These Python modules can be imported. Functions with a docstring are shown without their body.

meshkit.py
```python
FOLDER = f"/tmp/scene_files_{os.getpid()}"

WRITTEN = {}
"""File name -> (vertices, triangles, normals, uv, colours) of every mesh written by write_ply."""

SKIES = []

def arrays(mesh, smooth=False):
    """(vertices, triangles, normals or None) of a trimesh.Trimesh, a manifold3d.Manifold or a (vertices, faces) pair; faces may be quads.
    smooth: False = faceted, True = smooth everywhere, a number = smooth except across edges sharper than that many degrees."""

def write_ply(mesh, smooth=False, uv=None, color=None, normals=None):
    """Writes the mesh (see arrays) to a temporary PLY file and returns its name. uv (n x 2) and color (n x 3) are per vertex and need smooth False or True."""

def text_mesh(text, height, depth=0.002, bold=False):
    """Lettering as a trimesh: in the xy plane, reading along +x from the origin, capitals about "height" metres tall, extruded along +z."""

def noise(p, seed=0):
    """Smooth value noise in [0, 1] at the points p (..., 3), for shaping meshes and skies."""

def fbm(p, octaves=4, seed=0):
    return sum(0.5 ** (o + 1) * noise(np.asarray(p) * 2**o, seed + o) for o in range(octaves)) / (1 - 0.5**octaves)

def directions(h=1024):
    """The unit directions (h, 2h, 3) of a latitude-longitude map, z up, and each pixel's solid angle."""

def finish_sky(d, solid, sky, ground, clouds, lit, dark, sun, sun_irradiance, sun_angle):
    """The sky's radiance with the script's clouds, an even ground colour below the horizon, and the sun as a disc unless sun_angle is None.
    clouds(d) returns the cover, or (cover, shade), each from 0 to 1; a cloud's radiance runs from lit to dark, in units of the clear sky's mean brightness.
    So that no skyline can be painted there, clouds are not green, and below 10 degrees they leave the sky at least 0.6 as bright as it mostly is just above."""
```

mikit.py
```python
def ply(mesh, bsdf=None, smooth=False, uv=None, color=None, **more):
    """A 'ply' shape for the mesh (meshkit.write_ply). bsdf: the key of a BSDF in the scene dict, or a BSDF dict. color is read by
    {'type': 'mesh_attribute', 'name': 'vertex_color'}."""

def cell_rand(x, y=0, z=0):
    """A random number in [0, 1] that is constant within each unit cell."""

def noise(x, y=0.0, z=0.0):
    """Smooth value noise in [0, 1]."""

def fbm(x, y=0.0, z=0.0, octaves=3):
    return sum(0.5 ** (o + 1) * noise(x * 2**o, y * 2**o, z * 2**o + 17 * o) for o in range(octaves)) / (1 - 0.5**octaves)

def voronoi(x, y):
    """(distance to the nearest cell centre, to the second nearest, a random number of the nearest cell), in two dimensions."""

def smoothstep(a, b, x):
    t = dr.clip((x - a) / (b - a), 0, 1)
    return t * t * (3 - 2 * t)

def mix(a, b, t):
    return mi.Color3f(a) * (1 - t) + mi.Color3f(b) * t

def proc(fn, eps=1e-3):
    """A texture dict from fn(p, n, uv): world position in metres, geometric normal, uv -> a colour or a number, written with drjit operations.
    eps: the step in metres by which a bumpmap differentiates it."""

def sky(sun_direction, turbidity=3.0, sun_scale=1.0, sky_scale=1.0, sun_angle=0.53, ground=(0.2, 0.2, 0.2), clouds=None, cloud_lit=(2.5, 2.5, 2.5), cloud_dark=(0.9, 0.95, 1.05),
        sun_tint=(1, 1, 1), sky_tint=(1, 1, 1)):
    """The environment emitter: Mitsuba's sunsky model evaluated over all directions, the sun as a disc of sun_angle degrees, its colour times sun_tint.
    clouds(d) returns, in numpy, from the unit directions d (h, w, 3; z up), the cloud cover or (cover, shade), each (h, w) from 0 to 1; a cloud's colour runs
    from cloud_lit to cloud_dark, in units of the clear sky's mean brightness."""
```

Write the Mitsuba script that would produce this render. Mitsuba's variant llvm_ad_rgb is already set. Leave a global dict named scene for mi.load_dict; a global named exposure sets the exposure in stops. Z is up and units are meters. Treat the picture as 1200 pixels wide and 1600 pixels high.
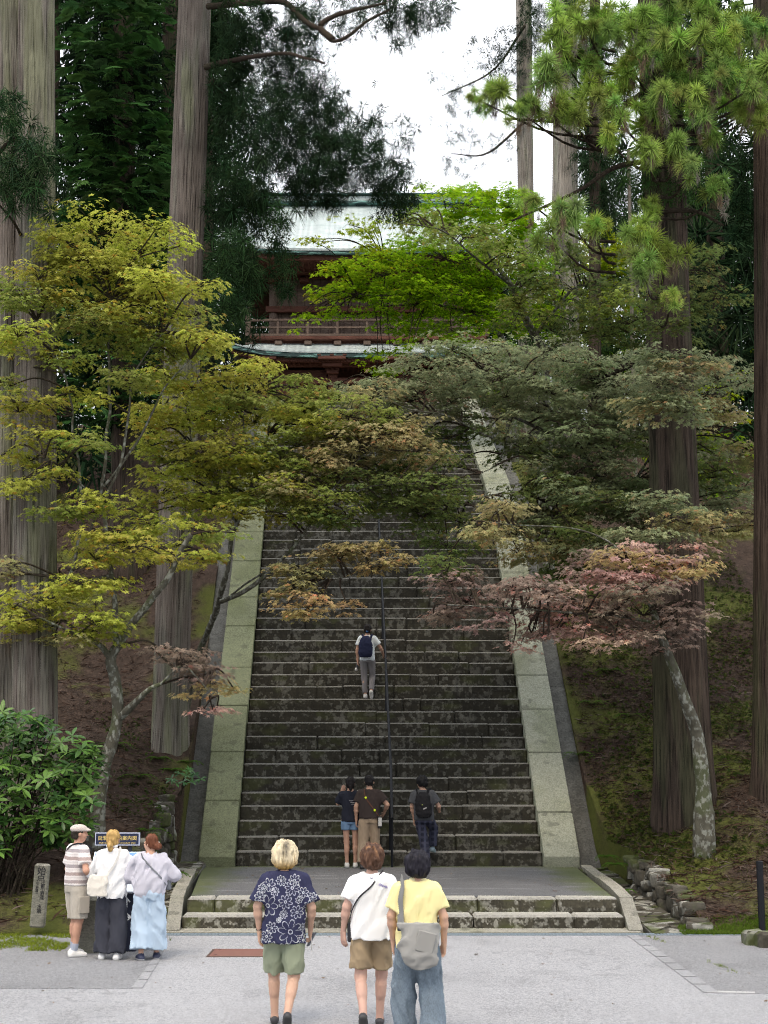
import math
import numpy as np
import trimesh
import drjit as dr
import mitsuba as mi
import mikit
import meshkit
from mikit import ply, proc, noise, fbm, voronoi, cell_rand, smoothstep, mix
from scipy.spatial import Delaunay

T = mi.ScalarTransform4f
rng = np.random.default_rng(7)
scene, labels = {}, {}

# ---------------------------------------------------------------- camera, sky, exposure
F, EYE, PITCH = 2300.0, 2.6, math.atan((1176 - 800) / 2300.0)
scene['camera'] = {'type': 'perspective', 'fov': math.degrees(2 * math.atan(600 / F)), 'fov_axis': 'x', 'near_clip': 0.1, 'far_clip': 600.0,
                   'to_world': T().look_at(origin=[0, 0, EYE], target=[0, math.cos(PITCH), EYE + math.sin(PITCH)], up=[0, 0, 1])}
scene['sky_light'] = mikit.sky((-0.15, -0.62, 0.95), turbidity=3, sun_scale=0.16, sun_angle=24, cloud_lit=(2.55, 2.6, 2.72), cloud_dark=(1.5, 1.55, 1.65),
                                clouds=lambda d: (np.ones(d.shape[:2]), np.clip(1.0 - 1.15 * d[..., 2], 0, 1)))
exposure = 3.05


def ray(px, py):
    u, v = (px - 600) / F, (800 - py) / F
    return np.array([u, math.cos(PITCH) - v * math.sin(PITCH), math.sin(PITCH) + v * math.cos(PITCH)])


def at(px, py, y):
    """The point at the forward distance y that stands at that place of the photograph."""
    r = ray(px, py)
    return r * (y / r[1]) + [0, 0, EYE]


def ground_at(px, py, z=0.0):
    r = ray(px, py)
    return r * ((z - EYE) / r[2]) + [0, 0, EYE]


# ---------------------------------------------------------------- helpers
def numbered(key):
    if key not in scene and key not in labels:
        return key
    k = 1
    while f'{key}_{k:03d}' in scene or f'{key}_{k:03d}' in labels:
        k += 1
    return f'{key}_{k:03d}'


def thing(name, label=None, cat=None, group=None, kind=None):
    key = numbered(name)
    labels[key] = {a: b for a, b in (('label', label), ('category', cat), ('group', group), ('kind', kind)) if b}
    return key


def put(name, mesh, bsdf, parent=None, smooth=False, color=None, uv=None, label=None, cat=None, group=None, kind=None):
    key = numbered(f'{parent}__{name}' if parent else name)
    if color is not None and np.ndim(color) == 1:
        n = len(mesh.vertices) if hasattr(mesh, 'vertices') else len(mesh[0])
        color = np.tile(np.asarray(color, float), (n, 1))
    if color is not None and smooth not in (False, True):
        smooth = False
    scene[key] = ply(mesh, bsdf, smooth=smooth, color=color, uv=uv)
    said = {a: b for a, b in (('label', label), ('category', cat), ('group', group), ('kind', kind)) if b}
    if said:
        labels[key] = said
    return key


def join(ms):
    vs, fs, at_ = [], [], 0
    for m in ms:
        v, f = (m.vertices, m.faces) if hasattr(m, 'vertices') else m
        f = np.asarray(f)
        if f.shape[1] == 4:
            f = np.vstack([f[:, [0, 1, 2]], f[:, [0, 2, 3]]])
        vs.append(np.asarray(v, float))
        fs.append(f + at_)
        at_ += len(v)
    return np.vstack(vs), np.vstack(fs)


def bx(x0, x1, y0, y1, z0, z1, c=0.0, jit=0.0):
    """A box with chamfered edges and slightly uneven corners."""
    if c <= 0:
        m = trimesh.creation.box(extents=[1, 1, 1])
        v = np.array(m.vertices) + 0.5
        f = np.array(m.faces)
    else:
        lo, hi = np.zeros(3), np.ones(3)
        e = np.array([x1 - x0, y1 - y0, z1 - z0])
        cc = np.minimum(c, 0.45 * e.min()) / e
        pts = []
        for sx in (0, 1):
            for sy in (0, 1):
                for sz in (0, 1):
                    s = np.array([sx, sy, sz], float)
                    for k in range(3):
                        p = s + (1 - 2 * s) * cc
                        p[k] = s[k]
                        pts.append(p)
        h = trimesh.convex.convex_hull(np.array(pts))
        v, f = np.array(h.vertices), np.array(h.faces)
    v = v * [x1 - x0, y1 - y0, z1 - z0] + [x0, y0, z0]
    if jit:
        q = np.round((v - [x0, y0, z0]) / [x1 - x0, y1 - y0, z1 - z0])
        v = v + (meshkit.noise(q * 3.7 + rng.random(3) * 50)[:, None] - 0.5) * 2 * jit * (meshkit.noise(q[:, [1, 2, 0]] * 5.1 + 9)[:, None] + 0.3) + rng.normal(0, jit * 0.25, (1, 3))
    return v, f


def turn(m, rz=0.0, rx=0.0, ry=0.0, move=(0, 0, 0)):
    v, f = m
    v = np.asarray(v, float)
    for a, (i, j) in ((rx, (1, 2)), (ry, (2, 0)), (rz, (0, 1))):
        if a:
            v = v.copy()
            vi, vj = v[:, i].copy(), v[:, j].copy()
            v[:, i], v[:, j] = vi * math.cos(a) - vj * math.sin(a), vi * math.sin(a) + vj * math.cos(a)
    return v + np.asarray(move), f


def tube(points, radii, sides=8, cap=True):
    p = np.asarray(points, float)
    r = np.broadcast_to(np.asarray(radii, float), (len(p),))
    t = np.gradient(p, axis=0)
    t /= np.linalg.norm(t, axis=1, keepdims=True) + 1e-12
    up = np.array([0, 0, 1.0]) if abs(t[:, 2]).mean() < 0.8 else np.array([0, 1.0, 0])
    a = np.cross(t, up)
    a /= np.linalg.norm(a, axis=1, keepdims=True) + 1e-12
    b = np.cross(t, a)
    ang = np.arange(sides) * 2 * np.pi / sides
    v = p[:, None] + r[:, None, None] * (np.cos(ang)[None, :, None] * a[:, None] + np.sin(ang)[None, :, None] * b[:, None])
    v = v.reshape(-1, 3)
    i, j = np.meshgrid(np.arange(len(p) - 1), np.arange(sides), indexing='ij')
    q = np.stack([i * sides + j, (i + 1) * sides + j, (i + 1) * sides + (j + 1) % sides, i * sides + (j + 1) % sides], -1).reshape(-1, 4)
    f = np.vstack([q[:, [0, 1, 2]], q[:, [0, 2, 3]]])
    if cap:
        n = len(v)
        v = np.vstack([v, p[:1], p[-1:]])
        k = np.arange(sides)
        f = np.vstack([f, np.stack([k, (k + 1) % sides, k * 0 + n], 1), np.stack([(k + 1) % sides, k, k * 0 + 1], 1) + [[(len(p) - 1) * sides, (len(p) - 1) * sides, n]]])
    return v, f


def curve(pts, n=24):
    """A smooth curve through the points (Catmull-Rom)."""
    p = np.asarray(pts, float)
    if len(p) < 3:
        return np.linspace(p[0], p[-1], n)
    e = np.vstack([2 * p[0] - p[1], p, 2 * p[-1] - p[-2]])
    out = []
    for u in np.linspace(0, len(p) - 1, n):
        i = min(int(u), len(p) - 2)
        t = u - i
        a, b, c, d = e[i:i + 4]
        out.append(0.5 * (2 * b + (c - a) * t + (2 * a - 5 * b + 4 * c - d) * t * t + (3 * b - a - 3 * c + d) * t ** 3))
    return np.array(out)


def lerp_curve(p, n):
    p = np.asarray(p, float)
    return np.stack([np.interp(np.linspace(0, 1, n), np.linspace(0, 1, len(p)), p[:, k]) for k in range(p.shape[1])], 1)


def grid_mesh(P):
    """P (n, m, 3) -> a sheet."""
    n, m = P.shape[:2]
    i, j = np.meshgrid(np.arange(n - 1), np.arange(m - 1), indexing='ij')
    q = np.stack([i * m + j, (i + 1) * m + j, (i + 1) * m + j + 1, i * m + j + 1], -1).reshape(-1, 4)
    return P.reshape(-1, 3), np.vstack([q[:, [0, 1, 2]], q[:, [0, 2, 3]]])


def slab_sheet(P, thick):
    """A sheet with thickness downwards."""
    n, m = P.shape[:2]
    v0, f0 = grid_mesh(P)
    v1 = v0 - [0, 0, thick]
    k = len(v0)
    rim = np.concatenate([np.arange(m), np.arange(1, n) * m + m - 1, (n - 1) * m + np.arange(m - 2, -1, -1), np.arange(n - 2, 0, -1) * m])
    nx = np.roll(rim, -1)
    side = np.vstack([np.stack([rim, nx, nx + k], 1), np.stack([rim, nx + k, rim + k], 1)])
    return np.vstack([v0, v1]), np.vstack([f0, f0[:, ::-1] + k, side])


# ---------------------------------------------------------------- materials
def two(b):
    return {'type': 'twosided', 'b': b}


def mat(name, fn, rough=0.85, spec=0.3, bump=None, scale=1.0, eps=1e-3, metallic=0.0):
    b = {'type': 'principled', 'base_color': proc(fn) if callable(fn) else ({'type': 'mesh_attribute', 'name': 'vertex_color'} if fn == 'vc' else {'type': 'rgb', 'value': list(fn)}),
         'roughness': rough, 'specular': spec, 'metallic': metallic}
    if bump:
        b = {'type': 'bumpmap', 'map': proc(bump, eps), 'bsdf': b, 'scale': scale}
    scene[name] = two(b)


def C(*v):
    return mi.Color3f(*v)


def asphalt(base, var, speck):
    def fn(p, n, uv):
        g = cell_rand(p.x * 70, p.y * 70, 0) * 0.5 + noise(p.x * 45, p.y * 45) * 0.5
        big = fbm(p.x * 0.5, p.y * 0.35, 3.0, 4)
        stain = smoothstep(0.55, 0.75, fbm(p.x * 1.4, p.y * 0.9, 8.0, 3))
        v = base * (1 + var * (big - 0.5) * 2) * (1 - 0.14 * stain) + speck * (g - 0.5) * 2
        crack = smoothstep(0.012, 0.004, dr.abs(fbm(p.x * 0.55, p.y * 0.75, 1.0, 4) - 0.5))
        v = v * (1 - 0.16 * crack * smoothstep(0.45, 0.6, noise(p.x * 0.4, p.y * 0.3, 5)))
        return C(v * 0.99, v, v * 1.045)
    return fn


def asphalt_bump(p, n, uv):
    return noise(p.x * 60, p.y * 60)


mat('asphalt_road_mat', asphalt(0.225, 0.14, 0.085), 0.9, 0.3, asphalt_bump, 0.004, 0.004)
mat('concrete_strip_mat', asphalt(0.21, 0.15, 0.05), 0.9, 0.3)
mat('asphalt_patch_mat', asphalt(0.16, 0.14, 0.06), 0.9, 0.3, asphalt_bump, 0.003, 0.004)


def landing_fn(p, n, uv):
    c = asphalt(0.085, 0.12, 0.028)(p, n, uv)
    edge = smoothstep(2.6, 3.4, dr.abs(p.x - 0.1 + 0.028 * (p.y - 29.4)) + 0.5 * (fbm(p.x * 2, p.y * 2, 1.0, 3) - 0.5))
    back = smoothstep(28.9, 29.4, p.y + 0.3 * (fbm(p.x * 2, p.y * 3, 4.0, 3) - 0.5))
    scuff = smoothstep(0.68, 0.8, fbm(p.x * 0.9, p.y * 6, 2.0, 3))
    c = c * (1 + 0.5 * scuff)
    return mix(c, C(0.06, 0.075, 0.02), dr.maximum(edge * 0.75, back * 0.7))


mat('asphalt_landing_mat', landing_fn, 0.9, 0.3, asphalt_bump, 0.003, 0.004)


def gran_bump(p, n, uv):
    return noise(p.x * 40, p.y * 40, p.z * 40)


def step_stone(face, tread, lichen):
    def fn(p, n, uv):
        lich = fbm(p.x * 12, p.z * 12, p.y * 12, 4)
        fine = fbm(p.x * 42, p.z * 36, p.y * 42, 3)
        broad = fbm(p.x * 1.3, p.z * 1.9, p.y * 1.3, 3)
        block = cell_rand(dr.floor(p.x * 0.9 + 0.37 * dr.floor(p.z / 0.281)), dr.floor(p.z / 0.281), 3)
        dark = mix(C(0.011, 0.010, 0.007), C(0.026, 0.0235, 0.0165), fine)
        pale = mix(C(0.05, 0.048, 0.04), C(0.15, 0.147, 0.128), fine)
        patch = smoothstep(0.48, 0.66, lich + 0.22 * (broad - 0.5) + 0.25 * (fine - 0.5))
        c = mix(dark, pale, patch * lichen)
        streak = smoothstep(0.55, 0.72, fbm(p.x * 14, p.z * 1.4, p.y, 3))
        c = mix(c, C(0.012, 0.011, 0.008), 0.6 * streak)
        moss = smoothstep(0.56, 0.72, fbm(p.x * 2.1, p.z * 3.5, p.y * 2.0, 3))
        c = mix(c, C(0.03, 0.034, 0.010), 0.5 * moss)
        c = c * (0.75 + 0.5 * block) * face
        top = smoothstep(0.25, 0.6, n.z)
        worn = mix(C(0.10, 0.097, 0.085), C(0.27, 0.262, 0.235), fine) * (0.6 + 0.7 * broad) * tread
        return mix(c, worn, top)
    return fn


mat('step_stone_mat', step_stone(1.5, 0.85, 0.48), 0.85, 0.3, lambda p, n, uv: fbm(p.x * 22, p.y * 22, p.z * 22, 3), 0.012, 0.006)
mat('front_step_mat', step_stone(2.6, 1.5, 0.75), 0.85, 0.3, gran_bump, 0.006, 0.004)


def granite(base, moss_amt):
    def fn(p, n, uv):
        g = cell_rand(p.x * 60, p.y * 60, p.z * 60) * 0.6 + noise(p.x * 30, p.y * 30, p.z * 30) * 0.4
        b = fbm(p.x * 1.1, p.y * 1.1, p.z * 1.1, 4)
        c = C(*base) * (0.55 + 0.75 * g) * (0.75 + 0.5 * b)
        m = smoothstep(0.45, 0.75, fbm(p.x * 1.7, p.y * 1.3, p.z * 1.3, 4))
        c = mix(c, C(0.11, 0.125, 0.055) * (0.6 + 0.7 * g), m * moss_amt)
        dk = smoothstep(0.62, 0.75, fbm(p.x * 5, p.y * 5, p.z * 5, 3))
        c = mix(c, C(0.05, 0.05, 0.035), dk * 0.45)
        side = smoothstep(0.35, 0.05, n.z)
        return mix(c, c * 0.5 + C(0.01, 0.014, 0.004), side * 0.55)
    return fn




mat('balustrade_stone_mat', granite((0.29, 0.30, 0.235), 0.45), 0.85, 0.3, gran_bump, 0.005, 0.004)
mat('mossy_shaded_balustrade_mat', granite((0.18, 0.195, 0.115), 0.7), 0.85, 0.3, gran_bump, 0.005, 0.004)  # left side: moss, plus the maple's shade put into a darker stone colour
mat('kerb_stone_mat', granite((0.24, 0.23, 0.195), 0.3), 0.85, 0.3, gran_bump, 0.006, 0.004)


def rubble(p, n, uv):
    g = fbm(p.x * 12, p.y * 12, p.z * 12, 4)
    w = smoothstep(0.54, 0.60, fbm(p.x * 4.5, p.y * 4.5, p.z * 4.5, 3))
    c = mix(C(0.05, 0.045, 0.035), C(0.13, 0.12, 0.095), g)
    c = mix(c * 0.7, C(0.30, 0.30, 0.27) * (0.5 + g), w * smoothstep(0.0, 0.6, n.z + 0.3) * 0.6)
    m = smoothstep(0.5, 0.62, fbm(p.x * 2.3, p.y * 2.3, p.z * 2.3 + 7, 3))
    return mix(c, C(0.05, 0.065, 0.015), m * 0.7)


mat('rubble_stone_mat', rubble, 0.9, 0.25, lambda p, n, uv: fbm(p.x * 14, p.y * 14, p.z * 14, 3), 0.02, 0.006)
mat('gutter_stone_mat', lambda p, n, uv: mix(C(0.055, 0.055, 0.05), C(0.13, 0.13, 0.12), fbm(p.x * 5, p.y * 5, p.z * 5, 4)) * (0.6 + 0.8 * noise(p.x * 40, p.y * 40, p.z * 40)), 0.9, 0.3,
    gran_bump, 0.006, 0.004)


def soil(p, n, uv):
    g = fbm(p.x * 9, p.y * 9, p.z * 9, 4)
    f = noise(p.x * 60, p.y * 60, p.z * 60)
    needle = noise(p.x * 90 + 6 * noise(p.x * 3, p.y * 3), p.y * 22, p.z * 25)
    c = mix(C(0.016, 0.011, 0.008), C(0.075, 0.05, 0.037), g) * (0.5 + 0.8 * f) + C(0.03, 0.022, 0.018) * smoothstep(0.72, 0.9, needle)
    mossy = fbm(p.x * 0.8, p.y * 0.7, p.z * 0.5, 4)
    right = smoothstep(2.5, 3.6, p.x)
    low = smoothstep(1.6, 0.2, p.z)
    m = smoothstep(0.50, 0.66, mossy + 0.18 * right * smoothstep(7.5, 4.0, p.x) + 0.16 * low * smoothstep(22.4, 21.9, p.y) + 0.1 * (f - 0.5) - 0.05 * (1 - right))
    mc = mix(C(0.03, 0.036, 0.008), C(0.10, 0.115, 0.02), g * 0.6 + f * 0.4)
    return mix(c, mc, m * 0.85)


mat('forest_soil_mat', soil, 0.95, 0.2, lambda p, n, uv: fbm(p.x * 30, p.y * 30, p.z * 30, 4), 0.03, 0.006)


def bark(c0, c1, green, red):
    def fn(p, n, uv):
        a = uv.x * 2 * math.pi
        s = dr.sin(a), dr.cos(a)
        w = 0.25 * noise(s[0] * 2 + 3, s[1] * 2, uv.y * 0.7)
        rib = fbm(s[0] * 15 + w, s[1] * 15 + w, uv.y * 0.9, 4)
        fine = fbm(s[0] * 45, s[1] * 45, uv.y * 3.0, 3)
        b = fbm(s[0] * 1.2 + p.x * 0.1, s[1] * 1.2, uv.y * 0.35 + p.x, 3)
        c = mix(C(*c0), C(*c1), smoothstep(0.28, 0.72, rib * 0.6 + fine * 0.4))
        c = mix(c, C(*green) * (0.5 + fine), smoothstep(0.5, 0.68, b) * 0.7)
        c = mix(c, C(*red) * (0.5 + fine), smoothstep(0.55, 0.4, b + 0.2 * (rib - 0.5)) * 0.6)
        crack = smoothstep(0.40, 0.30, rib)
        return c * (1 - 0.45 * crack) * (0.62 + 0.75 * fbm(p.x * 2.5, p.y * 2.5, p.z * 1.6, 3))
    return fn


def bark_bump(p, n, uv):
    a = uv.x * 2 * math.pi
    return fbm(dr.sin(a) * 15, dr.cos(a) * 15, uv.y * 0.9, 4) + 0.5 * fbm(dr.sin(a) * 45, dr.cos(a) * 45, uv.y * 3.0, 2)


mat('bark_grey_mat', bark((0.055, 0.05, 0.042), (0.20, 0.185, 0.155), (0.15, 0.155, 0.095), (0.15, 0.12, 0.105)), 0.95, 0.2, bark_bump, 0.06, 0.01)
mat('bark_backlit_mat', bark((0.12, 0.11, 0.095), (0.36, 0.34, 0.30), (0.26, 0.27, 0.19), (0.27, 0.24, 0.21)), 0.95, 0.2, bark_bump, 0.05, 0.01)  # grey bark lightened: backlight on the far trunks is put into the colour
mat('bark_red_mat', bark((0.014, 0.010, 0.008), (0.078, 0.058, 0.045), (0.05, 0.052, 0.028), (0.052, 0.037, 0.028)), 0.95, 0.2, bark_bump, 0.06, 0.01)


def maple_bark(p, n, uv):
    g = fbm(p.x * 14, p.y * 14, p.z * 9, 3)
    w = smoothstep(0.50, 0.68, fbm(p.x * 19, p.y * 19, p.z * 11, 4))
    c = mix(C(0.035, 0.032, 0.024), C(0.11, 0.105, 0.08), g)
    c = mix(c, C(0.06, 0.075, 0.03), 0.6 * smoothstep(0.5, 0.65, fbm(p.x * 3, p.y * 3, p.z * 2.2, 3)))
    return mix(c, C(0.27, 0.28, 0.245) * (0.6 + 0.6 * g), w * 0.7)


mat('maple_bark_mat', maple_bark, 0.9, 0.25, lambda p, n, uv: fbm(p.x * 20, p.y * 20, p.z * 12, 2), 0.012, 0.005)
VC = {'type': 'mesh_attribute', 'name': 'vertex_color'}
scene['leaf_mat'] = {'type': 'principledthin', 'base_color': VC, 'roughness': 0.45, 'diff_trans': 1.05, 'spec_trans': 0.0, 'eta': 1.5}
scene['glow_leaf_mat'] = {'type': 'principledthin', 'base_color': VC, 'roughness': 0.6, 'diff_trans': 1.2, 'spec_trans': 0.0, 'eta': 1.35}
scene['needle_mat'] = {'type': 'principledthin', 'base_color': VC, 'roughness': 0.6, 'diff_trans': 0.5, 'spec_trans': 0.0, 'eta': 1.35}
scene['glossy_leaf_mat'] = two({'type': 'principled', 'base_color': VC, 'roughness': 0.4, 'specular': 0.3})
mat('cloth_mat', 'vc', 0.9, 0.2)
mat('skin_mat', 'vc', 0.55, 0.25)
mat('hair_mat', 'vc', 0.45, 0.12)
mat('shoe_mat', 'vc', 0.55, 0.4)
mat('black_metal_mat', (0.008, 0.009, 0.012), 0.4, 0.25)
mat('plain_mat', 'vc', 0.6, 0.4)


def old_wood(c0, c1):
    return lambda p, n, uv: mix(C(*c0), C(*c1), fbm(p.x * 3, p.y * 3, p.z * 14, 4)) * (0.75 + 0.5 * noise(p.x * 1.1, p.y * 9, p.z * 2.3))


mat('gate_red_wood_mat', old_wood((0.075, 0.028, 0.02), (0.16, 0.07, 0.05)), 0.8, 0.3)
mat('gate_grey_wood_mat', old_wood((0.10, 0.068, 0.054), (0.20, 0.15, 0.12)), 0.85, 0.3)


def copper(p, n, uv):
    g = fbm(p.x * 2.2, p.y * 2.2, p.z * 6, 4)
    s = noise(p.x * 9, 0.0, 0.0)
    c = mix(C(0.27, 0.345, 0.34), C(0.48, 0.53, 0.53), g) * (0.85 + 0.3 * s)
    return c


mat('copper_roof_mat', copper, 0.45, 0.6, None)
mat('copper_edge_mat', lambda p, n, uv: mix(C(0.02, 0.05, 0.05), C(0.14, 0.30, 0.27), smoothstep(0.5, 0.62, fbm(p.x * 3, p.y * 3, p.z * 12, 3))), 0.6, 0.4)

# ---------------------------------------------------------------- the lie of the land
Y0, ROAD_END = 29.4, 21.9            # foot of the stairs, far edge of the road
RISE, TREAD, N1 = 0.281, 0.31, 30    # lower flight
RISE2, TREAD2, N2 = 0.238, 0.475, 24  # upper flight
ZL = 0.42                            # landing
Y1, Z1 = Y0 + N1 * TREAD, ZL + N1 * RISE
Y2, Z2 = Y1 + N2 * TREAD2, Z1 + N2 * RISE2


def sx(y):
    """The stairs run a little askew to the road."""
    return 0.1 - 0.028 * (np.asarray(y, float) - Y0)


def skew(m):
    v, f = m
    v = np.array(v, float)
    v[:, 0] += sx(v[:, 1])
    return v, f


def nose(y):
    return np.interp(y, [Y0 - 40 * TREAD, Y0, Y1, Y2, Y2 + 80], [ZL + RISE - 40 * RISE, ZL + RISE, Z1 + RISE, Z2 + RISE * 0.4, Z2 + RISE * 0.4])


def land(x, y, rough=True):
    x, y = np.asarray(x, float), np.asarray(y, float)
    lx = x - sx(y)
    bank = np.interp(y, [22.0, 26, 29.5, 34, 38.5, 50, 58, 75, 90, 140], [0.02, 1.45, 2.5, 4.4, 7.2, 13.0, 14.5, 15.6, 19, 34])
    nr = np.interp(y, [22.0, 23.5, 26, 28.5, 30, 32, 38.7, 50, 58, 75, 90, 140], [0.02, 0.4, 0.75, 1.05, 1.6, 3.0, 8.95, 14.4, 14.5, 15.6, 19, 34])
    nl = np.interp(y, [22.0, 24, 26.5, 29, 31, 33, 38.7, 50, 58, 75, 90, 140], [0.02, 0.75, 1.25, 1.8, 2.6, 4.0, 8.95, 14.4, 14.5, 15.6, 19, 34])
    t = np.clip((np.abs(lx) - 4.0) / 2.6, 0, 1)
    w = t * t * (3 - 2 * t)
    h = np.where(lx > 0, nr, nl) * (1 - w) + bank * w
    if rough:
        p = np.stack([x, y, 0 * x], -1)
        h = h + (meshkit.fbm(p * 0.8, 3, 5) - 0.5) * 0.5 * np.clip((y - 22.5) / 3, 0, 1) + (meshkit.fbm(p * 4.0, 2, 9) - 0.5) * 0.10 * np.clip((y - 22.0) / 1.0, 0, 1)
    r2 = ((x + 4.6) / 0.8) ** 2 + ((y - 30.6) / 1.0) ** 2
    return h + np.maximum(0, 2.15 - h) * np.exp(-r2 ** 2)


def bank(side):
    n = 90
    ys = np.concatenate([np.linspace(21.98, 40, 120), np.linspace(40.3, 62, 70), np.linspace(63, 140, 40)])
    xs = (np.linspace(0, 1, n) ** 1.9) * 60
    Y, X = np.meshgrid(ys, xs, indexing='ij')
    X = X + (np.interp(Y, [22, 25, 28, 29.6], [4.40, 4.42, 4.32, 4.06]) if side > 0 else np.interp(Y, [22, 26, 28.5, 29.2], [4.60, 4.48, 4.34, 4.06]))
    X = X * side + sx(Y)
    Z = land(X, Y)
    P = np.stack([X, Y, Z], -1)
    skirt = P[:, :1].copy()
    skirt[..., 2] -= 1.6
    P = np.concatenate([skirt, P], 1)
    front = P[:1].copy()
    front[..., 2] -= 0.4
    return grid_mesh(np.concatenate([front, P], 0))


put('wooded_bank', bank(-1), 'forest_soil_mat', smooth=True, kind='structure')
put('wooded_bank', bank(1), 'forest_soil_mat', smooth=True, kind='structure')
hx = np.linspace(-4.2, 4.2, 6)
hy = np.linspace(Y2 - 0.3, 140, 30)
HX, HY = np.meshgrid(hx, hy)
put('hilltop_ground', skew(grid_mesh(np.stack([HX, HY, np.interp(HY, [Y2, 58, 75, 90, 140], [Z2, 14.5, 15.6, 19, 34])], -1))), 'forest_soil_mat', smooth=True, kind='structure')

# ground sheet far to every side, road, patches
put('ground', bx(-300, 300, -300, 300, -0.6, -0.05), 'forest_soil_mat', kind='structure')
put('road', bx(-120, 120, -60, ROAD_END, -0.3, 0.0), 'asphalt_road_mat', kind='structure')


def flat(poly, z, h=0.2):
    p = np.asarray(poly, float)
    m = trimesh.creation.extrude_polygon(__import__('shapely').Polygon(p), h, engine='earcut')
    v = np.array(m.vertices)
    v[:, 2] += z - h
    return v, np.array(m.faces)


gp = lambda *pts: [ground_at(*q)[:2] for q in pts]
put('pavement_patch', flat(gp((-400, 1545), (208, 1545), (252, 1497), (262, 1463.5), (262, 1461), (-400, 1461)), 0.004), 'asphalt_patch_mat', kind='structure')
put('pavement_patch', flat(gp((1122, 1552), (1700, 1557), (1700, 1463), (992, 1462)), 0.004), 'asphalt_patch_mat', kind='structure')
strip = thing('kerb_strip', kind='structure')
a0, a1, b0, b1 = gp((1100, 1552), (1124, 1552), (980, 1462), (996, 1462))
for k in range(9):
    u, v = k / 9 + 0.006, (k + 1) / 9 - 0.006
    q = [a0 + (b0 - a0) * u, a1 + (b1 - a1) * u, a1 + (b1 - a1) * v, a0 + (b0 - a0) * v]
    put('slab', flat(q, 0.009 + 0.003 * rng.random()), 'concrete_strip_mat', strip)
strip = thing('kerb_strip', kind='structure')
a0, a1, b0, b1 = gp((205, 1545), (222, 1545), (240, 1497), (252, 1497))
for k in range(4):
    u, v = k / 4 + 0.01, (k + 1) / 4 - 0.01
    q = [a0 + (b0 - a0) * u, a1 + (b1 - a1) * u, a1 + (b1 - a1) * v, a0 + (b0 - a0) * v]
    put('slab', flat(q, 0.009 + 0.003 * rng.random()), 'concrete_strip_mat', strip)
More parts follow.
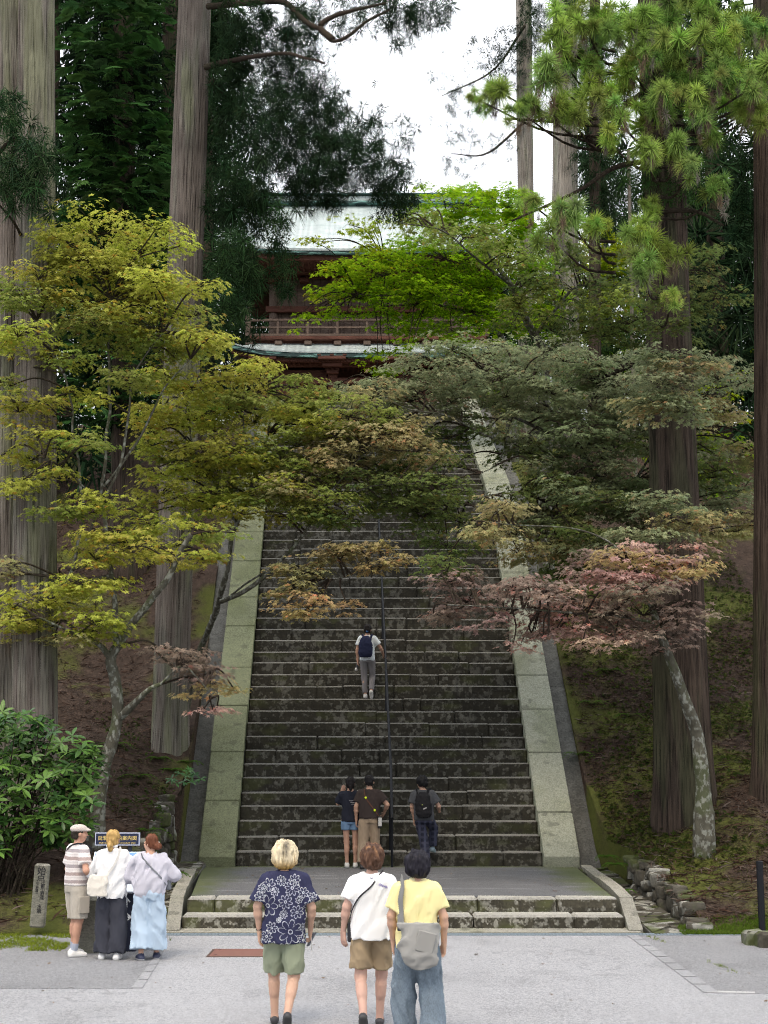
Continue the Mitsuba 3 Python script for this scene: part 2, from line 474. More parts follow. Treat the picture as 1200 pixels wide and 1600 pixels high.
put('road_apron', bx(-3.5, 3.75, ROAD_END + 0.21, 22.75, -0.2, 0.02), 'kerb_stone_mat', kind='structure')
put('paint_line', flat(gp((1105, 1549), (1180, 1551), (1180, 1553), (1105, 1551.5)), 0.010, 0.008), 'plain_mat', color=(0.34, 0.34, 0.34), kind='structure')

# drain channel along the road
dk = thing('drain_channel', 'long narrow blue grey drain channel across the foot of the steps', 'drain channel')
put('frame', join([bx(-3.45, 5.6, ROAD_END - 0.002, ROAD_END + 0.028, -0.1, 0.014, 0.004), bx(-3.45, 5.6, ROAD_END + 0.17, ROAD_END + 0.20, -0.1, 0.014, 0.004)]), 'plain_mat', dk, color=(0.15, 0.185, 0.21))
for k in range(18):
    x = -3.45 + k * 9.05 / 18
    put('grate', join([bx(x + 0.01 + j * 0.0503, x + 0.04 + j * 0.0503, ROAD_END + 0.03, ROAD_END + 0.168, -0.05, 0.010) for j in range(10)]), 'plain_mat', dk, color=(0.12, 0.15, 0.175))
# rusty cover plate
g0, g1 = ground_at(326, 1495), ground_at(452, 1484)
cv = thing('drain_cover', 'flat rust brown rectangular metal cover set in the road', 'drain cover')
put('plate', bx(g0[0], g1[0], g0[1], g1[1], -0.05, 0.012, 0.004), 'plain_mat', cv, color=(0.17, 0.085, 0.07))
put('frame', join([bx(g0[0] - 0.03, g0[0] - 0.004, g0[1] - 0.03, g1[1] + 0.03, -0.05, 0.008), bx(g1[0] + 0.004, g1[0] + 0.03, g0[1] - 0.03, g1[1] + 0.03, -0.05, 0.008),
                   bx(g0[0], g1[0], g0[1] - 0.03, g0[1] - 0.004, -0.05, 0.008), bx(g0[0], g1[0], g1[1] + 0.004, g1[1] + 0.03, -0.05, 0.008)]), 'plain_mat', cv, color=(0.10, 0.07, 0.06))
put('rivets', join([bx(g0[0] + 0.06 + i * (g1[0] - g0[0] - 0.16), g0[0] + 0.1 + i * (g1[0] - g0[0] - 0.16), g0[1] + 0.08 + j * (g1[1] - g0[1] - 0.2), g0[1] + 0.12 + j * (g1[1] - g0[1] - 0.2), 0, 0.018, 0.004)
                    for i in (0, 1) for j in (0, 1)]), 'plain_mat', cv, color=(0.12, 0.06, 0.05))

# ---------------------------------------------------------------- landing with its two kerb steps
lp = thing('landing', 'dark worn asphalt landing between two kerb steps and the stairs', 'landing')
labels[lp] = {'kind': 'structure'}
P = [(-3.24, 23.3), (3.24, 23.3), (3.62, Y0 + 0.05), (-3.62, Y0 + 0.05)]
put('asphalt', skew(flat(P, ZL - 0.004, 0.4)), 'asphalt_landing_mat', lp)
x = -3.27
for w in (0.42, 2.1, 1.9, 1.2, 0.92):
    put('kerb_stone', skew(bx(x + 0.006, x + w - 0.006, 23.02, 23.38, 0.12, ZL + 0.008, 0.03, 0.012)), 'front_step_mat', lp, smooth=30)
    x += w
x = -3.3
for w in (2.75, 1.6, 1.5, 0.75):
    put('kerb_stone', skew(bx(x + 0.006, x + w - 0.006, 22.62, 23.06, -0.1, 0.215, 0.035, 0.014)), 'front_step_mat', lp, smooth=30)
    x += w
for s in (-1, 1):
    for (ya, yb, za, zb) in ((22.3, 23.35, 0.04, 0.40), (23.37, 24.6, 0.40, 0.45), (24.62, 26.3, 0.45, 0.46), (26.32, 27.8, 0.45, 0.45), (27.82, 29.2, 0.45, 0.46)):
        v, f = bx(0, 0.21, 0, 1, 0, 1, 0.02, 0.008)
        yy = ya + v[:, 1] * (yb - ya)
        zz = np.where(v[:, 2] > 0.5, 0, -0.5) + (za + (zb - za) * v[:, 1]) + (v[:, 2] - np.round(v[:, 2])) * 0.2
        xx = s * (3.30 + (yy - 22.3) * 0.057 + v[:, 0])
        put('edging_stone', skew((np.stack([xx, yy, zz], 1), f if s > 0 else f[:, ::-1])), 'kerb_stone_mat', lp, smooth=30)


# sloping flagstone strips outside the edging
def flagstones(x0, x1, y0, y1, z0, z1, n, seed):
    from shapely import MultiPoint, Polygon, box, voronoi_polygons
    r = np.random.default_rng(seed)
    pts = r.random((n, 2)) * [x1 - x0, y1 - y0] + [x0, y0]
    key = thing('flagstone_path', kind='structure')
    zf = lambda y: z0 + (z1 - z0) * (y - y0) / (y1 - y0)
    for cell in voronoi_polygons(MultiPoint(pts), extend_to=box(x0, y0, x1, y1)).geoms:
        c = cell.intersection(box(x0, y0, x1, y1)).buffer(-0.018).simplify(0.02)
        if c.is_empty or c.geom_type != 'Polygon' or c.area < 0.01:
            continue
        m = trimesh.creation.extrude_polygon(c, 0.12, engine='earcut')
        v = np.array(m.vertices)
        t = r.normal(0, 0.05, 2)
        ctr = np.array(c.centroid.coords[0])
        v[:, 2] += zf(v[:, 1]) - 0.12 + r.normal(0, 0.008) + (v[:, :2] - ctr) @ t
        put('flagstone', skew((v, np.array(m.faces))), 'rubble_stone_mat', key)
    v, f = flat([(x0, y0), (x1, y0), (x1, y1), (x0, y1)], 0, 0.4)
    v[:, 2] += zf(v[:, 1]) - 0.03
    put('mortar_bed', skew((v, f)), 'gutter_stone_mat', key)


flagstones(-4.3, -3.55, 22.05, 29.2, 0.02, 0.52, 60, 3)
flagstones(3.6, 4.2, 22.05, 29.0, 0.02, 0.42, 44, 4)


# rubble retaining walls on both sides of the landing
def rubble_wall(pts, label, seed):
    """pts: (x, y, z foot, z top) along the wall; each stone is a part."""
    r = np.random.default_rng(seed)
    key = thing('rubble_wall', label, 'stone wall')
    pts = np.array(pts, float)
    d = np.concatenate([[0], np.cumsum(np.linalg.norm(np.diff(pts[:, :2], axis=0), axis=1))])
    at_s = lambda s: [np.interp(s, d, pts[:, k]) for k in range(4)]
    s = 0
    while s < d[-1] - 0.1:
        w = r.uniform(0.22, 0.5)
        x, y, za, zb = at_s(s + w / 2)
        z = za - 0.1
        while z < zb - 0.08:
            h = min(r.uniform(0.16, 0.34), zb + 0.06 - z)
            m = trimesh.creation.icosphere(subdivisions=1)
            v = np.array(m.vertices)
            v = np.sign(v) * np.abs(v) ** 0.42 * (0.82 + 0.4 * meshkit.noise(v * 1.9 + r.random(3) * 90)[:, None])
            v *= [r.uniform(0.14, 0.2), w / 2 * 1.02, h / 2 * 1.04]
            v = v @ trimesh.transformations.rotation_matrix(r.normal(0, 0.1), [0, 0, 1])[:3, :3]
            put('stone', skew((v + [x + r.normal(0, 0.03), y, z + h / 2], np.array(m.faces))), 'rubble_stone_mat', key, smooth=40)
            z += h
        s += w


rubble_wall([(4.3, 22.1, 0.0, 0.10), (4.40, 23.2, 0.0, 0.34), (4.34, 25.0, 0.1, 0.62), (4.28, 26.6, 0.25, 0.80)], 'low rubble stone wall with white lichen at the right of the landing', 11)
rubble_wall([(-4.5, 23.4, 0.1, 0.72), (-4.46, 25.2, 0.2, 0.92), (-4.36, 27.0, 0.35, 1.2), (-4.28, 28.8, 0.6, 1.75)], 'rubble stone wall with fern and moss at the left of the landing', 12)

# ---------------------------------------------------------------- stairs
st = thing('stone_staircase', 'steep dark mossy stone staircase climbing to the wooden gate', 'staircase')
W = 2.99
under = []
for k in range(N1 + N2):
    if k < N1:
        y, z, r_, t_ = Y0 + k * TREAD, ZL + k * RISE, RISE, TREAD
    else:
        j = k - N1
        y, z, r_, t_ = Y1 + j * TREAD2, Z1 + j * RISE2, RISE2, TREAD2
    q = [-W] + sorted(rng.uniform(-W + 0.5, W - 0.5, rng.integers(2, 5)).tolist()) + [W]
    q = [q[0]] + [b for a, b in zip(q, q[1:]) if b - a > 0.35 and W - b > 0.4] + [W]
    for a, b in zip(q, q[1:]):
        put('stone_block', skew(bx(a + 0.004, b - 0.004, y + rng.normal(0, 0.007), y + t_ + 0.16, z - 0.03, z + r_ + rng.normal(0, 0.009), 0.026, 0.013)), 'step_stone_mat', st, smooth=30)
    under.append(bx(-W - 0.1, W + 0.1, y + 0.1, y + t_ + 0.12, z - 1.2, z + r_ - 0.03))
put('foundation', skew(join(under)), 'gutter_stone_mat', st)

for s, lab in ((-1, 'left stone balustrade of big mossy sloping slabs, darkened for shade, beside the stairs'), (1, 'right pale stone balustrade of big sloping slabs beside the stairs')):
    bl = thing('stone_balustrade', lab, 'stone balustrade')
    for (ya, yb, n) in ((Y0 - 0.25, Y1, 9), (Y1 + 0.01, Y2, 8)):
        cuts = np.linspace(ya, yb, n + 1) + np.concatenate([[0], rng.uniform(-0.15, 0.15, n - 1), [0]])
        for i, (a, b) in enumerate(zip(cuts, cuts[1:])):
            v, f = bx(0, 0.69, 0, 1, 0, 1, 0.02, 0.004)
            yy = a + 0.012 + v[:, 1] * (b - a - 0.026)
            top = nose(yy) + 0.14
            if ya < Y0 and i == 0:
                v2 = v[:, 2]
                zz = np.where(v2 > 0.5, top, ZL - 0.15) - (v2 > 0.5) * (1 - v2) * 0.9
            else:
                zz = top - 0.5 * (1 - v[:, 2])
            xx = s * (W + 0.004 + v[:, 0] + rng.normal(0, 0.004))
            put('slab', skew((np.stack([xx, yy, zz], 1), f if s > 0 else f[:, ::-1])), 'mossy_shaded_balustrade_mat' if s < 0 else 'balustrade_stone_mat', bl, smooth=30)
    ys = np.linspace(Y0 - 0.1, Y2, 60)
    A = np.stack([np.full(60, s * (W + 0.06)), ys, nose(ys) - 0.22], 1)
    B = np.stack([np.full(60, s * (W + 0.62)), ys, nose(ys) - 0.22], 1)
    lo = [0, 0, -1.6]
    put('side_wall', skew(grid_mesh(np.stack([A + lo, A, B, B + lo], 1) if s > 0 else np.stack([B + lo, B, A, A + lo], 1))), 'gutter_stone_mat', bl)
    gt = thing('gutter', kind='structure')
    cuts = np.linspace(Y0 - 0.3, Y2, 16)
    for a, b in zip(cuts, cuts[1:]):
        v, f = bx(0, 0.42, 0, 1, 0, 1, 0.015, 0.006)
        yy = a + 0.003 + v[:, 1] * (b - a - 0.006)
        zz = nose(yy) - 0.16 - 0.5 * (1 - v[:, 2])
        xx = s * (W + 0.70 + v[:, 0])
        put('slab', skew((np.stack([xx, yy, zz], 1), f if s > 0 else f[:, ::-1])), 'gutter_stone_mat', gt)

# handrail up the middle
hr = thing('handrail', 'slim black metal handrail running up the middle of the stairs', 'handrail')
top_ = at(588, 795, Y1 + 0.5)
ra = np.array([0.155, Y0 - 0.25, ZL + 1.02])
rb = np.array([0.14, Y0 + 0.75, float(nose(Y0 + 0.75)) + 0.88])
rc = np.array([-0.2, Y1, float(nose(Y1)) + 0.88])
rd = np.array([-0.5, Y2, float(nose(Y2)) + 0.88])
put('rail', tube(np.vstack([[ra + [0, -0.05, -0.10]], [ra], np.linspace(rb, rc, 12), np.linspace(rc, rd, 10)[1:]]), 0.028, 8), 'black_metal_mat', hr, smooth=True)
posts = [ra - [0, 0.0, 0], ra + [-0.035, 0.42, 0.22]] + [rb + (rc - rb) * u for u in (0.28, 0.52, 0.76, 0.98)] + [rc + (rd - rc) * u for u in (0.35, 0.7, 0.99)]
for q in posts:
    zb = ZL if q[1] < Y0 else float(nose(q[1])) - RISE - 0.02
    put('post', tube([[q[0], q[1], zb - 0.02], [q[0], q[1], q[2] + 0.01]], 0.021, 8), 'black_metal_mat', hr, smooth=40)

# ---------------------------------------------------------------- the gate at the top
GY = 58.0
GX = float(sx(GY))
ZB = 14.57
gate = thing('temple_gate', 'two storey dark red wooden temple gate with pale green copper roofs above the stairs', 'temple gate')


def gput(name, m, b, smooth=30, parent=None):
    v, f = m
    v = np.array(v, float)
    v[:, 0] += GX
    v[:, 1] += GY
    return put(name, (v, f), b, parent or gate, smooth=smooth)


E1 = at(362, 549, GY)[2]            # lower eave
BZ = at(405, 527, GY + 1.2)[2]      # balcony floor
E2 = at(410, 388, GY - 0.3)[2]      # upper eave
R2 = at(410, 308, GY + 4.2)[2]      # ridge
HB = 4.25                           # body half width
put('stone_terrace', (np.array(bx(GX - 6.2, GX + 6.2, GY - 3.2, GY + 9.5, ZB - 1.2, ZB + 0.02, 0.03)[0]), bx(0, 12, 0, 12, 0, 1, 0.03)[1]), 'kerb_stone_mat', gate)
for k in range(2):
    gput('terrace_step', bx(-3 + 0.0, 3, -3.9 + 0.35 * k, -3.2, ZB - 0.4, ZB - 0.2 + 0.18 * k, 0.02), 'kerb_stone_mat')
zc = ZB + 0.02
for yy in (1.0, 3.6, 6.2):
    for xx in np.linspace(-HB, HB, 4):
        if yy > 2 and abs(xx) < 2 and yy < 5:
            continue
        gput('pillar', tube([[xx, yy, zc], [xx, yy, E1 - 0.1]], 0.21, 14), 'gate_red_wood_mat', 40)
        gput('plinth', bx(xx - 0.32, xx + 0.32, yy - 0.32, yy + 0.32, zc, zc + 0.14, 0.03), 'kerb_stone_mat')
# boarded walls of the lower storey
for (xa, xb) in ((-HB + 0.22, -1.65), (1.65, HB - 0.22)):
    n = 7
    z0, z1 = zc + 0.15, E1 - 0.5
    for k in range(n):
        a, b = z0 + (z1 - z0) * k / n, z0 + (z1 - z0) * (k + 1) / n
        gput('wall_board', bx(xa, xb, 1.02 + 0.006 * (k % 2), 1.10, a + 0.012, b - 0.012, 0.01), 'gate_red_wood_mat')
gput('back_wall', bx(-HB, HB, 6.3, 6.4, zc, BZ - 0.5), 'gate_red_wood_mat')
gput('upper_wall_backing', bx(-4.0, 4.0, 2.47, 2.52, BZ, E2 + 0.2), 'gate_red_wood_mat')
for s in (-1, 1):
    gput('side_wall', bx(s * HB - 0.05, s * HB + 0.05, 1.2, 6.1, zc, E1), 'gate_red_wood_mat')
for z, h in ((zc + 1.0, 0.2), (E1 - 1.15, 0.26), (E1 - 0.42, 0.28)):
    gput('beam', bx(-HB - 0.35, HB + 0.35, 0.80, 1.0, z, z + h, 0.02), 'gate_red_wood_mat')
for xx in np.linspace(-HB, HB, 4):
    for k in range(3):
        gput('bracket', join([bx(xx - 0.25 - 0.16 * k, xx + 0.25 + 0.16 * k, 0.62 - 0.3 * k, 0.85 - 0.3 * k, E1 - 0.75 + 0.22 * k, E1 - 0.60 + 0.22 * k, 0.02)] +
                             [bx(xx + d - 0.08, xx + d + 0.08, 0.60 - 0.3 * k, 0.87 - 0.3 * k, E1 - 0.60 + 0.22 * k, E1 - 0.54 + 0.22 * k, 0.01) for d in (-0.2 - 0.16 * k, 0, 0.2 + 0.16 * k)]), 'gate_red_wood_mat')


def roof(hw, yf, ze, hwt, yt, zt, up, sag, thick, name, n=41, m=11, plates=True):
    """Front or rear slope: eave half width hw at (yf, ze), top half width hwt at (yt, zt)."""
    u = np.linspace(-1, 1, n)
    P = np.zeros((m, n, 3))
    for i, t in enumerate(np.linspace(0, 1, m)):
        w = hw + (hwt - hw) * t
        P[i, :, 0] = u * w
        P[i, :, 1] = yf + (yt - yf) * t - (1 - t) * 0.25 * np.abs(u) ** 4 * np.sign(yt - yf)
        P[i, :, 2] = ze + (zt - ze) * (t - sag * t * (1 - t)) + up * (1 - t) ** 2 * np.abs(u) ** 5
    if yt < yf:
        P = P[:, ::-1]
    return gput(name, slab_sheet(P, thick), 'copper_roof_mat', 35), P


HW1 = 5.5
lower_top = at(405, 533, GY + 1.6)[2]
_, Pf = roof(HW1, 0.0, E1, HB + 0.3, 1.6, lower_top, 0.32, 0.35, 0.06, 'lower_roof')
roof(HW1, 9.0, E1, HB + 0.3, 7.4, lower_top, 0.32, 0.35, 0.06, 'lower_roof')


def side_roof(s, hw, y0, y1, ze, hwt, y2, y3, zt, up, name):
    n, m = 31, 9
    u = np.linspace(-1, 1, n)
    P = np.zeros((m, n, 3))
    for i, t in enumerate(np.linspace(0, 1, m)):
        a, b = y0 + (y2 - y0) * t, y1 + (y3 - y1) * t
        P[i, :, 1] = (a + b) / 2 + u * (b - a) / 2
        P[i, :, 0] = s * (hw + (hwt - hw) * t)
        P[i, :, 2] = ze + (zt - ze) * (t - 0.35 * t * (1 - t)) + up * (1 - t) ** 2 * np.abs(u) ** 5
    if s < 0:
        P = P[:, ::-1]
    gput(name, slab_sheet(P, 0.06), 'copper_roof_mat', 35)


for s in (-1, 1):
    side_roof(s, HW1, -0.25, 9.25, E1, HB + 0.3, 1.6, 7.4, lower_top, 0.32, 'lower_roof')


def eave(P, drop, inset, name, b):
    top = P[0] + [0, inset, -0.065]
    w = drop
    q = [top, top + [0, 0.0, -w], top + [0, 0.22, -w], top + [0, 0.22, 0]]
    m = grid_mesh(np.stack(q + [q[0]], 1))
    gput(name, m, b, 30)


eave(Pf, 0.16, 0.03, 'eave_edge', 'copper_edge_mat')
eave(Pf + [0, 0.22, -0.15], 0.16, 0.03, 'eave_board', 'gate_red_wood_mat')
seams = []
for xx in np.arange(-5.2, 5.3, 0.22):
    seams.append(bx(xx - 0.03, xx + 0.03, 0.2, 1.9, E1 - 0.36, E1 - 0.28))
gput('rafters', join(seams), 'gate_red_wood_mat')
labels[gate + '__rafters'] = {'kind': 'stuff'}
gput('soffit', bx(-5.0, 5.0, 0.3, 1.9, E1 - 0.26, E1 - 0.22), 'gate_red_wood_mat')
# balcony
HBAL = 4.95
gput('balcony_beam', bx(-HBAL + 0.1, HBAL - 0.1, 1.25, 1.45, min(lower_top - 0.3, BZ - 0.55), BZ - 0.42, 0.02), 'gate_grey_wood_mat')
gput('balcony_joist_board', bx(-HBAL, HBAL, 1.35, 1.6, BZ - 0.42, BZ - 0.14), 'gate_red_wood_mat')
for xx in np.linspace(-HBAL + 0.05, HBAL - 0.05, 9):
    gput('joist_end', bx(xx - 0.15, xx + 0.15, 1.0, 1.4, BZ - 0.36, BZ - 0.2, 0.02), 'gate_grey_wood_mat')
gput('balcony_floor', bx(-HBAL, HBAL, 1.0, 8.0, BZ - 0.14, BZ, 0.02), 'gate_red_wood_mat')
rl = gput('railing', join([bx(-HBAL + 0.1, HBAL - 0.1, 1.08, 1.18, BZ + 0.02, BZ + 0.12, 0.01), bx(-HBAL + 0.1, HBAL - 0.1, 1.09, 1.17, BZ + 0.36, BZ + 0.44, 0.01),
                           bx(-HBAL + 0.1, HBAL - 0.1, 1.07, 1.19, BZ + 0.66, BZ + 0.76, 0.02)]), 'gate_grey_wood_mat')
for xx in np.linspace(-HBAL, HBAL, 9):
    end = abs(abs(xx) - HBAL) < 0.01
    if end:
        v = tube([[xx, 1.13, BZ], [xx, 1.13, BZ + 0.92], [xx, 1.13, BZ + 0.96], [xx, 1.13, BZ + 1.02], [xx, 1.13, BZ + 1.12], [xx, 1.13, BZ + 1.22], [xx, 1.13, BZ + 1.3]], [0.12, 0.12, 0.07, 0.07, 0.12, 0.1, 0.01], 12)
        gput('newel_post', v, 'gate_grey_wood_mat', 40, rl)
    else:
        gput('baluster', bx(xx - 0.05, xx + 0.05, 1.085, 1.175, BZ + 0.12, BZ + 0.66, 0.01), 'gate_grey_wood_mat', 30, rl)
# upper storey
HU = 4.0
for xx in np.linspace(-HU, HU, 4):
    gput('upper_pillar', tube([[xx, 2.3, BZ], [xx, 2.3, E2 + 0.2]], 0.18, 12), 'gate_grey_wood_mat', 40)
for k in range(24):
    a = -HU + 2 * HU * k / 24
    gput('upper_wall_plank', bx(a + 0.008, a + HU / 12 - 0.008, 2.36 + 0.008 * (k % 2), 2.42, BZ, E2 + 0.2, 0.006), 'gate_grey_wood_mat')
for z in (BZ + 1.35, E2 - 0.5):
    gput('upper_beam', bx(-HU - 0.3, HU + 0.3, 2.05, 2.2, z, z + 0.26, 0.02), 'gate_red_wood_mat')
for s in (-1, 1):
    gput('upper_side_wall', bx(s * HU - 0.04, s * HU + 0.04, 2.5, 6.6, BZ, E2 + 0.3), 'gate_red_wood_mat')
for xx in np.linspace(-HU, HU, 7):
    for k in range(3):
        gput('upper_bracket', bx(xx - 0.2 - 0.12 * k, xx + 0.2 + 0.12 * k, 1.7 - 0.42 * k, 2.1 - 0.42 * k, E2 - 0.75 + 0.26 * k, E2 - 0.58 + 0.26 * k, 0.02), 'gate_red_wood_mat')
HW2 = 6.0
_, Pu = roof(HW2, -0.3, E2, 5.35, 4.2, R2 - 0.35, 0.35, 0.30, 0.10, 'upper_roof', m=15)
roof(HW2, 8.7, E2, 5.35, 4.2, R2 - 0.35, 0.35, 0.30, 0.10, 'upper_roof', m=15)
eave(Pu, 0.14, 0.03, 'upper_eave_edge', 'copper_edge_mat')
eave(Pu + [0, 0.25, -0.14], 0.2, 0.03, 'upper_eave_board', 'gate_red_wood_mat')
gput('upper_soffit', bx(-5.4, 5.4, 0.15, 8.2, E2 - 0.36, E2 - 0.3), 'gate_red_wood_mat')
gput('upper_rafters', join([bx(a - 0.04, a + 0.04, 0.1, 2.2, E2 - 0.46, E2 - 0.37) for a in np.arange(-5.3, 5.4, 0.24)]), 'gate_red_wood_mat')
labels[gate + '__upper_rafters'] = {'kind': 'stuff'}
for z, w, h in ((R2 - 0.42, 0.34, 0.14), (R2 - 0.28, 0.24, 0.26), (R2 - 0.02, 0.36, 0.10)):
    gput('ridge_course', bx(-5.45, 5.45, 4.2 - w, 4.2 + w, z, z + h, 0.03), 'copper_edge_mat' if h < 0.2 else 'copper_roof_mat')
for s in (-1, 1):
    gput('ridge_end_tile', bx(s * 5.55 - 0.1, s * 5.55 + 0.1, 3.8, 4.6, R2 - 0.7, R2 + 0.25, 0.05), 'copper_edge_mat')

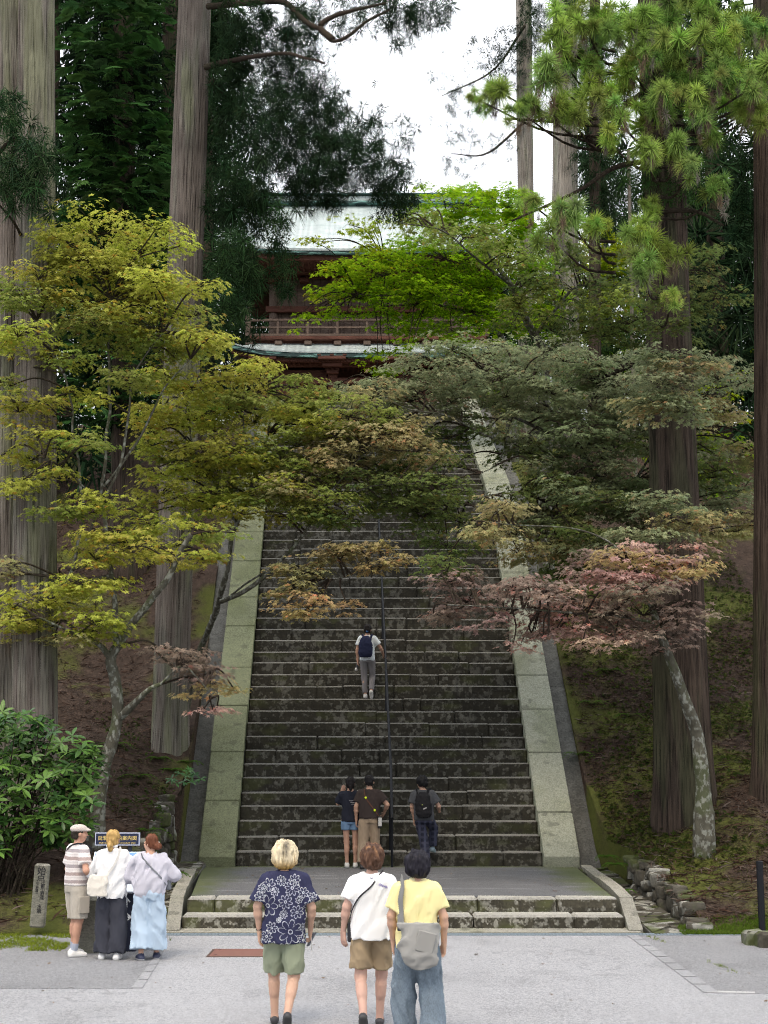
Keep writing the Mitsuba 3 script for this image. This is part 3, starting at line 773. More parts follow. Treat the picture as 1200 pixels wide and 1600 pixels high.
# ---------------------------------------------------------------- lettering
GLYPHS = {
    '延': '-49,-43 -35,-28 -42,-14 -43,-4 -35,-3 -29,-15 -24,0 -24,3 -38,3 -40,0 -43,1 -44,10 -39,13 -29,31 -46,32 -46,42 -15,40 -15,36 -28,14 -27,13 -13,11 -14,-3 -21,-23 -18,-29 -9,-33 5,-36 49,-36 44,-46 -7,-44 -26,-35 -39,-49 -43,-49|-10,29 -11,37 -8,39 10,40 35,47 39,47 44,42 44,39 42,38 24,33 24,16 44,15 46,7 24,5 24,-17 46,-18 46,-28 -8,-26 -8,19 1,19 2,-18 14,-17 14,31',
    '暦': '-47,-37 -44,-33 -40,-15 -39,45 46,45 46,35 28,35 28,27 44,27 44,19 34,19 33,15 47,3 43,-3 40,-3 30,6 28,6 28,-6 36,-6 36,-45 26,-45 26,-42 -12,-42 -14,-47 -21,-47 -22,-6 -17,-6 -18,4 -25,-5 -28,-3 -30,-5 -32,-26 -39,-45 -47,-42;-12,-33 26,-34 26,-29 -12,-28;-12,-19 26,-20 26,-15 -12,-15;-6,6 -6,-6 18,-6 18,6 8,-3 4,-3 0,3;-7,28 17,27 18,35 -6,35;-4,17 5,8 14,18 -3,19;-18,27 -17,35 -29,35 -29,27;-29,7 -27,6 -24,9 -20,19 -29,18',
    '寺': '-46,4 -46,14 -6,14 -6,25 -37,25 -37,35 -6,35 -6,46 4,47 6,35 39,35 39,25 6,25 6,15 46,14 46,4 24,3 24,-5 44,-6 44,-15 24,-16 24,-40 19,-47 -3,-49 -6,-39 12,-38 12,-16 -21,-16 -7,-32 -7,-35 -15,-40 -21,-31 -31,-22 -31,-18 -28,-16 -44,-15 -44,-7 12,-6 12,4',
    '境': '-21,-44 -21,-40 -6,-35 0,-26 -1,-23 -10,-23 -10,9 39,9 39,-22 27,-23 26,-37 37,-38 39,-27 46,-30 46,-42 42,-47 21,-47 17,-42 16,-23 10,-23 7,-35 -1,-44 -15,-49;0,-14 28,-15 29,-11 1,-10;0,-1 28,-2 29,0 1,1|-47,-26 -35,-19 -35,11 -37,13 -46,13 -46,23 -35,24 -35,47 -25,45 -25,24 -15,21 -1,22 -4,30 -11,31 -11,40 8,40 7,45 13,48 18,47 20,40 42,40 42,31 34,30 31,22 43,22 43,12 -24,13 -25,-15 -15,-15 -14,-24 -42,-35 -46,-35;7,28 9,22 19,22 22,27 21,30',
    '内': '-42,30 -6,30 -4,48 6,47 6,30 42,30 40,-45 36,-48 15,-48 14,-38 32,-38 32,-24 24,-27 1,-3 -6,-13 -24,-28 -32,-23 -32,-49 -40,-49;6,8 29,-17 32,-17 32,18 30,20 6,20 4,16;-32,-18 -25,-17 -13,-4 -7,7 -6,20 -30,20 -32,18',
    '案': '-47,-42 -47,-38 -28,-33 -18,-25 -44,-24 -46,-15 -6,-14 -6,-8 -28,-12 -43,-12 -44,-3 -23,-2 -22,0 -23,2 -32,3 -25,14 -44,15 -43,40 -8,40 -8,45 0,48 6,40 44,38 46,15 27,15 17,3 43,-5 43,-8 36,-14 46,-15 46,-24 18,-25 28,-33 49,-38 43,-48 29,-44 7,-30 6,-47 3,-49 -6,-48 -6,-30 -18,-38 -38,-47 -43,-47;3,-5 6,-8 6,-15 35,-14 34,-12 16,-6 5,-3;1,30 -2,23 32,23 33,29;-14,10 -12,8 3,6 12,14 -10,15;-33,24 -16,23 -11,29 -33,30',
    '図': '-43,44 43,44 43,-46 32,-46 31,-39 -31,-39 -32,-46 -43,-46;-32,-18 -20,-17 -11,-11 -26,14 -29,24 -24,26 -19,25 -12,9 0,-4 7,4 0,1 -4,9 -12,17 -8,24 -6,24 4,14 8,5 15,14 19,26 29,25 24,8 9,-10 20,-17 32,-18 32,34 3,35 14,22 7,15 -8,29 -7,35 -32,35;-21,-28 -20,-29 21,-28 0,-18',
    '始': '-43,-49 -47,-40 -31,-24 -36,-17 -44,-12 -39,16 -47,17 -47,26 -36,27 -33,46 -24,46 -26,27 -10,25 -10,11 -2,20 11,46 14,47 22,44 6,13 30,14 22,29 32,32 44,12 49,1 39,-3 37,4 6,3 -4,0 -8,0 -12,4 -18,-20 -8,-29 -10,-36 -14,-39 -23,-31 -39,-49;-32,-8 -25,-12 -21,5 -21,17 -29,16 -33,-2|-6,-49 -4,-6 42,-6 42,-49 32,-49 31,-44 5,-44 4,-49;4,-34 32,-35 32,-16 5,-15',
    '点': '38,-49 24,-25 33,-22 43,-36 46,-46|-35,15 -6,16 -6,47 4,47 5,36 43,35 42,26 4,26 5,15 35,15 35,-19 -35,-19;-25,-9 24,-10 25,5 -24,6|3,-28 4,-25 14,-26 21,-46 14,-49 10,-47 8,-38|-15,-49 -17,-25 -8,-25 -6,-33 -6,-47|-47,-43 -40,-37 -33,-24 -24,-25 -29,-39 -38,-49 -47,-46',
    '比': '3,-41 1,45 12,47 13,12 16,12 26,19 35,28 37,28 44,22 39,15 13,-3 13,-35 15,-37 32,-37 35,-32 36,-13 46,-17 46,-26 43,-40 36,-47 10,-47|-43,-41 -39,-36 -39,45 -29,47 -28,16 -3,16 -3,6 -28,6 -28,-32 -3,-26 -3,-35 -36,-48 -39,-48',
    '叡': '-49,-12 -39,-4 -39,-2 -46,1 -46,3 -38,9 -36,14 -46,16 -46,30 -25,31 -25,48 -17,48 -14,42 44,40 40,8 31,-18 36,-30 47,-40 47,-44 43,-48 39,-48 26,-31 8,-49 1,-44 1,-41 14,-30 19,-19 13,2 9,24 7,24 7,15 -4,14 6,6 6,2 0,-2 7,-9 3,-15 -1,-15 -1,-48 -10,-48 -12,-44 -27,-44 -28,-48 -37,-48 -38,-17 -44,-17;18,30 19,14 24,-3 26,-4 31,10 33,30;4,35 -14,34 -15,32 4,32;-11,12 -15,10 -13,9;-28,-34 -12,-35 -11,-34 -27,-33;-28,-25 -12,-26 -11,-24 -27,-23;-28,-15 -12,-16 -11,-14 -27,-13;-22,1 -24,-5 -14,-4 -17,1;-28,12 -27,9 -25,9 -25,13;-37,1 -36,-2 -35,0',
    '山': '-40,26 -31,26 -30,-29 -28,-31 -6,-31 -6,45 4,47 6,-31 28,-31 31,-29 31,26 40,26 40,-48 31,-48 30,-41 -40,-41',
    '野': '-47,-33 -26,-30 -27,-18 -44,-18 -44,-8 -26,-7 -27,1 -44,1 -44,44 42,44 47,40 32,20 38,11 47,11 49,7 39,-17 31,-14 35,-5 35,1 28,1 28,-40 25,-44 6,-46 2,-36 -46,-43;3,35 2,11 22,11 19,16 7,24 7,26 11,31 23,26 29,34;-15,-28 4,-26 4,-36 16,-36 16,1 -15,1 -16,-8 1,-8 1,-18 -16,-18;-17,11 -7,10 -7,18 -16,18;-8,35 -16,36 -16,27 -7,27;-35,27 -27,27 -27,36 -34,36;-26,17 -34,18 -35,10 -27,10',
    '道': '-47,-42 -44,-36 -32,-28 -32,-1 -46,0 -46,10 -22,10 -22,-28 -11,-36 47,-36 46,-46 31,-47 -10,-46 -27,-37 -42,-49|-44,36 -42,42 -38,43 -22,26 -19,33 -6,34 -10,44 -4,47 1,44 6,33 18,33 25,46 35,44 31,34 46,33 46,25 17,24 15,19 37,18 37,-32 -12,-32 -12,18 3,18 5,23 -21,25 -25,21 -31,19;-3,-23 27,-24 28,-19 -2,-18;-3,-9 27,-10 28,-5 -2,-4;-3,5 27,4 28,9 -2,10',
    '第': '-46,20 -29,48 -21,47 -21,38 5,37 8,48 12,48 18,47 17,38 46,38 46,30 31,29 33,26 33,19 39,17 39,-5 4,-7 5,-13 42,-13 37,-41 29,-45 15,-45 13,-35 27,-35 30,-24 5,-23 4,-49 -6,-48 -6,-30 -21,-41 -39,-49 -44,-41 -28,-34 -17,-24 -37,-23 -35,2 -6,3 -6,8 -37,9 -39,16;4,4 27,3 28,8 5,9;7,20 23,19 24,22 18,30 13,30;-12,30 -10,19 -5,19 -4,24 0,29;-26,-12 -6,-13 -6,-7 -26,-6;-35,20 -20,19 -19,21 -22,28 -27,30',
    '水': '-17,-49 -19,-38 -6,-37 -6,47 6,47 6,22 12,10 15,10 22,17 31,29 40,24 36,17 20,1 19,-3 34,-19 49,-28 49,-31 43,-37 35,-35 19,-21 6,-3 4,-44 -4,-49|-47,-32 -47,-29 -34,-18 -28,-9 -21,8 -22,12 -44,13 -44,22 -8,21 -14,-4 -25,-25 -39,-39',
    '一': '-47,3 47,5 47,-6 -47,-6',
    '北': '6,46 15,46 16,14 38,31 40,31 46,24 44,19 15,1 15,-34 17,-36 36,-36 39,-27 39,-15 49,-18 47,-37 44,-43 39,-46 13,-46 6,-39|-44,-35 -47,-25 -19,-14 -20,12 -44,13 -44,22 -20,22 -19,46 -8,46 -8,-46 -19,-47 -20,-26 -40,-35',
}


def glyph(ch, size, depth=0.004):
    """One character about size metres high, centred, in the xz plane facing -y."""
    from shapely import Polygon
    ms = []
    for part in GLYPHS[ch].split('|'):
        rings = [[tuple(map(float, q.split(','))) for q in r.split(' ')] for r in part.split(';')]
        p = Polygon(rings[0], rings[1:]).buffer(0)
        for g in getattr(p, 'geoms', [p]):
            m = trimesh.creation.extrude_polygon(g, 1.0, engine='earcut')
            ms.append((np.array(m.vertices), np.array(m.faces)))
    v, f = join(ms)
    v = v * [size / 100, size / 100, depth]
    return np.stack([v[:, 0], -v[:, 2], v[:, 1]], 1), f


def words(text, h, depth=0.003):
    m = meshkit.text_mesh(text, h, depth)
    v = np.array(m.vertices)
    return np.stack([v[:, 0] - v[:, 0].max() / 2, -v[:, 2], v[:, 1]], 1), np.array(m.faces)


GOLD = (0.55, 0.42, 0.16)
# guide board
a, b = at(149, 1301, 20.6), at(218, 1321, 20.6)
gb = thing('guide_board', 'dark blue guide board with gold lettering and map panel behind the two women', 'information board')
cx, cy = (a[0] + b[0]) / 2, 20.6
hw = (b[0] - a[0]) / 2
put('sign_panel', bx(a[0] + 0.012, b[0] - 0.012, cy, cy + 0.03, b[2] + 0.012, a[2] - 0.012, 0.004), 'plain_mat', gb, color=(0.012, 0.018, 0.048), label='dark blue title panel with gold characters')
put('sign_frame', join([bx(a[0], b[0], cy - 0.008, cy + 0.036, a[2] - 0.012, a[2]), bx(a[0], b[0], cy - 0.008, cy + 0.036, b[2], b[2] + 0.012),
                        bx(a[0], a[0] + 0.012, cy - 0.008, cy + 0.036, b[2] + 0.012, a[2] - 0.012), bx(b[0] - 0.012, b[0], cy - 0.008, cy + 0.036, b[2] + 0.012, a[2] - 0.012)]),
    'plain_mat', gb, color=(0.42, 0.45, 0.55))
hh = a[2] - b[2]
for k, ch in enumerate('延暦寺境内案内図'):
    put('character', turn(glyph(ch, hw * 2 * 0.102), move=(a[0] + hw * 2 * (0.115 + 0.11 * k), cy - 0.001, a[2] - hh * 0.42)), 'plain_mat', gb, color=GOLD)
put('lettering', turn(words('ENRYAKU-JI TEMPLE GUIDE MAP', hh * 0.13), move=(cx, cy - 0.001, b[2] + hh * 0.13)), 'plain_mat', gb, color=GOLD)
put('sign_post', join([bx(cx - 0.025 + d, cx + 0.025 + d, cy + 0.032, cy + 0.08, 0.75, a[2], 0.006) for d in (-hw * 0.55, hw * 0.55)]), 'plain_mat', gb, color=(0.02, 0.025, 0.04))
# tilted map panel
m0, m1 = at(148, 1331, 20.55), at(218, 1392, 20.1)
mv = np.array([[m0[0], 20.55, m0[2]], [m1[0], 20.55, m0[2]], [m1[0], 20.0, m1[2]], [m0[0], 20.0, m1[2]]])
nrm = np.cross(mv[1] - mv[0], mv[3] - mv[0])
nrm /= -np.linalg.norm(nrm)


def onpanel(u0, u1, v0, v1, t0, t1):
    q = [mv[0] + (mv[1] - mv[0]) * u + (mv[3] - mv[0]) * v + nrm * t for t in (t0, t1) for (u, v) in ((u0, v0), (u1, v0), (u1, v1), (u0, v1))]
    return np.array(trimesh.convex.convex_hull(np.array(q)).vertices), np.array(trimesh.convex.convex_hull(np.array(q)).faces)


put('map_panel', onpanel(0, 1, 0, 1, -0.03, 0.0), 'plain_mat', gb, color=(0.62, 0.68, 0.78), label='tilted pale blue map panel')
put('map_header', onpanel(0.02, 0.98, 0.02, 0.13, 0.0005, 0.003), 'plain_mat', gb, color=(0.16, 0.30, 0.55))
r_ = np.random.default_rng(5)
for col in ((0.35, 0.42, 0.52), (0.30, 0.40, 0.30), (0.55, 0.45, 0.35), (0.45, 0.52, 0.60)):
    put('map_print', join([onpanel(u, u + r_.uniform(0.04, 0.2), v, v + r_.uniform(0.01, 0.05), 0.0005 + 0.0002 * k, 0.002 + 0.0003 * k) for k in range(7) for u, v in [r_.random(2) * [0.75, 0.7] + [0.04, 0.18]]]), 'plain_mat', gb, color=col)
put('cabinet', bx(m0[0] + 0.10, m1[0] - 0.04, 20.14, 20.5, 0.0, m1[2] + 0.05, 0.01), 'plain_mat', gb, color=(0.012, 0.016, 0.035))
xr = at(197, 1420, 20.14)[0]


def arrow(ang, size):
    from shapely import Polygon
    p = [(-.07, -.5), (.07, -.5), (.07, .22), (.30, -.02), (.36, .08), (0, .5), (-.36, .08), (-.30, -.02), (-.07, .22)]
    m = trimesh.creation.extrude_polygon(Polygon(p), 0.003, engine='earcut')
    v = np.array(m.vertices)
    c, s = math.cos(ang), math.sin(ang)
    return np.stack([(v[:, 0] * c - v[:, 1] * s) * size, -v[:, 2], (v[:, 0] * s + v[:, 1] * c) * size], 1), np.array(m.faces)


for (py, ang) in ((1410, 0.0), (1433, -math.pi / 2)):
    q = at(198, py, 20.14)
    put('arrow', turn(arrow(ang, 0.135), move=(q[0], 20.138, q[2])), 'plain_mat', gb, color=(0.75, 0.77, 0.8))
q = at(197, 1400, 20.14)
put('route_line', bx(q[0] - 0.01, q[0] + 0.008, 20.135, 20.139, q[2] - 0.03, q[2] + 0.09), 'plain_mat', gb, color=(0.75, 0.77, 0.8))
# stone block beside it
q = at(140, 1485, 20.2)
sb = thing('stone_block', 'grey rounded stone block standing between the capped man and the guide board', 'stone block')
put('body', bx(q[0] - 0.14, q[0] + 0.16, 19.95, 20.45, -0.05, at(140, 1398, 20.2)[2], 0.05, 0.01), 'kerb_stone_mat', sb, smooth=30)

# inscribed stone marker
mk = thing('stone_marker', 'narrow grey stone marker post with black characters under the rhododendron', 'stone marker')
u0, u1 = at(62, 1432, 21.9), at(62, 1350, 21.9)
q0, q1 = at(51, 1432, 21.9), at(72, 1350, 21.9)
mx, my, mw = (q0[0] + q1[0]) / 2, 21.9, 0.105
zg, zt = u0[2], u1[2]
v, f = bx(-mw, mw, -0.09, 0.09, zg - 0.15, zt, 0.02, 0.004)
tilt = 0.05
put('post', turn((v - [0, 0, zg], f), ry=tilt, rz=0.12, move=(mx, my, zg)), 'kerb_stone_mat', mk, smooth=30)
H_ = zt - zg
for ch, zz, sz, ox in (('始', 0.885, 0.125, 0), ('点', 0.76, 0.12, 0), ('比', 0.655, 0.062, 0.035), ('叡', 0.585, 0.062, 0.035), ('山', 0.515, 0.062, 0.035), ('野', 0.445, 0.06, 0.035), ('道', 0.375, 0.06, 0.035), ('北', 0.65, 0.045, -0.045), ('山', 0.6, 0.045, -0.045),
                       ('野', 0.55, 0.045, -0.045), ('道', 0.5, 0.045, -0.045), ('一', 0.45, 0.045, -0.045), ('水', 0.20, 0.07, 0.01), ('第', 0.12, 0.07, 0.01)):
    put('character', turn(turn(glyph(ch, sz, 0.004), move=(ox, -0.091, zz * H_)), ry=tilt, rz=0.12, move=(mx, my, zg)), 'plain_mat', mk, color=(0.015, 0.015, 0.015))

# black post and kerb stones at the right edge
q = at(1191, 1455, 22.0)
bp = thing('bollard_pole', 'slim black metal pole standing at the right edge of the pavement', 'pole')
zt = at(1191, 1345, 22.0)[2]
put('pole', tube([[q[0], 22.0, -0.05], [q[0], 22.0, zt - 0.01], [q[0], 22.0, zt]], [0.05, 0.05, 0.04], 14), 'black_metal_mat', bp, smooth=40)
for (px, py, w) in ((1184, 1478, 0.28), (1204, 1482, 0.3), (1236, 1486, 0.4)):
    q = ground_at(px, py)
    put('kerb_stone', bx(q[0] - w / 2, q[0] + w / 2, q[1], q[1] + 0.35, -0.05, 0.19, 0.04, 0.02), 'rubble_stone_mat', smooth=30, cat='stone', group='rough stones at the foot of the black pole',
        label='rough grey kerb stone at the foot of the black pole')

# ---------------------------------------------------------------- foliage
def frames(n, spin):
    """Right-handed frames (k, 3, 3) whose third axis is n, turned by spin about it."""
    n = n / (np.linalg.norm(n, axis=1, keepdims=True) + 1e-9)
    a = np.cross(n, np.where(np.abs(n[:, 2:]) < 0.9, [0, 0, 1.0], [1.0, 0, 0]))
    a /= np.linalg.norm(a, axis=1, keepdims=True) + 1e-9
    b = np.cross(n, a)
    c, s = np.cos(spin)[:, None], np.sin(spin)[:, None]
    return np.stack([a * c + b * s, b * c - a * s, n], 2)


def stamp(V, Fc, pos, M, size, col, shade=None):
    """Copies of one small template under many frames, as one mesh with colours."""
    n, k = len(pos), len(V)
    v = np.einsum('nij,kj->nki', M, V) * np.asarray(size).reshape(-1, 1, 1) + pos[:, None]
    f = (Fc[None] + (np.arange(n) * k)[:, None, None]).reshape(-1, 3)
    c = np.repeat(col[:, None], k, 1)
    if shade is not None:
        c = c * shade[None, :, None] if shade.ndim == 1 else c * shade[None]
    return v.reshape(-1, 3), f, np.clip(c.reshape(-1, 3), 0.003, 0.9)


def star_leaf():
    V, Fc = [], []
    for a, l in ((-112, 0.62), (-55, 0.88), (0, 1.0), (55, 0.88), (112, 0.62)):
        t = math.radians(a)
        d = np.array([math.sin(t), math.cos(t), 0])
        s = np.array([d[1], -d[0], 0])
        k = len(V)
        V += [d * 0.12 * l + s * 0.27 * l, d * l + [0, 0, -0.18 * l], d * 0.12 * l - s * 0.27 * l]
        Fc += [[k, k + 1, k + 2]]
    return np.array(V), np.array(Fc)


STAR = star_leaf()


def spikes(n, seed, length=1.0, width=0.05, up=0.25, spread=1.0, droop=0.0, seg=1, core=0.25):
    """A tuft of n pointed shoots around the origin, pointing up and out."""
    r = np.random.default_rng(seed)
    d = r.normal(size=(n, 3)) * [spread, spread, 0.75] + [0, 0, up]
    d /= np.linalg.norm(d, axis=1, keepdims=True)
    L = length * r.uniform(0.7, 1.05, n)
    M = frames(d, r.uniform(0, 6.3, n))
    ang = np.arange(3) * 2.094
    ring = np.stack([np.cos(ang), np.sin(ang), 0 * ang], 1) * width
    V, Fc, S = [], [], []
    for i in range(n):
        base = d[i] * core * length
        tip = d[i] * L[i] + [0, 0, -droop * L[i] * (1 - d[i][2])]
        k = len(V)
        if seg == 1:
            V += list(base + ring @ M[i].T) + [tip]
            Fc += [[k, k + 1, k + 3], [k + 1, k + 2, k + 3], [k + 2, k, k + 3]]
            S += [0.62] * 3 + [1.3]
        else:
            mid = base * 0.4 + tip * 0.6 + [0, 0, 0.10 * L[i]]
            V += list(base + ring @ M[i].T * 0.7) + list(mid + ring @ M[i].T) + [tip]
            for j in range(3):
                j2 = (j + 1) % 3
                Fc += [[k + j, k + j2, k + 3 + j2], [k + j, k + 3 + j2, k + 3 + j], [k + 3 + j, k + 3 + j2, k + 6]]
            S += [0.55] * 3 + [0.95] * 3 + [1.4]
    return np.array(V), np.array(Fc), np.array(S)


def feather(seed):
    """A flat drooping spray of scale leaves: fans along a bent stalk."""
    r = np.random.default_rng(seed)
    V, Fc, S = [], [], []
    for i, t in enumerate(np.linspace(0.05, 1.0, 9)):
        p = np.array([0, t, 0.10 * t - 0.38 * t * t])
        for s in (-1, 1):
            L = (0.52 - 0.36 * t) * r.uniform(0.8, 1.2)
            q = p + [s * L, L * 0.75, -0.10 * L - 0.06 * r.random()]
            w = 0.075
            k = len(V)
            V += [p + [0, -w, 0], p + [0, w, 0], (p + q) / 2 + [0.0, w * 1.3, 0.02], q, (p + q) / 2 + [0, -w * 1.1, 0.02]]
            Fc += [[k, k + 4, k + 1], [k + 1, k + 4, k + 2], [k + 4, k + 3, k + 2]]
            S += [0.7, 0.7, 1.0, 1.45, 1.0]
    return np.array(V), np.array(Fc), np.array(S)


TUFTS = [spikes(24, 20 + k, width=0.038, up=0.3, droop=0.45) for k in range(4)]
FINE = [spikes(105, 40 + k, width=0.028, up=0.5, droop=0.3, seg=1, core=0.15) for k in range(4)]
FEATHERS = [feather(60 + k) for k in range(4)]

TONES = {'Y': ((0.350, 0.390, 0.062), (0.460, 0.440, 0.105)), 'O': ((0.230, 0.300, 0.065), (0.300, 0.320, 0.095)), 'G': ((0.246, 0.297, 0.167), (0.312, 0.326, 0.181)),
         'g': ((0.123, 0.174, 0.058), (0.174, 0.196, 0.058)), 'P': ((0.440, 0.300, 0.265), (0.470, 0.330, 0.250)), 'p': ((0.270, 0.215, 0.175), (0.310, 0.235, 0.190)),
         'R': ((0.460, 0.350, 0.190), (0.420, 0.370, 0.140)), 'M': ((0.330, 0.330, 0.150), (0.400, 0.330, 0.170)), 'B': ((0.200, 0.370, 0.012), (0.300, 0.430, 0.016)), 'A': ((0.27, 0.36, 0.012), (0.32, 0.38, 0.02))}


def limb_near(p, limbs):
    best = None
    for L in limbs:
        d = np.linalg.norm((L - p) * [1, 1, 1.3], axis=1) + 0.55 * np.maximum(0, L[:, 2] - p[2])
        i = int(d.argmin())
        if best is None or d[i] < best[0]:
            best = (d[i], L[i], L[max(i - 1, 0)])
    return best[1], best[2]


def maple(label, limbs, sprays, d, seed, spread=1.0, dens=0.165, leaf=0.072, mat_='leaf_mat', group=None, fit=True):
    """limbs: (points (px, py, distance), radius at the start, at the end); sprays: (px, py, half width, half height, tone[, distance])."""
    r = np.random.default_rng(seed)
    key = thing('maple_tree', label, 'tree', group)
    polys, rad = [], []
    for i, (pts, r0, r1) in enumerate(limbs):
        c = curve([at(*q) for q in pts], max(12, 7 * len(pts)))
        if i == 0:
            base = c[0].copy()
            zg = float(land(base[0], base[1]))
            if fit:
                c = np.vstack([[base[0] - 0.02, base[1], min(zg, base[2]) - 0.35], c])
        n = len(c)
        wob = (meshkit.noise(c * 2.1 + seed)[:, None] - 0.5) * 0.10 * np.linspace(0.3, 1, n)[:, None]
        c = c + wob * [1, 1, 0.3]
        rr = r0 + (r1 - r0) * np.linspace(0, 1, n) ** 0.8
        if i == 0 and fit:
            rr[:3] *= [1.5, 1.3, 1.1]
        rr = rr * (0.9 + 0.25 * meshkit.noise(c * 3.3 + 5))
        put('trunk' if i == 0 else 'branch', tube(c, rr, 10 if r0 > 0.05 else 6), 'maple_bark_mat', key, smooth=True)
        polys.append(c)
    twigs, parts = [], []
    more = []
    for sp in sprays:
        cx, cy, hw, hh, tone = sp[:5]
        more.append((cx, cy, hw * 0.92, hh * 0.72) + tuple(sp[4:]))
        for _ in range(2):
            more.append((cx + r.uniform(-1.0, 1.0) * hw, cy + r.uniform(-1.0, 0.9) * hh, hw * r.uniform(0.3, 0.55), hh * r.uniform(0.3, 0.55)) + tuple(sp[4:]))
    for sp in more:
        cx, cy, hw, hh, tone = sp[:5]
        ds = sp[5] if len(sp) > 5 else d + r.uniform(-1, 1) * spread
        sc = ds / F
        ctr = at(cx, cy, ds)
        R, Rd, Hh = hw * sc, min(hw * sc, 1.5) * 0.85, hh * sc
        N = int(math.pi * hw * hh * dens * (0.75 if tone in 'gpP' else 1.1)) + 4
        q0, q1 = limb_near(ctr, polys)
        bend = (q0 + ctr) / 2 + [0, 0, 0.12 * np.linalg.norm(ctr - q0)] + r.normal(0, 0.08, 3)
        br = curve([q0, bend, ctr - [0, 0, Hh * 0.4]], 10)
        if np.linalg.norm(q0 - ctr) < 2.6:
            twigs.append(tube(br, np.linspace(0.022, 0.010, 10), 5, cap=False))
        nc = max(5, N // 15)
        a, rr = r.uniform(0, 6.283, nc), np.sqrt(r.random(nc))
        ragged = 0.75 + 0.5 * meshkit.noise(np.stack([np.cos(a) * 1.6 + seed, np.sin(a) * 1.6, 0 * a + cx], 1))
        off = np.stack([np.cos(a) * rr * R * ragged, np.sin(a) * rr * Rd * ragged, r.normal(0, 0.6, nc) * Hh - (rr ** 2) * Hh * 0.2], 1)
        off[:, 2] += off[:, 0] * r.normal(0, 0.15) + off[:, 1] * r.normal(-0.08, 0.15)
        cl = ctr + off
        for k in range(0, nc, 2):
            m_ = (ctr + cl[k]) / 2 + [0, 0, 0.06]
            twigs.append(tube([ctr - [0, 0, Hh * 0.4], m_, cl[k]], [0.008, 0.006, 0.003], 3, cap=False))
        idx = r.integers(0, nc, N)
        la, lr = r.uniform(0, 6.283, N), np.sqrt(r.random(N)) * 0.27
        pos = cl[idx] + np.stack([np.cos(la) * lr, np.sin(la) * lr, -0.75 * lr ** 2 + r.normal(0, 0.018, N)], 1)
        out = off[idx] / (np.array([R, Rd, 1e9]) + 0.2)
        nr = np.array([0, 0, 1.0]) + out * 0.55 + np.stack([np.cos(la), np.sin(la), 0 * la], 1) * 0.45 + r.normal(0, 0.26, (N, 3))
        M = frames(nr, r.uniform(0, 6.283, N))
        c0, c1 = map(np.array, TONES[tone])
        hue = r.normal(1, 0.04, 3) * r.uniform(0.85, 1.2)
        c0, c1 = c0 * hue, c1 * hue[::-1]
        t = np.clip(r.normal(0.35, 0.3, N) + 0.5 * (meshkit.noise(pos * 2.2 + 3) - 0.5), 0, 1)[:, None]
        col = (c0 * (1 - t) + c1 * t) * r.uniform(0.8, 1.4, (N, 1)) * (0.85 + 0.3 * meshkit.noise(cl[idx] * 3)[:, None])
        odd = r.random(N) < 0.04
        col[odd] = col[odd] * [1.25, 0.8, 0.8]
        parts.append(stamp(*STAR, pos, M, leaf * r.uniform(0.55, 1.35, N), col))
    v, f = join([p[:2] for p in parts])
    put('crown', (v, f), mat_, key, color=np.vstack([p[2] for p in parts]), kind='stuff')
    put('twigs', join(twigs), 'bark_red_mat', key, smooth=True, kind='stuff')
    return key


def trunk(key, p0, p1, r0, r1, bark_mat, seed, flare=0.55, name='trunk', bend=0.0, sides=64, n=90, fl=0.07, bury=0.9):
    p0, p1 = np.asarray(p0, float), np.asarray(p1, float)
    p0 = p0 - (p1 - p0) / np.linalg.norm(p1 - p0) * bury
    t = np.linspace(0, 1, n) ** 1.3
    c = p0 + (p1 - p0) * t[:, None]
    h = np.linalg.norm(p1 - p0) * t
    c[:, 0] += bend * np.sin(t * 3.0)
    r = r0 + (r1 - r0) * t
    a = np.linspace(0, 2 * np.pi, sides + 1)
    q = np.stack([np.cos(a)[None] * 2.2 + 0 * h[:, None], np.sin(a)[None] * 2.2 + 0 * h[:, None], h[:, None] * 0.10 + 0 * a[None]], -1)
    lob = (meshkit.fbm(q + seed, 2) - 0.5)
    q2 = q * [3.2, 3.2, 2.2]
    rid = (meshkit.fbm(q2 + seed, 2) - 0.5)
    fla = np.exp(-np.maximum(h - bury - 0.2, 0) / 0.6)[:, None]
    rad = r[:, None] * (1 + fl * 4 * lob * 0.8 + fl * rid * 1.0 + flare * fla * (0.75 + 1.6 * lob))
    P = np.stack([c[:, :1] + np.cos(a) * rad, c[:, 1:2] + np.sin(a) * rad, c[:, 2:3] + 0 * a[None]], -1)
    v, f = grid_mesh(P)
    uv = np.stack([np.tile(a / (2 * np.pi), n), np.repeat(h, sides + 1)], 1)
    return put(name, (v, f[:, ::-1]), bark_mat, key, smooth=True, uv=uv)


def blob(out, px, py, d, hw, hh, kind, col, size, dens=1.0, seed=0, depth=None, tilt=0.35):
    """Fills an egg of the crown with sprays."""
    r = np.random.default_rng(int(px * 7 + py * 13 + seed))
    sc = d / F
    spx = size / sc
    N = max(3, int(math.pi * hw * hh / (spx * spx) * 1.5 * dens))
    u = r.normal(size=(N, 3))
    u /= np.linalg.norm(u, axis=1, keepdims=True)
    u *= (r.random((N, 1)) ** 0.42)
    u *= 0.7 + 0.6 * meshkit.noise(u * 1.7 + px)[:, None]
    pos = at(px, py, d) + u * [hw * sc, depth or min(hw * sc, 2.0), hh * sc]
    fill(out, pos, u, kind, col, size, r, tilt)


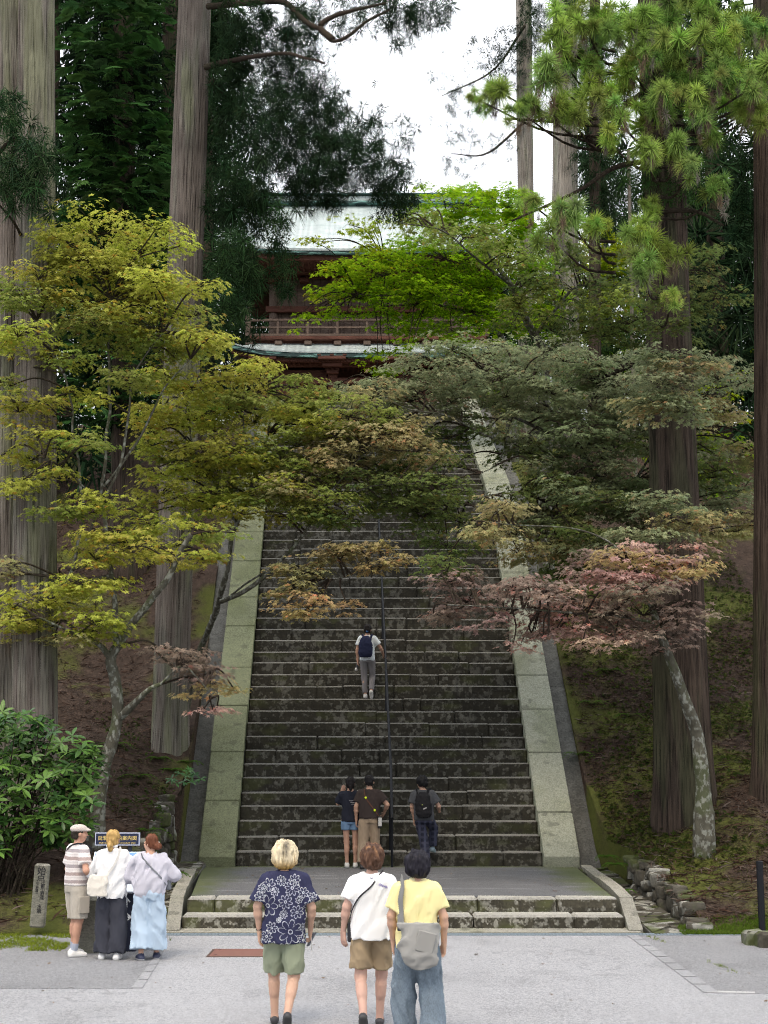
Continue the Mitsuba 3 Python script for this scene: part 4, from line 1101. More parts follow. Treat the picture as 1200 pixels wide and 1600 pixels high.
def fill(out, pos, u, kind, col, size, r, tilt=0.35):
    N = len(pos)
    bank_ = {'tuft': TUFTS, 'fine': FINE, 'feather': FEATHERS}[kind]
    which = r.integers(0, len(bank_), N)
    hue = np.asarray(col)[None] * r.uniform(0.6, 1.45, (N, 1)) * (1 + r.normal(0, 0.08, (N, 3)))
    nr = np.array([0, 0, 1.0]) + u * tilt * [1, 1, 0.3] + r.normal(0, 0.22, (N, 3))
    M = frames(nr, r.uniform(0, 6.283, N))
    for k, (V, Fc, S) in enumerate(bank_):
        s = which == k
        if s.any():
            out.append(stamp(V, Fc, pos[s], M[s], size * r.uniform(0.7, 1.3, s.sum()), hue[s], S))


def crown(key, parts, mat_='needle_mat', name='crown'):
    v, f = join([p[:2] for p in parts])
    put(name, (v, f), mat_, key, color=np.vstack([p[2] for p in parts]), kind='stuff')


def high_crown(parts, x, y, z0, z1, R, col, n, seed, size=0.75):
    r = np.random.default_rng(seed)
    t = r.random(n)
    a = r.uniform(0, 6.283, n)
    rr = R * (1.05 - 0.75 * t) * np.sqrt(r.uniform(0.15, 1, n))
    u = np.stack([np.cos(a), np.sin(a), 0 * a], 1)
    pos = np.stack([x + np.cos(a) * rr, y + np.sin(a) * rr, z0 + t * (z1 - z0) - 0.25 * rr], 1)
    fill(parts, pos, u, 'tuft', col, size, r, 0.6)


DARK = (0.030, 0.058, 0.027)
MID = (0.042, 0.085, 0.034)

# ---------------------------------------------------------------- cedars
c1 = thing('cedar_tree', 'huge pale twin trunked cedar at the left edge above the rhododendron', 'tree')
g = at(22, 1200, 26.0)
for (pxb, pxt, rr, sd, dd) in ((16, 20, 0.36, 1, 26.2), (58, 58, 0.35, 2, 25.8)):
    b_ = at(pxb, 1200, dd)
    t_ = at(pxt, -260, dd)
    trunk(c1, [b_[0], dd, float(land(b_[0], dd)) - 0.3], t_, rr * 1.12, rr * 0.88, 'bark_grey_mat', sd, 0.18)
ps = []
for (x, y, hw, hh) in ((30, 235, 62, 55), (62, 300, 42, 40), (14, 180, 40, 40), (15, 290, 40, 50), (70, 250, 25, 30)):
    blob(ps, x, y, 24.4, hw, hh, 'tuft', (0.045, 0.088, 0.038), 0.24, 2.2, depth=0.6)
r_ = np.random.default_rng(3)
high_crown(ps, -6.4, 26.0, 20.5, 31, 3.8, MID, 150, 1)
crown(c1, ps)
put('branch', tube(curve([at(20, 330, 25.9), at(-10, 260, 25.0), at(30, 215, 24.6), at(70, 260, 24.3)], 16), np.linspace(0.06, 0.02, 16), 6), 'bark_red_mat', c1, smooth=True)
put('branch', tube(curve([at(36, 375, 25.8), at(20, 345, 25.0), at(-20, 300, 24.5)], 12), np.linspace(0.035, 0.012, 12), 6), 'bark_red_mat', c1, smooth=True)

c2 = thing('cedar_tree', 'tall grey cedar trunk leaning slightly right beside the left balustrade', 'tree')
b_ = at(263, 1185, 30.9)
trunk(c2, [b_[0], 30.9, float(land(b_[0], 30.9)) - 0.4], at(313, -260, 30.6), 0.37, 0.37, 'bark_grey_mat', 5, 0.17, bury=0.7)
for q in (((322, 105, 30.2), (352, 97, 29.6), (400, 88, 29.0), (455, 84, 28.6), (508, 99, 28.2)), ((330, 125, 30.4), (355, 150, 30.8), (378, 190, 31), (396, 205, 31.2)),
          ((325, 10, 30.2), (380, 5, 29.6), (440, 3, 29.2), (462, 18, 29), (480, 34, 28.8), (505, 48, 28.6), (520, 64, 28.4), (545, 56, 28.2), (570, 35, 28), (610, 15, 27.6)),
          ((520, 62, 28.4), (500, 42, 28.5), (520, 26, 28.4), (560, 14, 28.2), (600, 6, 28)), ((320, -90, 30.2), (420, -60, 29), (520, -70, 28.6), (640, -40, 27.8))):
    n_ = 6 * len(q)
    c_ = curve([at(*p) for p in q], n_)
    c_ = c_ + (meshkit.noise(c_ * 2.5)[:, None] - 0.5) * 0.12 * np.linspace(0, 1, n_)[:, None]
    put('branch', tube(c_, np.linspace(0.075, 0.022, n_), 8), 'bark_red_mat', c2, smooth=True)
ps = []
for (x, y, hw, hh, k) in ((400, 60, 60, 55, 1.1), (360, 160, 38, 80, 1.0), (420, 200, 60, 80, 1.2), (480, 150, 35, 40, .7), (500, 215, 55, 60, 1.1), (560, 240, 55, 40, .9), (600, 280, 50, 36, .8), (480, 285, 75, 36, 1.1), (385, 310, 60, 60, 1.3), (372, 415, 44, 62, 1.5),
                          (358, 480, 36, 30, 1.3), (545, 22, 70, 26, .55), (610, 20, 60, 26, .7), (672, 14, 40, 22, 1), (615, 316, 46, 16, 1.2), (625, 225, 32, 26, .35), (435, 345, 40, 26, .8), (440, 410, 30, 50, .6), (590, 165, 12, 8, .6), (635, 300, 25, 20, .5), (520, 290, 40, 26, .9), (470, 30, 40, 25, .6), (470, 62, 44, 38, .7), (500, 128, 38, 36, .55), (445, 112, 40, 40, .8), (520, 180, 40, 28, .6), (580, 200, 40, 24, .4), (640, 45, 50, 24, .4)):
    blob(ps, x, y, 29.5 + (x % 7) * 0.25, hw, hh, 'tuft', DARK if y < 330 else MID, 0.24, 3.6 * k, depth=1.2)
high_crown(ps, -3.8, 30.0, 22.5, 33, 3.8, DARK, 150, 2)
crown(c2, ps)

c3 = thing('cedar_tree', 'dark red brown cedar trunk on the right bank behind the lichened maple trunk', 'tree')
b_ = at(1068, 1225, 27.4)
trunk(c3, [b_[0], 27.4, float(land(b_[0], 27.4)) - 0.3], at(1020, -260, 27.4), 0.53, 0.36, 'bark_red_mat', 9, 0.25)
TUFT_SPOTS = [(770, 138, 44), (850, 112, 44), (875, 55, 44), (905, 78, 40), (838, 165, 36), (876, 168, 36), (1000, 32, 52), (1078, 66, 50), (985, 100, 38), (978, 140, 34), (1105, 26, 50), (1040, 18, 46), (1135, 66, 44), (1180, 46, 44), (1188, 104, 50),
              (1118, 112, 40), (1004, 182, 40), (948, 216, 25), (1040, 150, 38), (1058, 236, 34), (1112, 216, 28), (886, 338, 46), (858, 366, 36), (992, 366, 38), (1040, 396, 44), (1002, 420, 36), (1050, 462, 22), (1078, 262, 30), (1126, 296, 34), (1010, 236, 38),
              (830, 318, 30), (926, 352, 30), (812, 175, 30), (902, 20, 40), (960, 50, 30), (1150, 150, 40), (1178, 180, 36), (1024, 76, 36), (745, 155, 24), (1070, 130, 36), (1015, 330, 26)] + [(float(a), float(b), 34.0) for a, b in np.random.default_rng(12).uniform([880, -10], [1205, 190], (26, 2))]
br_ = []
ps, dead = [], []
r_ = np.random.default_rng(77)
for (x, y, R) in TUFT_SPOTS:
    d = 24.6 + r_.uniform(-0.9, 0.9)
    sc = d / F
    p = at(x, y, d)
    n = 9
    off = r_.normal(0, 0.30, (n, 3)) * R * sc
    cool = r_.random()
    col = np.array((0.34, 0.46, 0.09)) * (1 - cool * 0.45) + np.array((0.12, 0.26, 0.11)) * cool * 0.45
    fill(ps, p + off, off / (R * sc), 'fine', col, R * sc * 0.62, r_, 0.8)
    V, Fc, S = FINE[0]
    k = 3
    dp = p + r_.normal(0, 0.16, (k, 3)) * R * sc * 1.5 - [0, 0, 0.55 * R * sc]
    M = frames(np.array([0, 0, -1.0]) + r_.normal(0, 0.12, (k, 3)), r_.uniform(0, 6, k))
    vv = V * [0.33, 0.33, 1.0]
    vv = vv[:240]
    dead.append(stamp(vv, Fc[:len(vv) // 4 * 3], dp, M, R * sc * r_.uniform(0.55, 0.95, k), np.array([(0.20, 0.15, 0.11), (0.24, 0.17, 0.12), (0.30, 0.27, 0.23)])[r_.integers(0, 3, k)], S[:len(vv)]))
    if y < 480:
        q = at(1030 if x > 930 else 960, y + 45 if x > 930 else y + 60, 26.4)
        br_.append(tube(curve([q, (q + p) / 2 + [0, 0, -0.25], p], 8), np.linspace(0.035, 0.012, 8), 5, cap=False))
for q in (((1022, 250, 27.2), (960, 262, 26), (900, 300, 25.2), (800, 345, 24.8)), ((1022, 130, 27.2), (960, 175, 26.4), (890, 190, 25.6), (790, 185, 24.9)), ((1024, 60, 27.2), (980, 45, 26.4), (940, 40, 25.6), (880, 30, 25)),
          ((1026, 330, 27.2), (1085, 330, 26), (1130, 352, 25)), ((1020, 200, 27), (1060, 120, 26), (1078, 90, 25)), ((1026, 190, 27), (1040, 220, 26.2), (1110, 190, 25.3), (1180, 160, 24.6))):
    n_ = 6 * len(q)
    put('branch', tube(curve([at(*p) for p in q], n_), np.linspace(0.06, 0.018, n_), 7), 'bark_red_mat', c3, smooth=True)
put('twigs', join(br_), 'bark_red_mat', c3, smooth=True, kind='stuff')
crown(c3, dead, name='dead_needles')
labels[c3 + '__dead_needles']['label'] = 'brown and grey hanging dead needle sprays'
for (x, y, hw, hh, k) in ((985, 120, 60, 70, 1), (1060, 170, 60, 60, 1), (1090, 90, 70, 60, 1), (1150, 120, 50, 90, 1), (1010, 290, 50, 60, .6), (1045, 300, 60, 50, .7), (960, 150, 30, 60, .5), (880, 130, 40, 60, .7), (905, 30, 50, 30, 1), (1100, 240, 40, 40, .8)):
    blob(ps, x, y, 27.0, hw, hh, 'tuft', (0.06, 0.13, 0.035), 0.19, 1.2 * k, depth=0.8)
high_crown(ps, 5.2, 27.4, 20.8, 31, 3.8, MID, 150, 3)
crown(c3, ps)

c4 = thing('cedar_tree', 'dark cedar trunk at the right edge of the photograph behind the black pole', 'tree')
b_ = at(1207, 1210, 27.0)
trunk(c4, [b_[0], 27.0, float(land(b_[0], 27.0)) - 0.3], at(1200, -200, 27.0), 0.36, 0.28, 'bark_red_mat', 19, 0.25)
ps = []
high_crown(ps, 7.6, 27.0, 20.5, 29, 3.4, MID, 120, 4)
for (x, y, hw, hh) in ((1180, 330, 50, 80), (1190, 230, 40, 60)):
    blob(ps, x, y, 28.5, hw, hh, 'tuft', DARK, 0.28, 1.2, depth=0.8)
crown(c4, ps)

# hinoki cypress wall of drooping sprays between the two big left trunks
hk = thing('cypress_tree', 'dense dark green cypress with drooping sprays between the two big left trunks', 'tree')
b_ = at(190, 800, 37.5)
trunk(hk, [b_[0], 38.5, float(land(b_[0], 38.5)) - 0.3], at(190, -300, 38.5), 0.4, 0.2, 'bark_red_mat', 23)
ps = []
for (x, y, hw, hh, k) in ((180, 20, 110, 60, 1), (180, 100, 110, 60, 1), (170, 180, 110, 60, 1), (180, 260, 105, 60, 1), (175, 330, 110, 60, 1), (110, 400, 60, 80, .8), (190, 420, 110, 70, .8), (180, 520, 110, 80, .8), (200, 620, 90, 60, .7), (130, 640, 50, 70, .6), (250, 250, 40, 110, .6)):
    blob(ps, x, y, 37.0, hw, hh, 'feather', (0.048, 0.11, 0.032), 0.42, 2.4 * k, depth=1.5)
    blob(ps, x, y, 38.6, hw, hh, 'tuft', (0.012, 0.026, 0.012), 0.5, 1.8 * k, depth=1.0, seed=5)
high_crown(ps, -6.9, 38, 26.5, 34, 3.2, MID, 120, 5)
crown(hk, ps)

# trunks far up the hill on the right, against the sky
for lab, pb, pt, d, r0, bm, seed in (('pale slender cedar trunk against the white sky, left one of the far pair', (824, 640), (818, -80), 56, 0.34, 'bark_backlit_mat', 31),
                                     ('thick pale cedar trunk against the white sky, right one of the far pair', (884, 640), (882, -80), 54, 0.50, 'bark_backlit_mat', 32),
                                     ('thin dark mossy conifer trunk just right of the thick pale far trunk', (926, 640), (930, -80), 47, 0.20, 'bark_red_mat', 33),
                                     ('grey far trunk behind the right maples below the bright needle tufts', (1079, 700), (1079, 200), 52, 0.28, 'bark_grey_mat', 34),
                                     ('dark half hidden trunk behind the tall left grey cedar', (268, 820), (270, -80), 42, 0.34, 'bark_red_mat', 35),
                                     ('small dead grey snag between the needle tufts and the far trunks', (983, 420), (982, 235), 44, 0.06, 'bark_grey_mat', 36)):
    k_ = thing('far_cedar', lab, 'tree')
    b_, t_ = at(*pb, d), at(*pt, d)
    zg = float(land(b_[0], d))
    trunk(k_, [b_[0], d, min(zg, b_[2]) - 0.4], t_, r0 * 1.05, r0 * 0.9, bm, seed, 0.2, sides=32, n=50)
    ps = []
    if seed == 31:
        for (x, y, hw, hh, k) in ((705, 175, 40, 45, .32), (755, 90, 40, 45, .35), (725, 245, 40, 26, .3), (690, 120, 26, 26, .2), (800, 95, 50, 60, .5), (740, 215, 40, 20, .3), (830, 40, 30, 50, .8), (700, 255, 14, 18, .5), (790, 220, 30, 30, .25)):
            blob(ps, x, y, d - 1, hw, hh, 'tuft', (0.03, 0.055, 0.03), 0.24, 1.5 * k, depth=1.5)
        for q in (((820, 40), (770, 110), (690, 150)), ((820, 190), (760, 240), (705, 240))):
            put('branch', tube(curve([at(x, y, d - 0.5) for x, y in q], 12), np.linspace(0.06, 0.02, 12), 5), 'bark_red_mat', k_, smooth=True)
    if seed == 32:
        for (x, y, hw, hh, k) in ((880, 15, 60, 40, .7), (905, 215, 40, 50, .35), (840, 60, 40, 40, .3), (930, 90, 40, 60, .6)):
            blob(ps, x, y, d - 1, hw, hh, 'tuft', DARK, 0.26, 1.6 * k, depth=1.5)
    if seed == 33:
        for (x, y, hw, hh, k) in ((930, 150, 30, 70, .7), (925, 270, 34, 60, .8), (940, 330, 50, 50, .8), (970, 280, 40, 50, .5), (930, 60, 40, 60, .8)):
            blob(ps, x, y, d, hw, hh, 'tuft', DARK, 0.33, 1.7 * k, depth=0.8)
    if seed == 34:
        for (x, y, hw, hh, k) in ((1120, 380, 70, 70, 1.1), (1070, 320, 70, 60, 1), (1150, 470, 60, 60, .9), (1060, 420, 60, 50, .8), (1180, 400, 60, 90, 1.2), (1030, 460, 50, 60, .6), (1180, 560, 60, 60, .9), (1000, 340, 50, 40, .8), (1130, 580, 60, 40, .8), (1140, 280, 60, 60, 1), (1080, 540, 50, 40, .6), (860, 530, 40, 90, .8), (960, 560, 60, 60, .8), (900, 610, 70, 40, .9), (850, 420, 30, 60, .5), (810, 560, 40, 60, .6)):
            blob(ps, x, y, d + 1, hw, hh, 'tuft', (0.05, 0.10, 0.03) if x < 1000 else DARK, 0.5, 2.3 * k, depth=2)
    if seed == 35:
        high_crown(ps, b_[0], d, 15, 30, 2.6, DARK, 320, 6, 0.6)
    if ps:
        crown(k_, ps)

# forest further back, left and right
rb = np.random.default_rng(41)
for (x, y, s) in ((-9.5, 52, 1), (-14, 48, 2), (-7.6, 62, 3), (-12, 66, 4), (-18, 60, 5), (13.5, 60, 6), (17, 52, 7), (12, 76, 8), (20, 70, 9), (-10.5, 44, 10), (11.5, 49, 11), (16, 44, 12), (-10, 80, 13), (24, 58, 14), (-5.4, 72, 15), (5.6, 72, 16)):
    px_ = 600 + F * x / y
    k_ = thing('background_cedar', 'dense dark conifer in the forest behind the trees on the %s side of the gate' % ('left' if x < 0 else 'right'), 'tree', 'dark conifers of the %s background forest' % ('left' if x < 0 else 'right'))
    zg = float(land(x, y))
    trunk(k_, [x, y, zg - 0.4], [x + rb.normal(0, 0.2), y, zg + (18 if s < 15 else 9)], 0.4, 0.15, 'bark_red_mat', s + 50, sides=20, n=24)
    ps = []
    high_crown(ps, x, y, zg + 1.0, zg + (22 if s < 15 else 11), 3.2, np.array(DARK) * rb.uniform(0.8, 1.5), 190, s + 70, 1.25)
    crown(k_, ps)

# ---------------------------------------------------------------- maples
maple('yellow green maple with a lichened forked trunk behind the guide board at the left',
      [(((150, 1290, 25.0), (163, 1200, 25.0), (182, 1128, 25.0), (180, 1065, 25.0), (172, 1030, 25.0), (186, 1005, 25.0), (215, 965, 24.9), (240, 935, 24.8), (262, 905, 24.7), (282, 862, 24.6), (300, 835, 24.5)), 0.125, 0.04),
       (((181, 1010, 25.0), (180, 940, 25.2), (170, 885, 25.3), (166, 830, 25.3), (160, 790, 25.4), (165, 700, 25.4), (172, 600, 25.4), (168, 530, 25.4), (178, 470, 25.3)), 0.055, 0.016),
       (((172, 1028, 25.0), (150, 1005, 24.8), (110, 985, 24.5), (60, 965, 24.2)), 0.06, 0.012),
       (((183, 1125, 25.0), (208, 1100, 24.8), (232, 1078, 24.6), (252, 1068, 24.5)), 0.075, 0.03),
       (((176, 900, 25.2), (150, 905, 25.0), (105, 917, 24.9), (115, 880, 24.9), (126, 830, 25.0), (130, 790, 25.0), (118, 700, 25.1), (112, 640, 25.2), (100, 590, 25.2), (80, 545, 25.2), (60, 500, 25.2)), 0.04, 0.012),
       (((160, 790, 25.4), (190, 720, 25.2), (205, 610, 25.1), (222, 560, 25.0), (255, 520, 24.9)), 0.03, 0.01),
       (((164, 760, 25.3), (215, 690, 25.2), (255, 610, 25.1), (300, 560, 25.0)), 0.028, 0.01),
       (((252, 1068, 24.5), (285, 1040, 24.4), (310, 1060, 24.3), (330, 1090, 24.2)), 0.02, 0.006),
       (((135, 845, 25.0), (150, 790, 24.9), (110, 740, 24.6), (70, 715, 24.4)), 0.02, 0.008)],
      [(150, 362, 105, 22, 'Y'), (222, 392, 62, 18, 'Y'), (95, 372, 50, 16, 'Y'), (165, 425, 110, 24, 'Y'), (110, 400, 60, 18, 'Y'), (40, 465, 58, 26, 'O'), (28, 520, 55, 22, 'Y'), (235, 470, 80, 26, 'Y'), (150, 505, 75, 20, 'O'),
       (245, 512, 110, 22, 'Y'), (300, 525, 48, 14, 'Y'), (300, 490, 50, 18, 'O'), (85, 560, 60, 15, 'Y'), (30, 640, 60, 15, 'Y'), (70, 625, 30, 10, 'Y'), (15, 600, 30, 12, 'O'), (48, 716, 58, 14, 'Y'), (80, 735, 28, 10, 'Y'),
       (165, 782, 46, 12, 'Y'), (205, 852, 85, 20, 'Y'), (150, 870, 42, 18, 'Y'), (320, 872, 42, 12, 'Y'), (275, 850, 50, 14, 'Y'), (75, 940, 85, 26, 'Y'), (150, 970, 62, 22, 'Y'), (20, 975, 50, 22, 'Y'), (15, 885, 28, 14, 'M'), (60, 995, 50, 14, 'M'),
       (285, 1030, 52, 20, 'p'), (320, 1050, 40, 14, 'p'), (322, 1072, 46, 10, 'R'), (338, 1107, 26, 10, 'P'), (255, 1015, 30, 10, 'p'), (180, 545, 70, 16, 'O'), (290, 545, 60, 14, 'O'),
       (130, 620, 50, 16, 'Y'), (200, 590, 60, 16, 'O'), (120, 690, 50, 14, 'O'), (250, 590, 50, 14, 'Y'), (60, 680, 50, 14, 'Y'), (100, 800, 50, 14, 'O'), (30, 760, 50, 14, 'Y'), (240, 820, 60, 14, 'Y'), (330, 830, 40, 12, 'O'), (60, 430, 50, 20, 'Y'), (260, 440, 50, 18, 'Y'),
       (130, 470, 60, 18, 'Y'), (130, 910, 60, 18, 'Y')],
      25.0, 101)

maple('olive maple rising beside the left balustrade with a crown reaching over the stairs',
      [(((284, 1150, 31.4), (300, 1060, 31.0), (318, 1004, 30.2), (338, 950, 29.0), (352, 905, 28.3), (360, 860, 28.2), (370, 820, 28.1), (388, 780, 28.0), (402, 730, 27.9), (420, 680, 27.8)), 0.085, 0.022),
       (((345, 940, 28.4), (380, 925, 28.1), (420, 895, 27.8), (455, 860, 27.5), (480, 828, 27.3), (500, 795, 27.2), (540, 740, 27.0), (590, 690, 26.9)), 0.05, 0.012),
       (((362, 930, 28.3), (398, 903, 28.0), (450, 880, 27.4), (510, 905, 27.0), (560, 895, 26.8), (600, 880, 26.6)), 0.022, 0.007),
       (((370, 820, 28.1), (330, 750, 28.0), (300, 690, 28.0), (290, 620, 28.0)), 0.03, 0.010),
       (((398, 740, 27.9), (380, 660, 27.8), (400, 610, 27.8)), 0.022, 0.008),
       (((500, 795, 27.2), (535, 780, 27.0), (580, 760, 26.8), (650, 755, 26.6)), 0.02, 0.007)],
      [(300, 602, 64, 22, 'Y'), (358, 588, 55, 20, 'Y'), (428, 602, 52, 18, 'O'), (300, 650, 82, 26, 'Y'), (395, 655, 82, 26, 'Y'), (262, 700, 56, 18, 'Y'), (348, 700, 100, 24, 'Y'), (465, 690, 76, 26, 'O'), (262, 740, 56, 14, 'Y'), (342, 745, 84, 20, 'Y'),
       (428, 740, 76, 22, 'Y'), (290, 795, 70, 14, 'Y'), (415, 780, 84, 16, 'Y'), (470, 640, 60, 24, 'O'), (545, 645, 70, 24, 'O'), (600, 682, 80, 20, 'R'), (650, 700, 60, 18, 'M'), (540, 720, 70, 22, 'M'), (620, 655, 70, 18, 'M'), (520, 680, 60, 20, 'M'),
       (600, 752, 120, 26, 'g'), (560, 700, 80, 20, 'M'), (640, 720, 70, 16, 'g'), (500, 800, 60, 10, 'O'), (560, 775, 80, 16, 'g'), (460, 760, 70, 16, 'O'), (500, 620, 50, 16, 'O'), (450, 640, 40, 14, 'Y'), (480, 720, 60, 16, 'O'), (240, 670, 50, 14, 'Y'), (380, 720, 70, 14, 'Y'), (250, 770, 60, 16, 'Y'), (330, 770, 60, 14, 'Y'), (240, 640, 50, 18, 'Y'), (440, 760, 60, 16, 'M'), (480, 800, 50, 14, 'O'), (380, 800, 50, 14, 'Y'), (460, 620, 40, 14, 'O'), (410, 565, 40, 12, 'Y'), (500, 660, 50, 18, 'Y'),
       (560, 670, 60, 18, 'M'), (560, 740, 70, 18, 'g'), (620, 790, 70, 16, 'g'), (520, 810, 50, 12, 'g'), (580, 620, 50, 16, 'M'), (520, 770, 60, 16, 'O'), (680, 760, 60, 22, 'g'), (350, 770, 60, 14, 'O'), (310, 720, 60, 16, 'O'), (380, 620, 60, 18, 'O'), (330, 620, 60, 16, 'O'), (440, 715, 70, 18, 'O'), (500, 745, 60, 14, 'M'),
       (525, 862, 66, 14, 'M', 26.8), (468, 892, 44, 18, 'M', 26.8), (500, 938, 55, 13, 'R', 26.6), (598, 880, 42, 11, 'R', 26.7), (455, 915, 35, 14, 'M', 26.8), (480, 958, 34, 9, 'R', 26.6), (560, 855, 50, 10, 'R', 26.7)],
      27.6, 102)

maple('pink leaved maple with leaning lichened trunk before the dark red cedar at right',
      [(((1100, 1268, 25.4), (1096, 1200, 25.4), (1086, 1140, 25.4), (1066, 1080, 25.3), (1050, 1040, 25.3), (1038, 1005, 25.2), (1025, 965, 25.1), (1005, 920, 25.0), (990, 880, 24.9)), 0.14, 0.04),
       (((1030, 975, 25.1), (980, 965, 24.8), (920, 960, 24.5), (860, 955, 24.3), (790, 950, 24.2), (700, 945, 24.0)), 0.03, 0.008),
       (((1000, 905, 25), (1030, 880, 24.8), (1070, 870, 24.6), (1110, 880, 24.5)), 0.03, 0.008),
       (((990, 885, 24.9), (950, 845, 24.9), (890, 825, 24.8), (800, 820, 24.6), (760, 815, 24.5)), 0.022, 0.008)],
      [(1022, 865, 82, 18, 'P'), (955, 900, 72, 20, 'P'), (1055, 890, 58, 14, 'R'), (935, 945, 66, 20, 'P'), (1005, 955, 90, 24, 'p'), (960, 992, 74, 15, 'P'), (1035, 1000, 58, 14, 'p'), (870, 965, 50, 18, 'P'), (850, 920, 58, 24, 'p'), (905, 985, 56, 13, 'P'),
       (728, 935, 64, 24, 'p'), (700, 962, 46, 12, 'p'), (815, 1000, 18, 12, 'P'), (770, 830, 56, 18, 'M'), (785, 790, 46, 18, 'M'), (800, 915, 40, 18, 'p'), (760, 965, 40, 12, 'p'), (1095, 890, 30, 10, 'R'), (1000, 920, 80, 16, 'p'),  (700, 885, 50, 18, 'g'),
       (1060, 975, 40, 14, 'p'), (830, 985, 30, 12, 'p'), (985, 875, 60, 12, 'R'), (900, 940, 60, 16, 'p'), (1080, 950, 40, 14, 'p'), (860, 985, 40, 12, 'P'), (930, 870, 60, 16, 'p'), (700, 905, 50, 16, 'p'), (1010, 900, 70, 16, 'P'), (830, 950, 50, 14, 'p')],
      24.8, 103)

maple('wide grey green maple spreading over the right side of the stairs',
      [(((1064, 960, 29.6), (1050, 880, 29.8), (1022, 805, 30.1), (985, 772, 30.4), (938, 750, 30.5), (912, 715, 30.2), (885, 690, 29.9), (850, 672, 29.6), (800, 650, 29.2)), 0.12, 0.03),
       (((940, 760, 30.6), (985, 760, 30.2), (1005, 730, 30), (1030, 690, 29.6)), 0.06, 0.016),
       (((912, 715, 30.2), (930, 670, 29.8), (925, 620, 29.5), (950, 590, 29.2)), 0.05, 0.014),
       (((850, 672, 29.6), (800, 690, 29.0), (760, 680, 28.6), (700, 650, 28.2), (640, 640, 27.8), (600, 620, 27.6)), 0.035, 0.009),
       (((880, 690, 29.9), (860, 640, 29.4), (820, 600, 29.0), (760, 580, 28.6)), 0.04, 0.01),
       (((800, 650, 29.2), (780, 720, 28.8), (750, 740, 28.5)), 0.02, 0.008),
       (((935, 750, 30.5), (880, 790, 29.8), (800, 770, 29.0), (700, 790, 28.2)), 0.03, 0.008)],
      [(618, 592, 74, 20, 'G'), (690, 570, 84, 22, 'G'), (640, 622, 100, 24, 'G'), (752, 602, 90, 26, 'G'), (715, 638, 74, 18, 'G'), (705, 545, 60, 16, 'G'), (770, 550, 70, 20, 'G'), (838, 560, 82, 22, 'G'), (858, 608, 90, 26, 'G'), (932, 590, 74, 22, 'G'),
       (1015, 568, 70, 18, 'G'), (900, 668, 80, 26, 'G'), (960, 648, 56, 22, 'G'), (1000, 612, 84, 18, 'G'), (1050, 622, 72, 16, 'M'), (1082, 652, 56, 14, 'M'), (830, 700, 74, 34, 'g'), (900, 740, 76, 26, 'G'), (1060, 762, 70, 26, 'G'), (1110, 800, 56, 18, 'G'),
       (1000, 828, 92, 22, 'G'), (888, 802, 84, 22, 'M'), (858, 850, 74, 22, 'M'), (905, 885, 70, 26, 'g'), (1130, 640, 50, 18, 'M'), (1170, 582, 46, 18, 'G'), (1172, 700, 40, 18, 'M'), (1182, 815, 36, 20, 'M'), (1120, 590, 50, 18, 'G'), 
       (820, 640, 70, 22, 'G'), (960, 700, 70, 22, 'G'), (970, 560, 50, 18, 'G'), (1060, 850, 70, 16, 'M'), (940, 850, 70, 20, 'G'), (840, 760, 70, 24, 'g'), (1010, 790, 70, 20, 'G'), (900, 830, 60, 18, 'g'), (1040, 700, 60, 20, 'g'), (1120, 730, 60, 24, 'g'), (660, 800, 70, 30, 'g'), (720, 810, 60, 26, 'g'),
       (1160, 760, 50, 20, 'G'), (1000, 670, 60, 18, 'G'), (560, 610, 40, 12, 'G'), (600, 640, 60, 16, 'G'), (700, 680, 70, 20, 'g'),  (690, 740, 60, 20, 'g'), (640, 780, 70, 22, 'g'), (700, 850, 60, 20, 'g'),  (850, 830, 44, 18, 'G'), (840, 640, 60, 18, 'G'), 
       (950, 780, 60, 20, 'g'), (1080, 700, 60, 18, 'G'), (1100, 760, 50, 18, 'g'), (1020, 740, 60, 18, 'G'), (880, 860, 60, 18, 'M'), (1050, 820, 60, 18, 'M'), (870, 760, 60, 18, 'g'), (1140, 830, 50, 16, 'M'), (780, 590, 70, 20, 'G'), (880, 560, 60, 18, 'G'), (960, 610, 60, 18, 'G'), (800, 680, 50, 16, 'G'), (870, 710, 60, 20, 'G'), (940, 690, 60, 20, 'G'), (1010, 650, 60, 18, 'G'), (960, 800, 70, 20, 'G'), (1060, 800, 70, 18, 'M'),
       (850, 800, 60, 20, 'G'), (900, 770, 60, 20, 'G'), (1000, 760, 60, 20, 'G'), (1090, 850, 60, 18, 'M'), (820, 820, 40, 16, 'M'), (930, 880, 60, 20, 'g'), (870, 900, 50, 18, 'g'), (650, 690, 60, 16, 'M'), (1080, 580, 60, 16, 'G'), (640, 740, 70, 18, 'g'), (720, 600, 60, 18, 'G'),
       (1050, 555, 66, 18, 'G', 25.9), (1035, 598, 76, 20, 'G', 25.9), (1065, 640, 70, 18, 'G', 25.9), (1020, 632, 50, 14, 'M', 25.9), (1060, 505, 60, 18, 'g', 26.0), (1040, 780, 66, 16, 'G', 25.8), (1075, 815, 60, 16, 'M', 25.8), (1020, 835, 60, 16, 'G', 25.8), (1085, 575, 50, 14, 'M', 25.8), (1040, 465, 50, 16, 'g', 26.0)],
      29.2, 104, 1.3)

